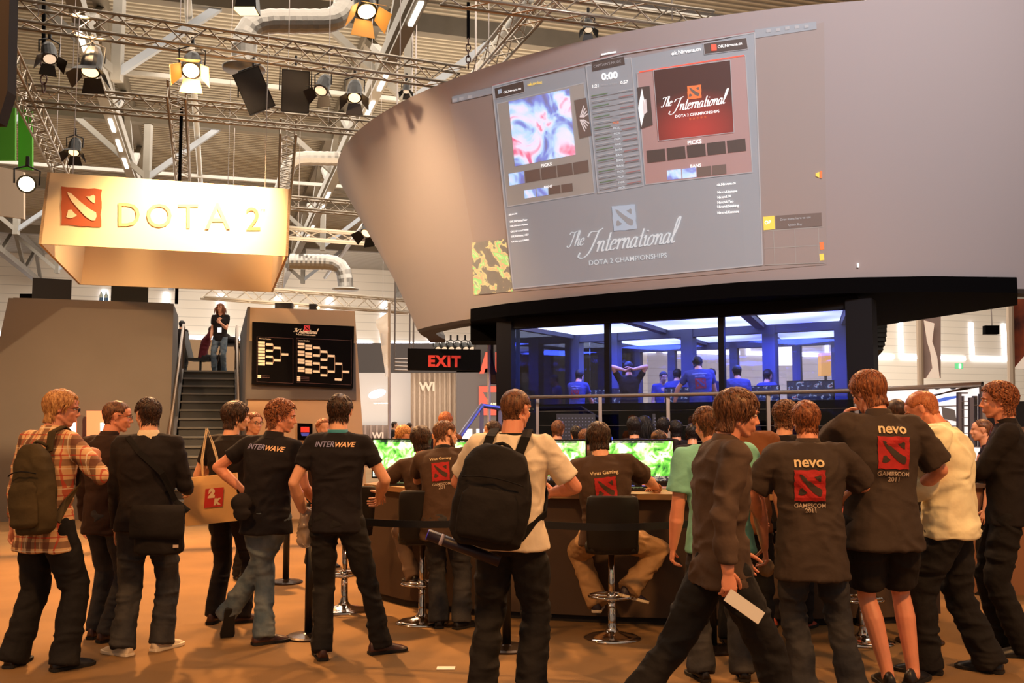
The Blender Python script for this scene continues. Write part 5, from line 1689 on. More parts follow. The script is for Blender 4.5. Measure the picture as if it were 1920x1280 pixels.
def hair_shape(T, style, seed=0):
    """returns MB of scalp cap and locks in body space"""
    P = dict(
        short=dict(t=.010, f=.50, s=.04, b=-1.12, L=.034, n=620, up=.07, j=.22, w=1.0),
        buzz=dict(t=.005, f=.52, s=.0, b=-1.05, L=.013, n=420, up=.03, j=.2, w=.8),
        bald=dict(t=.002, f=.95, s=.0, b=-1.0, L=.008, n=100, up=.02, j=.2, w=.7),
        curly=dict(t=.020, f=.46, s=-.20, b=-1.32, L=.050, n=760, up=.16, j=.9, w=1.2),
        medium=dict(t=.016, f=.42, s=-.10, b=-1.25, L=.060, n=760, up=.07, j=.22, w=1.1),
        shaggy=dict(t=.018, f=.38, s=-.25, b=-1.38, L=.075, n=800, up=.10, j=.32, w=1.2),
        long=dict(t=.014, f=.42, s=-.55, b=-1.45, L=.20, n=700, up=.05, j=.12, w=1.3))[style]
    rr = random.Random(seed); mb = MB()
    RX, RY, RZ = .076, .098, .087; C0 = Vector((0, -.012, .028))

    def lim(ax):     # ax: -1 back .. 1 front, hairline as height on the unit ball
        if ax > .50: return P['s'] + (P['f'] - P['s']) * min(1, (ax - .50) / .22)
        if ax > -.12: return P['s']
        return P['s'] + (P['b'] - P['s']) * min(1, (-.12 - ax) / .30)

    def shell(ux, uy, uz, off):
        """ux,uy: unit compass direction; uz: height -1.2..1; the head widens straight down into the nape"""
        if uz >= 0: h = math.sqrt(max(0, 1 - uz * uz))
        else:
            s_ = min(-uz, 1.5); h = .40 * math.sqrt(max(0, 1 - min(s_, 1) ** 2)) + .60 * (1 - .20 * s_)
            return C0 + Vector((ux * max(h, .80) * (RX + off), uy * max(h, .70) * (RY + off), uz * RZ))
        return C0 + Vector((ux * h * (RX + off), uy * h * (RY + off), uz * RZ + (off if uz > 0 else 0) * max(uz, 0)))

    def hgt(ph): return math.sin(ph) if ph > 0 else ph / (PI / 2) * 1.5

    nu, nv = 40, 26; vs = []; keep = {}
    for i in range(nv + 1):
        for j in range(nu):
            ph = PI / 2 - PI * i / nv; th = 2 * PI * j / nu; uz = hgt(ph)
            ux, uy = math.cos(th), math.sin(th); hh = math.sqrt(max(.0001, 1 - min(abs(uz), .98) ** 2)) if uz > 0 else 1
            e_ = (uz - lim(uy * hh)) / .18; k = max(0, min(1, e_)); k = k * k * (3 - 2 * k)
            d = Vector((ux * hh, uy * hh, uz))
            nz = mnoise.noise(d * 3.2 + Vector((seed, 0, 0))) * P['t'] * .5
            if style == 'curly': nz = mnoise.noise(d * 6 + Vector((seed, 0, 0))) * .016
            tt = (P['t'] + nz) * (.25 + .75 * k) + .002 - (.016 if e_ < 0 else 0)
            vs.append(shell(ux, uy, uz, tt)); keep[(i, j)] = e_ > -.6
    fs = []
    for i in range(nv):
        for j in range(nu):
            k = (j + 1) % nu
            if keep[(i, j)] and keep[(i, k)] and keep[(i + 1, j)] and keep[(i + 1, k)]:
                fs.append((i * nu + j, (i + 1) * nu + j, (i + 1) * nu + k, i * nu + k))
    mb._add([T(v) for v in vs], fs)
    cnt = 0; tries = 0; whorl = Vector((.15, -.42, .9)).normalized()
    while cnt < P['n'] and tries < 12000:
        tries += 1
        uz = rr.uniform(-1.4, 1); th = rr.uniform(0, 2 * PI); hh = math.sqrt(max(.0001, 1 - uz * uz)) if uz > 0 else 1
        if uz < lim(math.sin(th) * hh) + .04: continue
        cnt += 1
        L_ = P['L'] * rr.uniform(.6, 1.25); w0 = rr.uniform(.003, .0055) * P['w']; pts = []
        a = th; z = uz; lift = P['t'] * .8
        d0 = Vector((math.cos(th) * hh, math.sin(th) * hh, uz)); fl = d0 - whorl * d0.dot(whorl); fl = (fl.normalized() if fl.length > .05 else Vector((1, 0, 0)))
        dv = (fl * (.9 if uz > .2 else .25) + Vector((0, 0, -1)) * (.25 if uz > .5 else .9) + Vector((rr.gauss(0, 1), rr.gauss(0, 1), rr.gauss(0, 1))) * P['j']).normalized()
        p = shell(math.cos(a), math.sin(a), z, lift); g = 0
        for k in range(5):
            pts.append(p.copy())
            if style == 'curly': dv = (dv + Vector((rr.gauss(0, 1), rr.gauss(0, 1), rr.gauss(0, 1))) * .6).normalized()
            p = p + dv * L_ / 4; q = p - C0
            if style == 'long' and q.z < -.03: dv = (dv * .3 + Vector((0, -.05, -1))).normalized(); continue
            # keep the strand riding on the shell
            zz_ = max(-1.5, min(1, q.z / (RZ + P['t'] * max(0, min(1, q.z / RZ))))); aa = math.atan2(q.y / RY, q.x / RX)
            s_ = shell(math.cos(aa), math.sin(aa), zz_, P['t'] * (1 - .12 * k) + P['up'] * .09 * (k + 1) / 5 * (1 if style != 'curly' else 1.3))
            p = s_.lerp(p, .12)
            dv = (dv + Vector((0, 0, -.22)) + fl * .05).normalized()
        mb.tube([T(q) for q in pts], [w0 * .8, w0, w0 * .9, w0 * .6, w0 * .12], 4, cap=False)
    return mb


SKIN = {}


def skin(key, c):
    if key not in SKIN: SKIN[key] = mat('skin_' + key, c, .5, sss=.10, noise=.05, nscale=14)
    return SKIN[key]


SK_L = skin('light', (226, 164, 128)); SK_M = skin('tan', (208, 145, 108)); SK_R = skin('ruddy', (222, 146, 112))
HAIRM = {}


def hairm(key, c, c2):
    if key not in HAIRM: HAIRM[key] = mat('hair_' + key, c, .45, c2=c2, nscale=30, stretch=(3, 3, .6), spec=.35)
    return HAIRM[key]


H_dark = hairm('dark_brown', (30, 19, 15), (74, 48, 32)); H_brown = hairm('brown', (62, 37, 25), (124, 80, 50))
H_auburn = hairm('auburn', (82, 43, 26), (158, 94, 54)); H_blond = hairm('sandy', (140, 88, 46), (214, 158, 96))
H_ginger = hairm('ginger', (150, 86, 50), (185, 112, 66)); H_yellow = hairm('blonde', (214, 168, 100), (236, 200, 140)); H_black = hairm('black', (16, 14, 18), (30, 24, 26))
M_eye = mat('eye_white', (225, 215, 205), .2); M_iris = mat('eye_dark', (45, 32, 26), .15)
M_glasses = mat('spectacle_frame', (30, 22, 20), .3, metal=.4)


def cloth(name, c, wr=.35, **k):
    return mat('cloth_' + name, c, .85, noise=k.pop('noise', .09), nscale=k.pop('nscale', 5), bump=wr * 2.4, bscale=k.pop('bscale', 11), spec=.25, **k)


PERS = []


class Person:
    """a figure 1.8 units tall facing +y, then scaled and turned; joints are given in figure space"""

    def __init__(s, label, px, Y, H=1.8, face=0.0, z=0.0, loc=None, lod=0, bulk=1.0, lean=(0, 0), twist=0.0, pelvis=(0, 0, 0), head=(0, 0, 0), cat='person', grp=None, seated=False,
                 handR=(.26, .06, .86), handL=(-.26, .06, .86), poleR=(.25, -1, 0), poleL=(-.25, -1, 0), footR=(.12, 0, 0), footL=(-.12, 0, 0), kneeR=(.15, 1, 0), kneeL=(-.15, 1, 0),
                 yawR=.2, yawL=-.2, pitR=0.0, pitL=0.0, curl=.5, palmR=None, palmL=None, hdirR=None, hdirL=None, shrug=0.0, seed=0, female=False):
        s.__dict__.update({k: v for k, v in locals().items() if k not in ('s',)})
        p = loc if loc is not None else gp(px, Y, 0)
        s.root = thing('person', (p[0], p[1], z), label, 'person', grp)
        s.root.rotation_euler = (0, 0, -face); s.k = H / 1.8; s.root.scale = (s.k,) * 3
        s.vox = (.0065, .0085, .012)[lod]
        # spine: bent frames from the hips up
        s.z0 = .93; s.P0 = Vector((pelvis[0], pelvis[1], .93 + pelvis[2])); s.fr = []
        n = 24; c = s.P0.copy(); dz = .66 / n
        for i in range(n + 1):
            k = min(1, i / n / .55)
            Rm = Matrix.Rotation(-twist * k, 3, 'Z') @ Matrix.Rotation(lean[1] * k, 3, 'Y') @ Matrix.Rotation(-lean[0] * k, 3, 'X')
            s.fr.append((c.copy(), Rm)); c = c + Rm @ Vector((0, 0, dz))
        s.dz = dz
        s.shR = s.S((.175 * bulk, -.01, 1.445 + shrug)); s.shL = s.S((-.175 * bulk, -.01, 1.445 + shrug))
        s.wrR = Vector(handR); s.wrL = Vector(handL)
        s.elR = ik(s.shR, s.wrR, .30, .265, poleR); s.elL = ik(s.shL, s.wrL, .30, .265, poleL)
        s.hipR = s.P0 + Vector((.092, 0, -.03)); s.hipL = s.P0 + Vector((-.092, 0, -.03))
        s.anR = Vector(footR) + UZ * .085; s.anL = Vector(footL) + UZ * .085
        s.knR = ik(s.hipR, s.anR, .435, .415, kneeR); s.knL = ik(s.hipL, s.anL, .435, .415, kneeL)
        nk, Rn = s.frame(1.53)
        s.nk = nk; Mh = Rn @ Matrix.Rotation(-head[0], 3, 'Z') @ Matrix.Rotation(head[2], 3, 'Y') @ Matrix.Rotation(-head[1], 3, 'X')
        s.Mh = Mh; s.hc = nk + Rn @ Vector((0, .012, .012)) + Mh @ Vector((0, .024, .120))
        s.T = lambda p, M=Mh, c=s.hc: c + M @ Vector(p)
        s.skin_m = SK_L
        PERS.append(s)

    def frame(s, z):
        t = (z - s.z0) / s.dz
        if t <= 0: return s.P0 + Vector((0, 0, z - s.z0)), s.fr[0][1]
        i = min(int(t), len(s.fr) - 2); f = t - i
        a, Ra = s.fr[i]; b_, Rb = s.fr[i + 1]
        return a.lerp(b_, f) if f <= 1 else b_ + Rb @ Vector((0, 0, (f - 1) * s.dz)), Rb

    def S(s, p):
        c, R = s.frame(p[2]); return c + R @ Vector((p[0], p[1], 0))

    def add(s, name, me, m, smooth=True, parent=None):
        return link_mesh(name, me, m, parent or s.root, smooth)

    def body(s, skin=None, bare_legs=False, legs=True, arms=True):
        s.skin_m = skin or SK_L
        mb = MB(); tail = MB(); k = s.bulk
        head_shape(mb, s.T)
        nb = s.S((0, -.012, 1.47)); mb.capsule(nb, .068 * (.5 + k / 2), s.T((0, -.018, -.055)), .057 * (.5 + k / 2), 14)
        mb.capsule(s.S((0, 0, 1.0)), .095, s.S((0, 0, 1.36)), .105, 12, 1.25, (1, 0, 0)); mb.capsule(s.shR, .045, s.shL, .045, 10)
        for sd, sh, el, wr, n, hd in ((1, s.shR, s.elR, s.wrR, s.palmR, s.hdirR), (-1, s.shL, s.elL, s.wrL, s.palmL, s.hdirL)):
            mb.capsule(sh, .047 * k, el, .038 * k, 12); q = el.lerp(wr, .35); mb.capsule(el, .038 * k, q, .041 * k, 12); mb.capsule(q, .041 * k, wr, .026, 12, 1.15)
            hand(mb, tail, wr, hd if hd is not None else (wr - el), sd, n, s.curl)
        if legs:
            for hp, kn, an in ((s.hipR, s.knR, s.anR), (s.hipL, s.knL, s.anL)):
                mb.capsule(hp, .078, kn, .052, 12); q = kn.lerp(an, .32) + Vector((0, -.012, 0)); mb.capsule(kn, .050, q, .056 if bare_legs else .048, 12); mb.capsule(q, .056 if bare_legs else .048, an, .036, 12)
                if bare_legs: mb.capsule(an, .036, an + Vector((0, -.01, -.03)), .036, 10)
        me = fuse(mb, s.vox if s.lod else .0055, 3, tail=tail)
        s.bodyo = s.add('body', me, s.skin_m)
        return s

    def face_(s, brow=None, glasses=False, beard=None):
        for sd in (-1, 1):
            e_ = MB().ell((sd * .031, .0795, .010), (.0115, .010, .0065), nu=12, nv=8); e_.v = [tuple(s.T(v)) for v in e_.v]
            eo = e_.build('eye', M_eye, s.root, True, raw=True)
            i_ = MB().ell((sd * .031, .0882, .010), (.005, .0025, .0052), nu=10, nv=6); i_.v = [tuple(s.T(v)) for v in i_.v]; i_.build('iris', M_iris, eo, True, raw=True)
        if brow:
            mb = MB()
            for sd in (-1, 1): mb.tube([s.T((sd * x, y, z)) for x, y, z in ((.014, .099, .026), (.030, .096, .031), (.046, .083, .027))], [.003, .004, .002], 6)
            mb.build('eyebrows', brow, s.root, True, raw=True)
        if glasses:
            mb = MB()
            for sd in (-1, 1):
                mb.tube([s.T((sd * .031 + .022 * math.cos(a), .106, .008 + .016 * math.sin(a))) for a in [2 * PI * q / 14 for q in range(15)]], .0018, 5, cap=False)
                mb.tube([s.T((sd * .053, .105, .012)), s.T((sd * .074, .06, .012)), s.T((sd * .083, -.01, .012))], .002, 5)
            mb.tube([s.T((-.009, .107, .010)), s.T((.009, .107, .010))], .002, 5); mb.build('glasses', M_glasses, s.root, True, raw=True)
        if beard:
            mb = MB()
            for a, ra, b_, rb in (((-.066, .005, -.02), .012, (-.050, .03, -.075), .018), ((.066, .005, -.02), .012, (.050, .03, -.075), .018), ((-.050, .03, -.075), .018, (0, .07, -.095), .026), ((.050, .03, -.075), .018, (0, .07, -.095), .026)):
                mb.capsule(s.T(a), ra, s.T(b_), rb, 10)
            s.add('beard', fuse(mb, .006, 2, .003, (60, 60, 60)), beard)
        return s

    def hair(s, style, m, seed=None):
        if style == 'none': return s
        hm = hair_shape(s.T, style, s.seed if seed is None else seed)
        s.hairo = hm.build('hair', m, s.root, True, raw=True)
        return s

    def torso(s, m, name='shirt', hem=.88, rings=None, sleeve='short', wr=.006, puff=0.0, flare=0.0, seed=None, cut=.62, width=1.0, wrist=.96, collar=None, opening=None):
        k = s.bulk * width; mb = MB()
        base = [(1.00, .168, .112, -.005), (1.10, .163, .108, -.004), (1.20, .172, .113, -.006), (1.30, .186, .118, -.012), (1.38, .192, .112, -.016), (1.44, .170, .090, -.018), (1.485, .110, .068, -.016), (1.515, .070, .060, -.012)]
        low = []
        if hem < 1.0:
            n = max(1, int((1.0 - hem) / .06))
            for i in range(n + 1):
                z = hem + (1.0 - hem) * i / (n + 1); q = 1 - i / (n + 1)
                low.append((z, .170 + .012 * q + flare * q, .114 + .012 * q + flare * .7 * q, -.005))
        R = []
        for z, w, d, y in low + base:
            if z < hem: continue
            c, Rm = s.frame(z); ring = []
            for i in range(28):
                a = 2 * PI * i / 28; ca, sa = math.cos(a), math.sin(a)
                x = (abs(ca) ** .85) * (1 if ca > 0 else -1) * (w * k + puff); yy = (abs(sa) ** .85) * (1 if sa > 0 else -1) * (d * (k * .5 + s.bulk * .5) + puff)
                ring.append(c + Rm @ Vector((x, yy + y, 0)))
            R.append(ring)
        mb.rings(R)
        for sh, el, wrp, sd in ((s.shR, s.elR, s.wrR, 1), (s.shL, s.elL, s.wrL, -1)):
            r0 = .062 * k + puff; nb = s.S((sd * .05, -.012, 1.47)); mb.capsule(nb, .052 * k, sh, r0 * .98, 14)
            mb.capsule(s.S((sd * .12 * k, -.012, 1.36)), .075 * k, sh, r0, 12)
            if sleeve == 'short':
                e_ = sh.lerp(el, cut); mb.cone(sh, r0, e_, .058 * k + puff, 16)
            elif sleeve == 'boxy':
                e_ = sh.lerp(el, cut); mb.cone(sh, r0, e_, .076 * k + puff, 16)
            elif sleeve == 'long':
                mb.capsule(sh, r0, el, .050 * k + puff, 14); mb.cone(el, .050 * k + puff, el.lerp(wrp, wrist), .038 * k + puff * .8, 14)
        s.shirt = s.add(name, fuse(mb, max(.009, s.vox * 1.25), 5, wr, (8, 8, 11), (s.seed if seed is None else seed) + 1), m)
        if collar is not None:
            cm = MB(); c, Rm = s.frame(1.505); R = []
            for (dz_, r, rr) in ((-.025, .083, .070), (.005, .076, .066), (.034, .068, .066), (.037, .064, .062), (.002, .070, .061)):
                R.append([c + Rm @ Vector((r * math.cos(a) * (.6 + .4 * s.bulk), rr * math.sin(a) - .012 + .012 * dz_ / .03, dz_ + .008 - .020 * max(0, math.sin(a)))) for a in [2 * PI * i / 24 for i in range(24)]])
            cm.rings(R, cap=False).build('collar', collar, s.shirt, True, raw=True)
        return s

    def trousers(s, m, name='trousers', r=(.090, .070, .066), hemz=.03, wr=.006, top=1.0, short=False, knee=.9, seed=None, belt=None):
        mb = MB(); k = .5 + s.bulk / 2; R = []
        for z, w, d in ((top, .155, .105), (.97, .165, .112), (.92, .172, .120), (.87, .165, .115), (.83, .12, .09)):
            c, Rm = s.frame(z); c = c if z > .93 else s.P0 + Vector((0, -.006, z - .93))
            R.append([c + Rm @ Vector((w * k * math.cos(a), d * k * math.sin(a) - .004, 0)) for a in [2 * PI * i / 24 for i in range(24)]])
        mb.rings(R)
        for hp, kn, an in ((s.hipR, s.knR, s.anR), (s.hipL, s.knL, s.anL)):
            mb.capsule(hp + Vector((0, 0, .0)), r[0] * k + .008, hp.lerp(kn, .5), (r[0] * .6 + r[1] * .4) * k + .004, 14)
            if short:
                mb.cone(hp.lerp(kn, .5), r[0] * k, hp.lerp(kn, knee), r[1] * k, 16)
            else:
                mb.capsule(hp.lerp(kn, .5), (r[0] * .6 + r[1] * .4) * k + .004, kn, r[1] * k, 14); e_ = kn.lerp(an, 1 - hemz)
                mb.capsule(kn, r[1] * k, kn.lerp(an, .5), r[1] * .95 * k, 12); mb.cone(kn.lerp(an, .5), r[1] * .95 * k, e_ + (an - kn).normalized() * .052, r[2] * 1.06 * k, 16)
        s.pants = s.add(name, fuse(mb, max(.009, s.vox * 1.25), 5, wr, (7, 7, 13), (s.seed if seed is None else seed) + 4), m)
        return s

    def shoes(s, m, sole=None, L_=.285, name='shoe'):
        for an, yaw, pit, sd in ((s.anR, s.yawR, s.pitR, 1), (s.anL, s.yawL, s.pitL, -1)):
            Rm = Matrix.Rotation(-yaw, 3, 'Z') @ Matrix.Rotation(-pit, 3, 'X'); o_ = an

            def F(x, y, z): return o_ + Rm @ Vector((x, y, z - .085))
            prof = [(-.085, .026, .060), (-.075, .034, .085), (-.03, .038, .095), (.03, .038, .088), (.08, .044, .066), (.13, .050, .050), (.165, .044, .040), (.188, .028, .030), (.194, .012, .024)]
            k = L_ / .285; R = []
            for y, w, h in prof:
                R.append([F(w * math.cos(a) * (1.0 if math.sin(a) < .3 else .86), y * k, .010 + (h - .010) * max(0, math.sin(a)) ** .8 + (0 if math.sin(a) > 0 else .004 * math.sin(a))) for a in [2 * PI * i / 18 for i in range(18)]])
            so = MB().rings(R).build(name, m, s.root, True, raw=True)
            R = []
            for z, g in ((0, .97), (.004, 1.03), (.022, 1.03)):
                out = []
                ys = [p[0] * k for p in prof]; ws = [p[1] * g * 1.06 for p in prof]
                for y, w in zip(ys, ws): out.append(F(w, y * g, z))
                for y, w in reversed(list(zip(ys, ws))): out.append(F(-w, y * g, z))
                R.append(out)
            MB().rings(R).build('sole', sole or M_sole, so, False, raw=True)
        return s

    def bvh(s, o=None):
        me = (o or s.shirt).data
        return BVHTree.FromPolygons([v.co.copy() for v in me.vertices], [tuple(p.vertices) for p in me.polygons])

    def back_map(s, z_ref, off=.004, o=None, xoff=0.0):
        """u to the viewer's right across the back, v up, in metres from the spine at height z_ref"""
        tree = s.bvh(o); c, Rm = s.frame(z_ref)
        X = Rm @ Vector((1, 0, 0)); Zv = Rm @ UZ; Yv = Rm @ Vector((0, 1, 0))

        def f(u, v, off=off):
            a = c + X * (u + xoff) + Zv * v - Yv * .6
            h = tree.ray_cast(a, Yv, 1.2)
            if h[0] is None: return a + Yv * .45
            return h[0] - Yv * off
        return f


M_sole = mat('shoe_sole', (22, 18, 16), .8)
M_shoe_br = mat('brown_leather', (72, 38, 24), .4); M_shoe_bk = mat('black_leather', (24, 19, 18), .4); M_shoe_wh = mat('white_trainer', (214, 196, 170), .6); M_sole_wh = mat('white_sole', (225, 210, 185), .6)
M_print = mat('shirt_print_cream', (236, 208, 160), .8); M_printr = mat('shirt_print_red', (172, 30, 26), .8, noise=.12, nscale=18); M_prints = mat('shirt_print_silver', (200, 178, 158), .6)


def shirt_logo(P, name, zn, w=.20, wn=.20, year=True, dark=None, xoff=0.0, foot='GAMESCOM', y2='2011', gap=.02):
    f = P.back_map(zn, .006, xoff=xoff); f2 = P.back_map(zn, .0085, xoff=xoff)
    mb = MB(); put_text(mb, name, f, 0, 0, w=wn, cx=True, bold=.022 if name == 'nevo' else .012, asp=1.0); mb.build('name_print', M_print, P.shirt, raw=True)
    mb = MB(); put_emblem(mb, f, -w / 2, -gap, w, lift=f2, sub=9); mb.build('emblem_print', [M_printr, dark], P.shirt, raw=True)
    mb = MB(); put_text(mb, foot, f, 0, -gap - w - .038, w=w, cx=True, bold=.005)
    if year: put_text(mb, y2, f, 0, -gap - w - .068, w=w * .34, cx=True, bold=.005)
    mb.build('foot_print', M_prints, P.shirt, raw=True)


def strap(P, pts, w, m, name, parent, up=None, th=.006):
    """flat band through points"""
    R = []; pts = [Vector(p) for p in pts]
    for i, p in enumerate(pts):
        d = (pts[min(i + 1, len(pts) - 1)] - pts[max(i - 1, 0)]).normalized()
        n = Vector(up[i]) if up else Vector((0, -1, 0)); n = (n - d * n.dot(d)).normalized(); x = d.cross(n)
        R.append([p - x * w / 2, p + x * w / 2, p + x * w / 2 + n * th, p - x * w / 2 + n * th])
    return MB().rings(R).build(name, m, parent, False, raw=True)


def onperson(P, name, label, cat):
    """an Empty that shares the person's place and turn, for things carried"""
    t = thing(name, P.root.location, label, cat); t.rotation_euler = P.root.rotation_euler; t.scale = P.root.scale
    return t

# ------------------------------------------------------------------ the clothes
C_black = cloth('black', (33, 27, 26)); C_black2 = cloth('black_polo', (29, 24, 26)); C_dkbrown = cloth('dark_brown', (52, 34, 26)); C_logo = cloth('charcoal_brown_twill', (66, 54, 46)); C_logo2 = cloth('brown_team_shirt', (74, 55, 42))
C_jean = cloth('blue_jeans', (76, 92, 106), .5, c2=(116, 126, 132), nscale=7); C_djean = cloth('dark_jeans', (44, 44, 48), .5, c2=(62, 60, 60), nscale=7); C_bjean = cloth('black_jeans', (30, 27, 26), .5)
C_cream = cloth('cream_polo', (234, 216, 190)); C_teal = cloth('teal_shirt', (128, 192, 172)); C_white = cloth('cream_jacket', (250, 236, 196)); C_khaki = cloth('khaki', (168, 132, 92)); C_brown = cloth('brown_shirt', (122, 74, 44))
C_walk = cloth('grey_brown_overshirt', (84, 66, 54), .35, noise=.2); C_pink = cloth('pink_top', (226, 130, 128)); C_blue = cloth('booth_blue_shirt', (62, 70, 130)); C_maroon = cloth('maroon_top', (86, 26, 34)); C_grey = cloth('grey_shirt', (110, 90, 76))
C_olive = cloth('olive_canvas', (72, 58, 34), .4, noise=.2); C_pack = cloth('black_backpack_cloth', (30, 25, 23), .4); C_strap = cloth('strap_webbing', (22, 19, 18), .2)

# plaid shirt
M_plaid = bpy.data.materials.new('cloth_plaid'); M_plaid.use_nodes = True
nt = M_plaid.node_tree; N = nt.nodes; L = nt.links; b = N['Principled BSDF']; b.inputs['Roughness'].default_value = .9
tc = N.new('ShaderNodeTexCoord'); sp = N.new('ShaderNodeSeparateXYZ'); L.new(tc.outputs['Object'], sp.inputs[0])


def _stripe(sock, period, w, off=0.0):
    a = N.new('ShaderNodeMath'); a.operation = 'ADD'; a.inputs[1].default_value = off + 10; L.new(sock, a.inputs[0])
    m_ = N.new('ShaderNodeMath'); m_.operation = 'MODULO'; m_.inputs[1].default_value = period; L.new(a.outputs[0], m_.inputs[0])
    l_ = N.new('ShaderNodeMath'); l_.operation = 'LESS_THAN'; l_.inputs[1].default_value = w; L.new(m_.outputs[0], l_.inputs[0])
    return l_.outputs[0]


cur = None
prev = lin((224, 176, 124)) + (1,)
for sock, per, w, off, c, f in ((sp.outputs[0], .11, .036, 0, (96, 46, 30), .75), (sp.outputs[2], .13, .042, .02, (92, 44, 30), .7), (sp.outputs[0], .11, .008, .05, (190, 60, 40), .8), (sp.outputs[2], .13, .008, .085, (190, 60, 40), .8), (sp.outputs[0], .11, .005, .018, (245, 225, 190), .8), (sp.outputs[2], .13, .005, .04, (245, 225, 190), .8)):
    mx = N.new('ShaderNodeMix'); mx.data_type = 'RGBA'
    ml = N.new('ShaderNodeMath'); ml.operation = 'MULTIPLY'; ml.inputs[1].default_value = f; L.new(_stripe(sock, per, w, off), ml.inputs[0]); L.new(ml.outputs[0], mx.inputs[0])
    if cur is None: mx.inputs[6].default_value = prev
    else: L.new(cur, mx.inputs[6])
    mx.inputs[7].default_value = lin(c) + (1,); cur = mx.outputs[2]
L.new(cur, b.inputs['Base Color'])


def pack(P, m, c, w, h, d, label, name='backpack', tilt=0.0, straps=True, handle=True, yaw=0.0, pocket=True, strap_m=None):
    """soft rucksack on the back; c = centre of the side that touches the back"""
    t = onperson(P, name, label, 'backpack')
    Rm = Matrix.Rotation(yaw, 3, 'Z') @ Matrix.Rotation(tilt, 3, 'Y'); c = Vector(c)
    G = lambda x, y, z: c + Rm @ Vector((x, y, z))
    mb = MB(); R = []
    for k, (z, sw, sd) in enumerate(((-.50, .70, .55), (-.46, .88, .85), (-.35, .98, 1.0), (-.1, 1.0, 1.0), (.15, .96, .9), (.32, .86, .74), (.44, .66, .55), (.50, .40, .35))):
        R.append([G((abs(math.cos(a)) ** .6) * (1 if math.cos(a) > 0 else -1) * w / 2 * sw, -d / 2 * (1 - .1 * sd) + (abs(math.sin(a)) ** .7) * (1 if math.sin(a) > 0 else -1) * d / 2 * sd, z * h) for a in [2 * PI * i / 28 for i in range(28)]])
    mb.rings(R)
    o = P.add('bag_body', fuse(mb, .009, 3, .007, (7, 7, 7), P.seed + 9), m, parent=t)
    if pocket:
        mb = MB(); R = []
        for z, sw, sd in ((-.42, .6, .4), (-.38, .74, .9), (-.2, .78, 1), (.0, .74, .9), (.08, .6, .4)):
            R.append([G((abs(math.cos(a)) ** .6) * (1 if math.cos(a) > 0 else -1) * w / 2 * sw, -d * .93 + math.sin(a) * .04 * sd, z * h) for a in [2 * PI * i / 24 for i in range(24)]])
        mb.rings(R); P.add('front_pocket', fuse(mb, .009, 3, .004, (8, 8, 8), 3), m, parent=t)
        mb = MB().tube([G(x * w / 2, -d * .9 - .035 + .05 * abs(x) ** 3, h * (.20 - .06 * x * x)) for x in [-.8 + .1 * i for i in range(17)]], .004, 5); mb.build('zip', C_strap, t, True, raw=True)
    if handle: MB().tube([G(x * .06, -.02 - .02 * (1 - x * x), h * .47 + .035 * (1 - x * x)) for x in (-1, -.6, 0, .6, 1)], .011, 8).build('grab_handle', strap_m or C_strap, t, True, raw=True)
    if straps:
        for sd in ((1, -1) if straps is True else (straps,)):
            sh = P.S((sd * .10, 0, 1.46)); top = G(sd * w * .22, -.005, h * .40); k = P.bulk
            f = P.S((sd * .115, .125 * k, 1.33)); lo = P.S((sd * .16 * k, .085 * k, 1.16)); und = P.S((sd * .185 * k, -.02, 1.06)); bt = G(sd * w * .42, -.03, -h * .38)
            pts = [top, P.S((sd * .105, -.09 * k, 1.50)), sh + Vector((0, 0, .078)), P.S((sd * .11, .085 * k, 1.47)), f, lo, und, bt]
            strap(P, pts, .055, strap_m or C_strap, 'shoulder_strap', t, up=[(0, -1, .3), (0, -.8, .8), (0, 0, 1), (0, 1, .6), (0, 1, 0), (sd * .4, 1, 0), (sd, .2, 0), (sd, -.6, 0)], th=.010)
    return t


def seg(P, side, t):
    """a point down the arm: 0 shoulder .. 1 elbow .. 2 wrist"""
    a, b_, c = (P.shR, P.elR, P.wrR) if side > 0 else (P.shL, P.elL, P.wrL)
    return a.lerp(b_, t) if t <= 1 else b_.lerp(c, t - 1)


# ------------------------------------------------------------------ front row
P = Person('person in a red and cream plaid shirt and black jeans at the far left', 74, 6.5, 1.85, .38, seed=1, bulk=1.04, lean=(.06, 0), head=(.85, .12, 0), handR=(.17, .24, 1.30), poleR=(.9, -.5, -.5), hdirR=(-.3, .3, .9), handL=(-.30, .02, .88), footL=(-.19, -.03, 0), footR=(.19, .02, 0), curl=1.0, yawL=-.4, yawR=.3)
P.body(SK_R, legs=False).face_(H_blond, glasses=True).hair('medium', H_blond)
P.torso(M_plaid, hem=.74, sleeve='long', wrist=.75, flare=.012, collar=M_plaid, width=1.06)
P.trousers(C_bjean, r=(.100, .084, .082), hemz=.0, wr=.009).shoes(M_shoe_bk)
pack(P, C_olive, (.10, -.115, 1.15), .29, .56, .17, 'olive green rucksack on the back of the plaid shirt', straps=1, tilt=-.10, strap_m=C_olive)

P = Person('person with glasses in a dark brown jacket looking at the neighbour in black', 192, 7.35, 1.80, .35, seed=2, head=(.85, .15, 0), handR=(.22, .03, .84), footR=(.1, -.05, 0), footL=(-.08, .02, 0))
P.body(SK_R, legs=False).face_(H_brown, glasses=True).hair('buzz', H_brown)
P.torso(C_dkbrown, 'jacket', hem=.78, sleeve='long', puff=.008, collar=C_dkbrown); P.trousers(C_djean, r=(.092, .074, .07)).shoes(M_shoe_br)

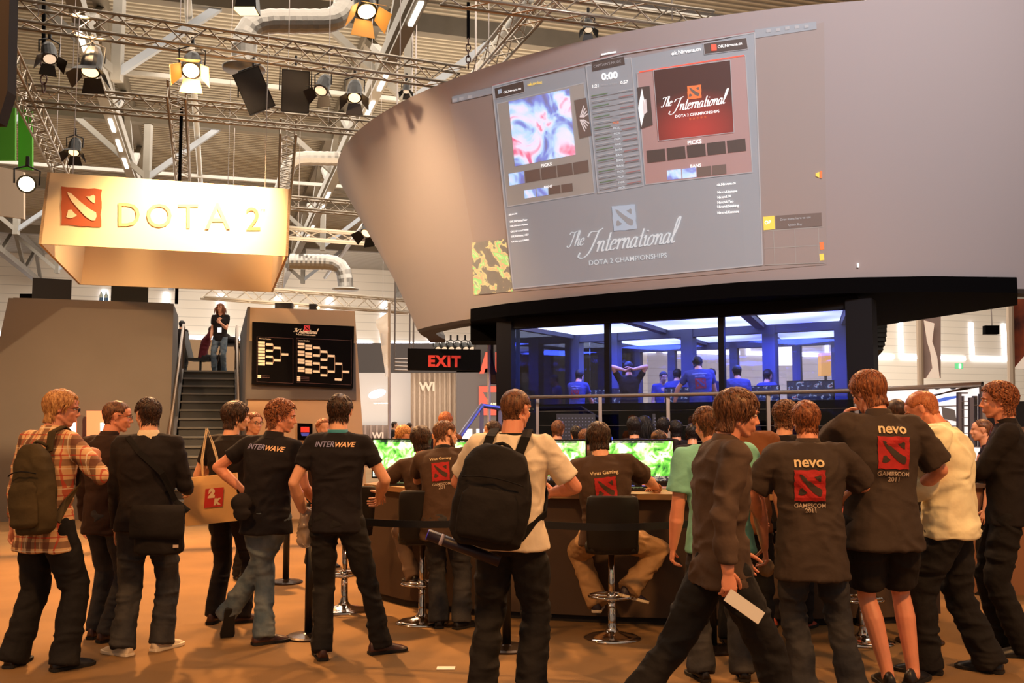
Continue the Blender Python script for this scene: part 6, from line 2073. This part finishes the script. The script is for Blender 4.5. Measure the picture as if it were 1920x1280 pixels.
P = Person('person in a black sweater with a white collar, seen from behind', 266, 6.95, 1.81, -.05, seed=3, head=(-.75, .12, 0), bulk=1.06, handL=(-.24, .10, .84), handR=(.20, .30, 1.10), footL=(-.10, -.10, 0), footR=(.12, .05, 0), yawL=-1.0, yawR=.5)
P.body(SK_L, legs=False).face_(H_dark).hair('short', H_dark)
P.torso(C_black, 'sweater', hem=.84, sleeve='long', collar=cloth('white_collar', (226, 206, 172)), width=1.06, flare=.01); P.trousers(C_djean, r=(.095, .078, .078), wr=.009).shoes(M_shoe_wh, M_sole_wh)
t = onperson(P, 'messenger_bag', 'black messenger bag hanging at the hip of the black sweater', 'bag')
mb = MB(); c = Vector((.16, -.20, .87)); R = []
for z, sw in ((-.17, .8), (-.15, .97), (0, 1), (.12, 1.0), (.155, .8)): R.append([c + Vector(((abs(math.cos(a)) ** .5) * (1 if math.cos(a) > 0 else -1) * .165 * sw, (abs(math.sin(a)) ** .6) * (1 if math.sin(a) > 0 else -1) * .06 * sw, z)) for a in [2 * PI * i / 28 for i in range(28)]])
mb.rings(R); P.add('bag_body', fuse(mb, .009, 3, .006, (7, 7, 7), 4), C_pack, parent=t)
mb = MB(); R = []
for z, sw, y in ((.165, 1.0, .0), (.17, 1.02, -.05), (.12, 1.06, -.075), (-.02, 1.06, -.082), (-.06, 1.04, -.078)): R.append([c + Vector((-.17 * sw, y + .004, z)), c + Vector((.17 * sw, y + .004, z)), c + Vector((.17 * sw, y - .006, z)), c + Vector((-.17 * sw, y - .006, z))])
mb.rings(R).build('flap', C_pack, t, True, raw=True)
MB().obox(c + Vector((.13, -.068, -.11)), Vector((1, 0, 0)), Vector((0, 1, 0)), UZ, .018, .003, .010).build('buckle', M_prints, t, raw=True)
strap(P, [c + Vector((.19, 0, .12)), P.S((.215, -.05, 1.05)), P.S((.15, -.155, 1.25)), P.S((-.02, -.145, 1.40)), P.S((-.12, -.08, 1.50)), P.S((-.14, .06, 1.47))], .038, C_strap, 'strap', t, up=[(.5, -1, 0), (.6, -1, 0), (.2, -1, 0), (0, -1, .3), (-.2, -.6, 1), (0, 1, .4)])

P = Person('person with dark hair carrying a paper bag, behind the man with crossed legs', 424, 7.95, 1.80, .30, seed=4, head=(.75, .08, 0), handL=(-.17, .18, 1.30), poleL=(-.6, -.6, -.8), hdirL=(.3, .2, .9), footL=(-.09, -.04, 0), footR=(.13, .03, 0), yawR=.8, curl=1.1)
P.body(SK_L, legs=False).face_(H_dark).hair('shaggy', H_dark)
P.torso(C_black, 't_shirt', hem=.84, sleeve='short', wr=.006); P.trousers(C_black2, r=(.09, .072, .070)).shoes(M_shoe_br)
M_paper = mat('paper_bag_cream', (232, 186, 120), .8, noise=.04, nscale=6)
bc = gp(402, 7.62, 1.0)
t = thing('paper_bag', (bc.x, 7.62, .83), 'cream paper carrier bag with a red square logo', 'bag')
rt = Matrix.Rotation(-.10, 3, 'Y') @ Matrix.Rotation(.12, 3, 'Z')
G = lambda x, y, z: Vector((bc.x, 7.62, .83)) + rt @ Vector((x, y, z))
mb = MB()
R = [[G(x * .205, y * .05 * (1 - .75 * kk), z) for x, y in ((-1, -1), (0, -1.1), (1, -1), (1, 1), (0, 1.1), (-1, 1))] for z, kk in ((0, 0), (.15, .1), (.30, .4), (.37, .75))]
mb.rings(R).build('paper_body', M_paper, t)
GL = lambda u, v: G(-.205 + .41 * u, -.0575 + .0001 * v + .055 * max(0, v - .4) * .75, .37 * v)
M_2k = mat('bag_logo_red', (200, 44, 36), .7)
mb = MB(); mb.poly([G(-.055, -.062, .125), G(.085, -.062, .125), G(.105, -.054, .27), G(-.035, -.054, .27)]); mb.build('logo_square', M_2k, t)
mb = MB()
put_text(mb, '2', lambda u, v: G(-.022 + .058 * u, -.0605 + .03 * v * .1, .196 + v * .058), 0, 0, w=1, bold=.09, shear=.2)
put_text(mb, 'K', lambda u, v: G(.020 + .062 * u, -.064, .138 + v * .06), 0, 0, w=1, bold=.08, shear=.2)
mb.build('logo_lettering', mat('bag_logo_white', (240, 214, 170), .7), t)
for y in (-.03, .03): MB().tube([G(-.06, y * .5, .36), G(-.055, y, .50), G(.0, y, .74), G(.035, y, .62), G(.06, y, .50), G(.06, y * .5, .36)], .005, 6).build('cord_handle', mat('white_cord', (225, 200, 160), .7), t, True)

P = Person('person with curly hair and crossed legs in a black polo shirt and blue jeans', 494, 7.2, 1.80, .22, seed=5, head=(1.20, .05, .05), lean=(.10, .08), bulk=1.04, shrug=.0, handL=(-.20, .02, 1.10), poleL=(-1, -.25, .1), hdirL=(.75, .1, -.45), palmL=(0, .8, -.6), handR=(.24, .30, 1.02), footL=(.01, -.02, 0), footR=(-.36, .12, .10), kneeR=(1.0, .7, 0), pitR=1.15, yawR=-.7, yawL=.7, kneeL=(-.1, 1, 0), curl=.7)
P.body(SK_R, legs=False).face_(H_auburn).hair('curly', H_auburn)
P.torso(C_black2, 'polo_shirt', hem=.80, sleeve='short', collar=C_black2, flare=.012); P.trousers(C_jean, r=(.092, .072, .072), wr=.008).shoes(M_shoe_br)
M_pa = mat('print_lavender', (150, 148, 190), .6); M_pb = mat('print_peach', (236, 186, 140), .6)


def interwave(P, z, w, xoff=0.0):
    f = P.back_map(z, .006, xoff=xoff)
    mb = MB(); put_text(mb, 'INTER', f, -w / 2, 0, w=w * .50, shear=.25, bold=.012); mb.build('chest_print_lavender', M_pa, P.shirt, raw=True)
    mb = MB(); put_text(mb, 'WAVE', f, w * .02, 0, w=w * .48, shear=.25, bold=.03); mb.build('chest_print_peach', M_pb, P.shirt, raw=True)


interwave(P, 1.40, .30)
w_ = P.wrL; MB().tube([w_ + Vector((-.03, 0, .012)) + Vector((.0, .032 * math.cos(a), .032 * math.sin(a))) for a in [2 * PI * q / 14 for q in range(15)]], .009, 6).build('wristwatch', M_glasses, P.root, True, raw=True)
hp_ = onperson(P, 'baseball_cap', 'black cap held at the hip of the man with crossed legs', 'cap')
mb = MB(); mb.ell((-.11, -.17, 1.03), (.085, .045, .070)); mb.ell((-.09, -.20, .955), (.075, .016, .055)); P.add('crown', fuse(mb, .009, 3, .004), C_black, parent=hp_)

P = Person('person in a black polo shirt with a turquoise lanyard, feet apart', 640, 6.8, 1.83, .04, seed=6, head=(.03, .10, 0), pelvis=(-.045, 0, 0), handL=(-.31, .10, .97), poleL=(-.5, -1, 0), handR=(.20, .26, 1.06), poleR=(.8, -.8, -.2), footL=(-.12, -.06, 0), footR=(.25, .10, 0), yawR=1.0, yawL=-.35, curl=.9)
P.body(SK_L, legs=False).hair('short', H_dark)
P.torso(C_black2, 'polo_shirt', hem=.84, sleeve='short', cut=.60, wr=.006); P.trousers(C_bjean, r=(.090, .070, .068), wr=.008).shoes(M_shoe_br)
interwave(P, 1.42, .28)
c_, R_ = P.frame(1.525)
MB().rings([[c_ + R_ @ Vector((rx * math.cos(a), ry * math.sin(a) - .012, dz - .02 * max(0, math.sin(a)))) for a in [2 * PI * i / 24 for i in range(24)]] for rx, ry, dz in ((.072, .064, -.012), (.070, .063, .012), (.066, .06, .012), (.068, .06, -.012))], cap=False).build('lanyard', mat('turquoise_lanyard', (46, 128, 142), .7), P.root, True, raw=True)
t = onperson(P, 'plastic_bag', 'crumpled clear plastic bag in the left hand of the man with the lanyard', 'bag')
mb = MB(); mb.ell((-.29, .12, .86), (.045, .05, .13)); mb.ell((-.28, .12, .80), (.055, .06, .09)); P.add('film', fuse(mb, .010, 1, .018, (16, 16, 16), 2), mat('plastic_film', (150, 130, 112), .15, alpha=.7), parent=t)

# bearded player
P = Person('bearded person in a brown team shirt leaning over the counter', 832, 7.72, 1.67, .10, seed=7, bulk=1.10, head=(.85, .1, 0), lean=(.28, -.10), handL=(-.30, .52, 1.08), handR=(.30, .52, 1.10), poleL=(-1, -.3, -.3), poleR=(1, -.3, -.3), footL=(-.05, .05, 0), footR=(.15, .02, 0), yawR=.6)
P.body(SK_L, legs=False).face_(H_brown, beard=H_brown).hair('short', H_brown)
P.torso(C_logo2, hem=.74, sleeve='boxy', flare=.01, collar=C_black); P.trousers(C_djean, r=(.095, .076, .078), wr=.009).shoes(M_shoe_bk)
shirt_logo(P, 'Virus Gaming', 1.385, .155, .19, dark=C_logo2, y2='201', gap=.018)

# backpack man
P = Person('person with glasses in a cream polo shirt and black jeans carrying a big backpack', 958, 5.8, 1.83, .22, seed=8, bulk=1.12, head=(.42, .10, 0), lean=(-.03, .02), handL=(-.22, .30, 1.12), handR=(.20, .26, 1.16), poleR=(1, -.7, -.2), poleL=(-1, -.7, 0), footL=(-.17, .0, 0), footR=(.12, .0, 0))
P.body(SK_R, legs=False).face_(H_brown, glasses=True).hair('buzz', H_brown)
P.torso(C_cream, 'polo_shirt', hem=.85, sleeve='short', cut=.78, flare=.016, puff=.006); P.trousers(C_bjean, r=(.100, .082, .080), wr=.010, hemz=0).shoes(M_shoe_bk)
c_, R_ = P.frame(1.515)
MB().rings([[c_ + R_ @ Vector((rx * math.cos(a), ry * math.sin(a) - .012, dz - .02 * max(0, math.sin(a)))) for a in [2 * PI * i / 24 for i in range(24)]] for rx, ry, dz in ((.080, .072, -.014), (.078, .070, .010), (.073, .066, .010), (.076, .068, -.014))], cap=False).build('lanyard', C_strap, P.root, True, raw=True)
pack(P, C_pack, (-.06, -.150, 1.17), .43, .56, .24, 'big black backpack worn by the man in the cream shirt', tilt=.16, strap_m=C_strap, yaw=.12)
t = onperson(P, 'poster_tube', 'dark poster roll sticking out under the big black backpack', 'poster roll')
a, c = Vector((-.42, -.28, .95)), Vector((-.02, -.20, .80)); d = (c - a).normalized()
MB().tube([a, c], .032, 16).build('roll', mat('poster_roll_dark', (34, 20, 36), .4), t, True, raw=True)
MB().tube([a + d * .075, a + d * .095], .0335, 16).build('band', mat('band_white', (190, 175, 185), .5), t, True, raw=True)
MB().tube([a - d * .004, a + d * .01], .030, 16).build('end_edge', mat('band_blue', (60, 50, 150), .4, emit=(50, 40, 180), es=.3), t, True, raw=True)

# seated player on the stool
P = Person('seated player in a brown team shirt and khaki trousers on a chrome stool', 1147, 7.42, 1.80, 0.05, seed=9, bulk=1.12, pelvis=(-.03, .03, -.16), lean=(.10, -.10), twist=-.05, head=(-.03, .12, .05), handR=(.40, .52, 1.08), handL=(-.32, .55, 1.08), poleR=(1, -.3, -.6), poleL=(-1, -.3, -.6), palmR=(0, 0, -1), palmL=(0, 0, -1), hdirR=(-.4, 1, -.1), hdirL=(.2, 1, -.1),
           footR=(.15, .07, .27), footL=(-.10, .26, .14), kneeR=(1.1, .9, .25), kneeL=(-.5, 1, .5), yawR=.9, yawL=.1, pitR=.3, curl=.4)
P.body(SK_L, legs=False).hair('medium', H_dark)
P.torso(C_logo2, hem=.84, sleeve='boxy', cut=.80, flare=.015); P.trousers(C_khaki, r=(.100, .080, .078), wr=.008).shoes(mat('striped_trainer', (40, 30, 46), .5, noise=.2), M_sole_wh)
shirt_logo(P, 'Virus Gaming', 1.36, .165, .215, dark=C_logo2, gap=.015)
w_ = P.wrR; MB().tube([w_ - Vector((0, .03, 0)) + Vector((.034 * math.cos(a), 0, .034 * math.sin(a))) for a in [2 * PI * q / 14 for q in range(15)]], .010, 6).build('wristband', mat('leather_wristband', (150, 96, 52), .6), P.root, True, raw=True)
mb = MB().tube([P.T((x * .088, -.005 + 0 * x, .01 + .10 * math.sqrt(max(0, 1 - x * x)))) for x in [-1 + .1 * i for i in range(21)]], .007, 8)
for sd in (-1, 1):
    a_, c_ = P.T((sd * .078, .0, -.005)), P.T((sd * .100, .0, -.005)); mb.tube([a_, c_], .036, 16)
mb.build('headset', C_strap, P.root, True, raw=True)
MB().obox(P.T((.103, 0, -.005)), P.Mh @ Vector((1, 0, 0)), P.Mh @ Vector((0, 1, 0)), P.Mh @ UZ, .003, .010, .010).build('headset_light', M_led, P.root, raw=True)

P = Person('seated player half hidden left of the bearded man, arm on the counter', 800, 8.12, 1.74, -.22, seed=10, lod=1, pelvis=(0, 0, -.13), lean=(.22, -.08), handL=(-.36, .46, 1.02), handR=(.2, .5, 1.06), poleL=(-1, -.4, -.4), palmL=(0, 0, -1), footR=(.1, .2, .26), footL=(-.1, .2, .26), kneeR=(.3, 1, .3), kneeL=(-.3, 1, .3), curl=.4)
P.body(SK_L, legs=False).hair('medium', H_dark); P.torso(C_logo2, hem=.84, sleeve='boxy'); P.trousers(C_grey, r=(.09, .07, .07)).shoes(M_shoe_bk)

# walking man
P = Person('person with brown hair in a grey-brown overshirt walking to the right in front', 1358, 4.92, 1.80, 1.42, seed=12, head=(.12, .12, 0), lean=(.10, 0), handR=(.25, -.06, .90), poleR=(.3, -1, 0), handL=(-.26, .20, .92), footR=(.09, .30, .02), footL=(-.09, -.50, .06), kneeL=(0, 1, 0), pitL=.55, pitR=-.12, curl=1.0)
P.body(SK_R, legs=False).face_(H_brown).hair('shaggy', H_brown)
P.torso(C_walk, 'overshirt', hem=.80, sleeve='long', puff=.010, collar=C_walk, flare=.012, wr=.009, wrist=.86); P.trousers(C_bjean, r=(.098, .080, .078), wr=.009).shoes(M_shoe_bk)
t = onperson(P, 'folded_leaflet', 'white folded leaflet in the hand of the walking man', 'leaflet')
h_ = P.wrR + (P.wrR - P.elR).normalized() * .10
MB().obox(h_ + Vector((.03, .06, -.06)), Vector((0, .82, -.57)), Vector((1, 0, 0)), Vector((0, .57, .82)), .10, .006, .032).build('paper', mat('white_paper', (240, 235, 225), .7), t, raw=True)

# teal shirt and those near
P = Person('person in a teal T-shirt mostly hidden behind the walking man', 1355, 6.2, 1.74, -.02, seed=13, bulk=1.20, head=(-.35, .15, -.12), lean=(.05, -.06), handR=(.31, .06, .84), handL=(-.30, .06, .84), footL=(-.14, 0, 0), footR=(.14, 0, 0), curl=1.0)
P.body(SK_R, legs=False).hair('short', H_brown)
P.torso(C_teal, 't_shirt', hem=.82, sleeve='boxy', cut=.72, flare=.014); P.trousers(C_djean, r=(.094, .076, .076), wr=.009).shoes(M_shoe_bk)
t = onperson(P, 'small_bag', 'small pale bag hanging from the right hand of the teal shirt', 'bag')
mb = MB(); mb.ell((.33, .10, .70), (.045, .06, .06)); P.add('bag_body', fuse(mb, .010, 2, .010, (16, 16, 16), 3), mat('pale_cloth_bag', (150, 124, 92), .8), parent=t)

P = Person('person in a brown shirt with sandy hair behind the teal shirt', 1400, 7.1, 1.84, .3, seed=14, lod=1, bulk=1.1, head=(.1, .1, -.15))
P.body(SK_L, legs=False).hair('short', H_ginger); P.torso(C_brown, hem=.80, sleeve='short'); P.trousers(C_bjean).shoes(M_shoe_bk)
P = Person('person with dark curly hair in black left of the shorter logo shirt', 1479, 7.75, 1.80, .5, seed=15, lod=1, head=(.3, .1, 0), handR=(.25, .3, 1.1))
P.body(SK_L, legs=False).hair('curly', H_brown); P.torso(C_black, hem=.80, sleeve='long'); P.trousers(C_black2).shoes(mat('red_sandal', (170, 70, 50), .6))
P = Person('person with long blonde hair in a pink top between the two logo shirts', 1590, 7.9, 1.66, .4, seed=16, lod=1, head=(.2, 0, 0))
P.body(SK_L, legs=False).hair('long', H_yellow); P.torso(C_pink, 'top', hem=.84, sleeve='short'); P.trousers(C_black2).shoes(M_shoe_bk)

P = Person('shorter person in the charcoal logo shirt and dark jeans', 1528, 5.85, 1.76, .06, seed=17, bulk=1.10, head=(.08, .08, 0), lean=(.03, .0), handR=(.26, .34, 1.12), poleR=(1, -.3, -.25), handL=(-.26, .30, 1.05), poleL=(-1, -.6, -.3), footL=(-.06, .0, 0), footR=(.22, .0, 0))
P.body(SK_R, legs=False).hair('short', H_auburn)
P.torso(C_logo, hem=.70, sleeve='boxy', cut=.84, flare=.012, puff=.008, collar=C_logo, wr=.008, width=1.02); P.trousers(C_djean, r=(.092, .076, .078), wr=.009, hemz=.0).shoes(M_shoe_bk)
shirt_logo(P, 'nevo', 1.375, .185, .175, dark=C_logo, xoff=-.03)

P = Person('tall person in the charcoal logo shirt and black shorts with bare calves', 1662, 6.05, 1.97, .02, seed=18, bulk=1.04, head=(-.50, .28, -.10), lean=(.06, .03), handL=(-.12, .24, 1.46), poleL=(-1, -.2, -1), hdirL=(.3, .2, .9), handR=(.27, .24, 1.05), poleR=(1, -.7, -.2), footL=(.0, -.02, 0), footR=(.17, .05, 0), yawL=.1, yawR=.7, curl=1.0)
P.body(SK_R, bare_legs=True).face_(H_auburn).hair('medium', H_auburn)
P.torso(C_logo, hem=.76, sleeve='boxy', cut=.84, flare=.020, puff=.008, collar=C_logo, wr=.008, width=1.06); P.trousers(cloth('black_shorts', (32, 26, 23)), 'shorts', r=(.108, .100, .09), short=True, knee=.86).shoes(M_shoe_bk)
shirt_logo(P, 'nevo', 1.405, .180, .158, dark=C_logo, xoff=.03)

P = Person('person with cropped ginger hair in a cream track jacket', 1792, 6.35, 1.87, -.95, seed=19, bulk=1.16, head=(-.10, .42, 0), lean=(.12, .04), handR=(.12, .34, 1.06), poleR=(1, -.8, -.5), handL=(-.14, .34, 1.06), footR=(.16, -.16, 0), footL=(-.10, .14, 0), yawR=.1, yawL=-.1)
P.body(SK_R, legs=False).face_(H_ginger).hair('buzz', H_ginger)
P.torso(C_white, 'track_jacket', hem=.84, sleeve='long', puff=.022, wr=.012, collar=C_white, flare=-.008); P.trousers(C_bjean, r=(.100, .084, .082), wr=.010, hemz=.0).shoes(M_shoe_bk)
tree = P.bvh()
for k_ in (-.020, .0):
    pts = []; ups = []
    for q in [.12 + .11 * i for i in range(17)]:
        a = seg(P, 1, q); out = Vector((1, -.75, .25)).normalized()
        h = tree.ray_cast(a + out * .5 + Vector((0, k_, k_ * .3)), -out, 1.0)
        if h[0] is not None: pts.append(h[0] + out * .002); ups.append(out)
    if len(pts) > 3: strap(P, pts, .010, C_strap, 'sleeve_stripe', P.shirt, up=ups, th=.004)

P = Person('person with a shaved head half hidden behind the tall logo shirt', 1699, 8.3, 1.84, -.1, seed=20, lod=1, head=(-.2, .1, 0))
P.body(SK_M, legs=False).hair('bald', H_dark); P.torso(C_black, hem=.82, sleeve='short'); P.trousers(C_bjean).shoes(M_shoe_bk)

P = Person('person with curly auburn hair and crossed arms at the right edge', 1900, 6.9, 1.91, -1.12, seed=21, bulk=1.06, head=(-.12, .10, 0), lean=(-.04, 0), handR=(-.04, .22, 1.16), handL=(.10, .25, 1.22), poleR=(1, -.3, -.4), poleL=(-1, -.3, -.4), hdirR=(-1, .1, .15), hdirL=(1, .0, .1), palmR=(0, -1, 0), palmL=(0, -1, 0), footR=(.10, .05, 0), footL=(-.10, -.06, 0), curl=.5)
P.body(SK_R, legs=False).face_(H_auburn).hair('curly', H_auburn)
P.torso(C_black, 'sweater', hem=.84, sleeve='long', puff=.006, collar=C_black); P.trousers(C_bjean, r=(.094, .076, .074), wr=.008).shoes(M_shoe_bk)
t = onperson(P, 'folded_jacket', 'dark jacket hanging over the crossed arms at the right edge', 'jacket')
mb = MB(); mb.rings([[Vector((.10 + .09 * math.cos(a) * g, .27 + .045 * math.sin(a), z)) for a in [2 * PI * i / 16 for i in range(16)]] for z, g in ((1.20, .7), (1.14, 1), (.98, 1.15), (.80, 1.0), (.78, .8))]); P.add('cloth', fuse(mb, .010, 3, .010, (9, 9, 4), 4), C_dkbrown, parent=t)
t = onperson(P, 'shoulder_strap_bag', 'brown leather bag strap across the sweater at the right edge', 'bag')
strap(P, [P.S((.10, .13, 1.10)), P.S((.085, .135, 1.30)), P.S((.09, .075, 1.49)), P.S((.09, -.02, 1.535)), P.S((.08, -.12, 1.44)), P.S((.05, -.15, 1.2)), P.S((.0, -.15, 1.0))], .055, mat('brown_strap', (120, 62, 36), .5), 'strap', t, up=[(0, 1, 0), (0, 1, 0), (0, 1, 1), (0, 0, 1), (0, -1, .4), (0, -1, 0), (0, -1, 0)])
mb = MB(); mb.box((-.16, -.26, .78), (.12, -.17, 1.0)); P.add('bag_body', fuse(mb, .012, 4, .004), mat('brown_bag', (70, 42, 30), .6), parent=t)

# ------------------------------------------------------------------ people farther back
def extra(label, px, Y, H, face, top, hairs, pants=C_bjean, z=0.0, sk=None, style='short', head=(0, .05, 0), lod=2, glasses=False, sleeve='short', name='shirt', **kw):
    P = Person(label, px, Y, H, face, z=z, lod=lod, seed=px % 97, head=head, **kw)
    P.body(sk or SK_L, legs=False)
    if glasses: P.face_(H_brown, glasses=True)
    P.hair(style, hairs); P.torso(top, name, hem=.84, sleeve=sleeve, wr=.005); P.trousers(pants).shoes(M_shoe_bk)
    return P


extra('person with glasses and reddish hair facing the camera behind the crossed-legs man', 466, 10.2, 1.74, 2.35, C_dkbrown, H_auburn, glasses=True, lod=1)
extra('person with reddish hair half hidden behind the man with the lanyard', 600, 11.0, 1.68, 2.6, C_dkbrown, H_auburn)
extra('person with sandy brown hair bending behind the leftmost monitor', 744, 10.6, 1.62, 2.0, C_grey, H_blond, head=(.3, .5, 0), style='medium')
extra('person with ginger hair standing behind the bearded man', 832, 12.0, 1.77, .3, C_brown, H_ginger)
extra('person with short dark hair in profile behind the backpack man', 930, 10.5, 1.65, -1.35, C_black, H_dark, head=(0, .1, 0), lod=1)
extra('person with pinned dark hair in profile behind the seated player', 1131, 10.5, 1.63, -1.3, C_black, H_dark, style='medium', lod=1)
extra('person with brown hair bending behind the third monitor', 1098, 10.9, 1.56, .2, C_grey, H_brown)
P = extra('person in a brown cap behind the monitor next to the teal shirt', 1241, 10.2, 1.55, -.4, C_black, H_dark)
mb = MB(); mb.ell(P.T((0, -.01, .045)), (.090, .108, .080)); P.add('cap', fuse(mb, .01, 2), cloth('brown_cap', (120, 86, 54)))
for px, Y, H, f, st in ((1046, 11.8, 1.66, .3, 'short'), (1085, 11.5, 1.60, -.3, 'short'), (1192, 11.6, 1.70, .1, 'medium'), (1212, 12.4, 1.72, 0, 'long'), (1246, 11.8, 1.70, .4, 'short'), (1272, 12.2, 1.66, -.2, 'medium'), (1302, 11.4, 1.62, .2, 'short')):
    extra({1046: 'dark silhouette of a spectator left of the left dotted panel', 1085: 'dark silhouette of a spectator just right of the left rail post', 1192: 'dark silhouette of a spectator with thick hair below the booth', 1212: 'dark silhouette of a long-haired spectator below the booth', 1246: 'dark silhouette of a spectator before the middle rail post', 1272: 'dark silhouette of a spectator right of the middle rail post', 1302: 'dark silhouette of a spectator just left of the teal shirt'}[px], px, Y, H, f, C_black, H_black if px != 1046 else H_brown, style=st, grp='spectators in the dark below the booth')
extra('balding person facing left behind the man at the right edge', 1862, 9.3, 1.67, -1.2, C_black, H_brown, style='bald', lod=1)
extra('person with reddish hair behind the shoulder of the cream jacket', 1778, 9.6, 1.66, .6, C_grey, H_auburn)
extra('tiny person in black standing before the pale screen', 766, 29.0, 1.66, .2, C_black, H_dark)
extra('tiny person half hidden left of the one before the pale screen', 737, 31.0, 1.70, 1.4, C_black, H_dark)
# upper deck
P = extra('person with long red hair and a badge standing at the top of the stairs', 405, 22.2, 1.66, PI, C_black, H_auburn, C_jean, z=2.75, style='long', handR=(.20, .10, .92), handL=(-.10, .26, 1.25), female=True)
MB().obox(P.S((-.02, .135, 1.10)), Vector((1, 0, 0)), Vector((0, 1, 0)), UZ, .05, .003, .06).build('badge', M_wl, P.root, raw=True)
P = extra('seated person in maroon on the office chair at the top of the stairs', 374, 23.2, 1.66, 1.2, C_maroon, H_dark, z=2.75, style='medium', pelvis=(0, 0, -.42), lean=(.35, 0), handR=(.1, .42, 1.12), handL=(-.1, .42, 1.12), footR=(.1, .42, 0), footL=(-.1, .42, 0), sleeve='long')
q = P.root.location
t = thing('office_chair', (q.x - .06, q.y, 2.75), 'black office chair at the top of the stairs', 'chair')
MB().box((q.x - .30, q.y - .24, 3.12), (q.x + .2, q.y + .24, 3.19)).build('seat', M_leather, t)
MB().hexa([(q.x - .34, q.y - .22, 3.18), (q.x - .29, q.y - .22, 3.18), (q.x - .29, q.y + .22, 3.18), (q.x - .34, q.y + .22, 3.18), (q.x - .50, q.y - .2, 3.85), (q.x - .46, q.y - .2, 3.85), (q.x - .46, q.y + .2, 3.85), (q.x - .50, q.y + .2, 3.85)]).build('backrest', M_leather, t)
MB().tube([(q.x - .06, q.y, 2.80), (q.x - .06, q.y, 3.12)], .03, 8).build('column', M_can, t)
mb = MB()
for k in range(5): mb.beam((q.x - .06, q.y, 2.80), (q.x - .06 + .28 * math.cos(k * 1.257), q.y + .28 * math.sin(k * 1.257), 2.77), .04, .04)
mb.build('star_base', M_can, t)
c = at(432, 640, 22.8)
t = thing('high_table', (c.x, c.y, 2.75), 'small black table with bags at the top of the stairs', 'table')
MB().box((c.x - .3, c.y - .25, 3.46), (c.x + .3, c.y + .25, 3.50)).build('top', M_can, t)
for sx in (-.26, .26):
    for sy in (-.2, .2): MB().tube([(c.x + sx * 1.15, c.y + sy, 2.75), (c.x + sx * .6, c.y + sy, 3.46)], .015, 6).build('leg', M_can, t)
t = thing('bag', (c.x, c.y, 3.5), 'dark bag lying on the small table at the top of the stairs', 'bag')
mb = MB(); mb.ell((c.x + .02, c.y, 3.59), (.2, .14, .09)); mb.ell((c.x - .1, c.y, 3.66), (.09, .09, .09)); fu = fuse(mb, .012, 2, .008); fu.transform(Matrix.Translation(-Vector((c.x, c.y, 3.5)))); link_mesh('cloth', fu, C_pack, t, True)
extra('person behind the right monitor on the grey stage block', 209, 20.6, 1.62, 2.6, C_black, H_dark, z=2.75)
extra('person in white behind the left monitor on the grey stage block', 158, 21.0, 1.50, 1.8, C_white, H_blond, z=2.75)
extra('dark-haired person at the edge of the grey stage block by the stairs', 331, 24.0, 1.46, 0.2, C_black, H_black, z=2.75)
t = thing('stage_block_floor', hall(-2.1, 27, 0), 'hidden deck behind the grey stage block', 'platform'); hblock(MB(), -3.4, -.82, 20.25, 29.1, 0, 2.75).build('deck', M_greyside, t)
for px, lab in ((190, 'blue-labelled water bottle on the stage block, left one'), (199, 'clear water bottle on the stage block, right one')):
    p = hplane(px, 556, 18.5)
    t = thing('water_bottle', (p.x, p.y, 3.742), lab, 'bottle')
    MB().lathe((p.x, p.y, 3.742), [(.03, 0), (.032, .01), (.032, .16), (.014, .2), (.014, .23)], 12).build('bottle', mat('bottle_plastic', (170, 200, 210), .2), t, True)
    MB().lathe((p.x, p.y, 3.80), [(.033, 0), (.033, .06)], 12).build('label', mat('bottle_label', (60, 110, 170), .5), t)

# booth players
def bp_(px, Y, H, face, label, top=C_blue, hair=H_black, style='short', **kw):
    return extra(label, px, Y, H, face, top, hair, C_black, z=BF, style=style, **kw)


M_bp = mat('booth_print', (150, 160, 220), .7)
P = bp_(1083, 17.1, 1.55, .5, 'player in a blue-lit team shirt sitting at the left end of the booth', lean=(.2, 0), handR=(.2, .4, 1.0), handL=(-.2, .4, 1.0))
P1 = P
bp_(1182, 16.7, 1.66, .05, 'player in black with hands behind the head inside the booth', C_black, lean=(.1, 0), handR=(.07, -.09, 1.62), handL=(-.07, -.09, 1.60), poleR=(1, 0, .2), poleL=(-1, 0, .2), hdirR=(-.8, 0, .5), hdirL=(.8, 0, .5))
bp_(1245, 19.2, 1.62, 2.9, 'player facing the camera in the rear room of the booth', head=(0, .3, 0))
bp_(1272, 17.3, 1.58, .3, 'player seated left of the leaning man in the booth', lean=(.2, 0))
P = bp_(1318, 15.6, 1.72, .1, 'man in a blue-lit team shirt leaning on the booth desk', lean=(.35, -.05), handL=(-.42, .30, .95), handR=(.3, .45, 1.0), poleL=(-1, -.2, 0), bulk=1.1)
P2 = P
bp_(1338, 17.2, 1.58, .3, 'player seated right of the leaning man in the booth', lean=(.2, 0))
bp_(1390, 15.4, 1.52, 0, 'player seated behind the walking man with a dark head against the booth light', lean=(.15, 0))
bp_(1444, 16.4, 1.5, .8, 'player half hidden behind the monitors at the right of the booth')
for P, w in ((P1, .2), (P2, .24)):
    f = P.back_map(1.38, .008)
    mb = MB(); put_text(mb, 'Online Kingdom', f, 0, 0, w=w, cx=True, bold=.03); put_text(mb, 'Nirvana.int', f, 0, -.045, w=w * .7, cx=True, bold=.03); mb.build('name_print', M_bp, P.shirt, raw=True)
    mb = MB(); put_emblem(mb, f, -.09, -.07, .18, lift=P.back_map(1.38, .012), sub=5); mb.build('emblem_print', [mat('booth_print_red', (130, 30, 60), .8), C_blue], P.shirt, raw=True)

# ------------------------------------------------------------------ tidy
bpy.context.view_layer.update()
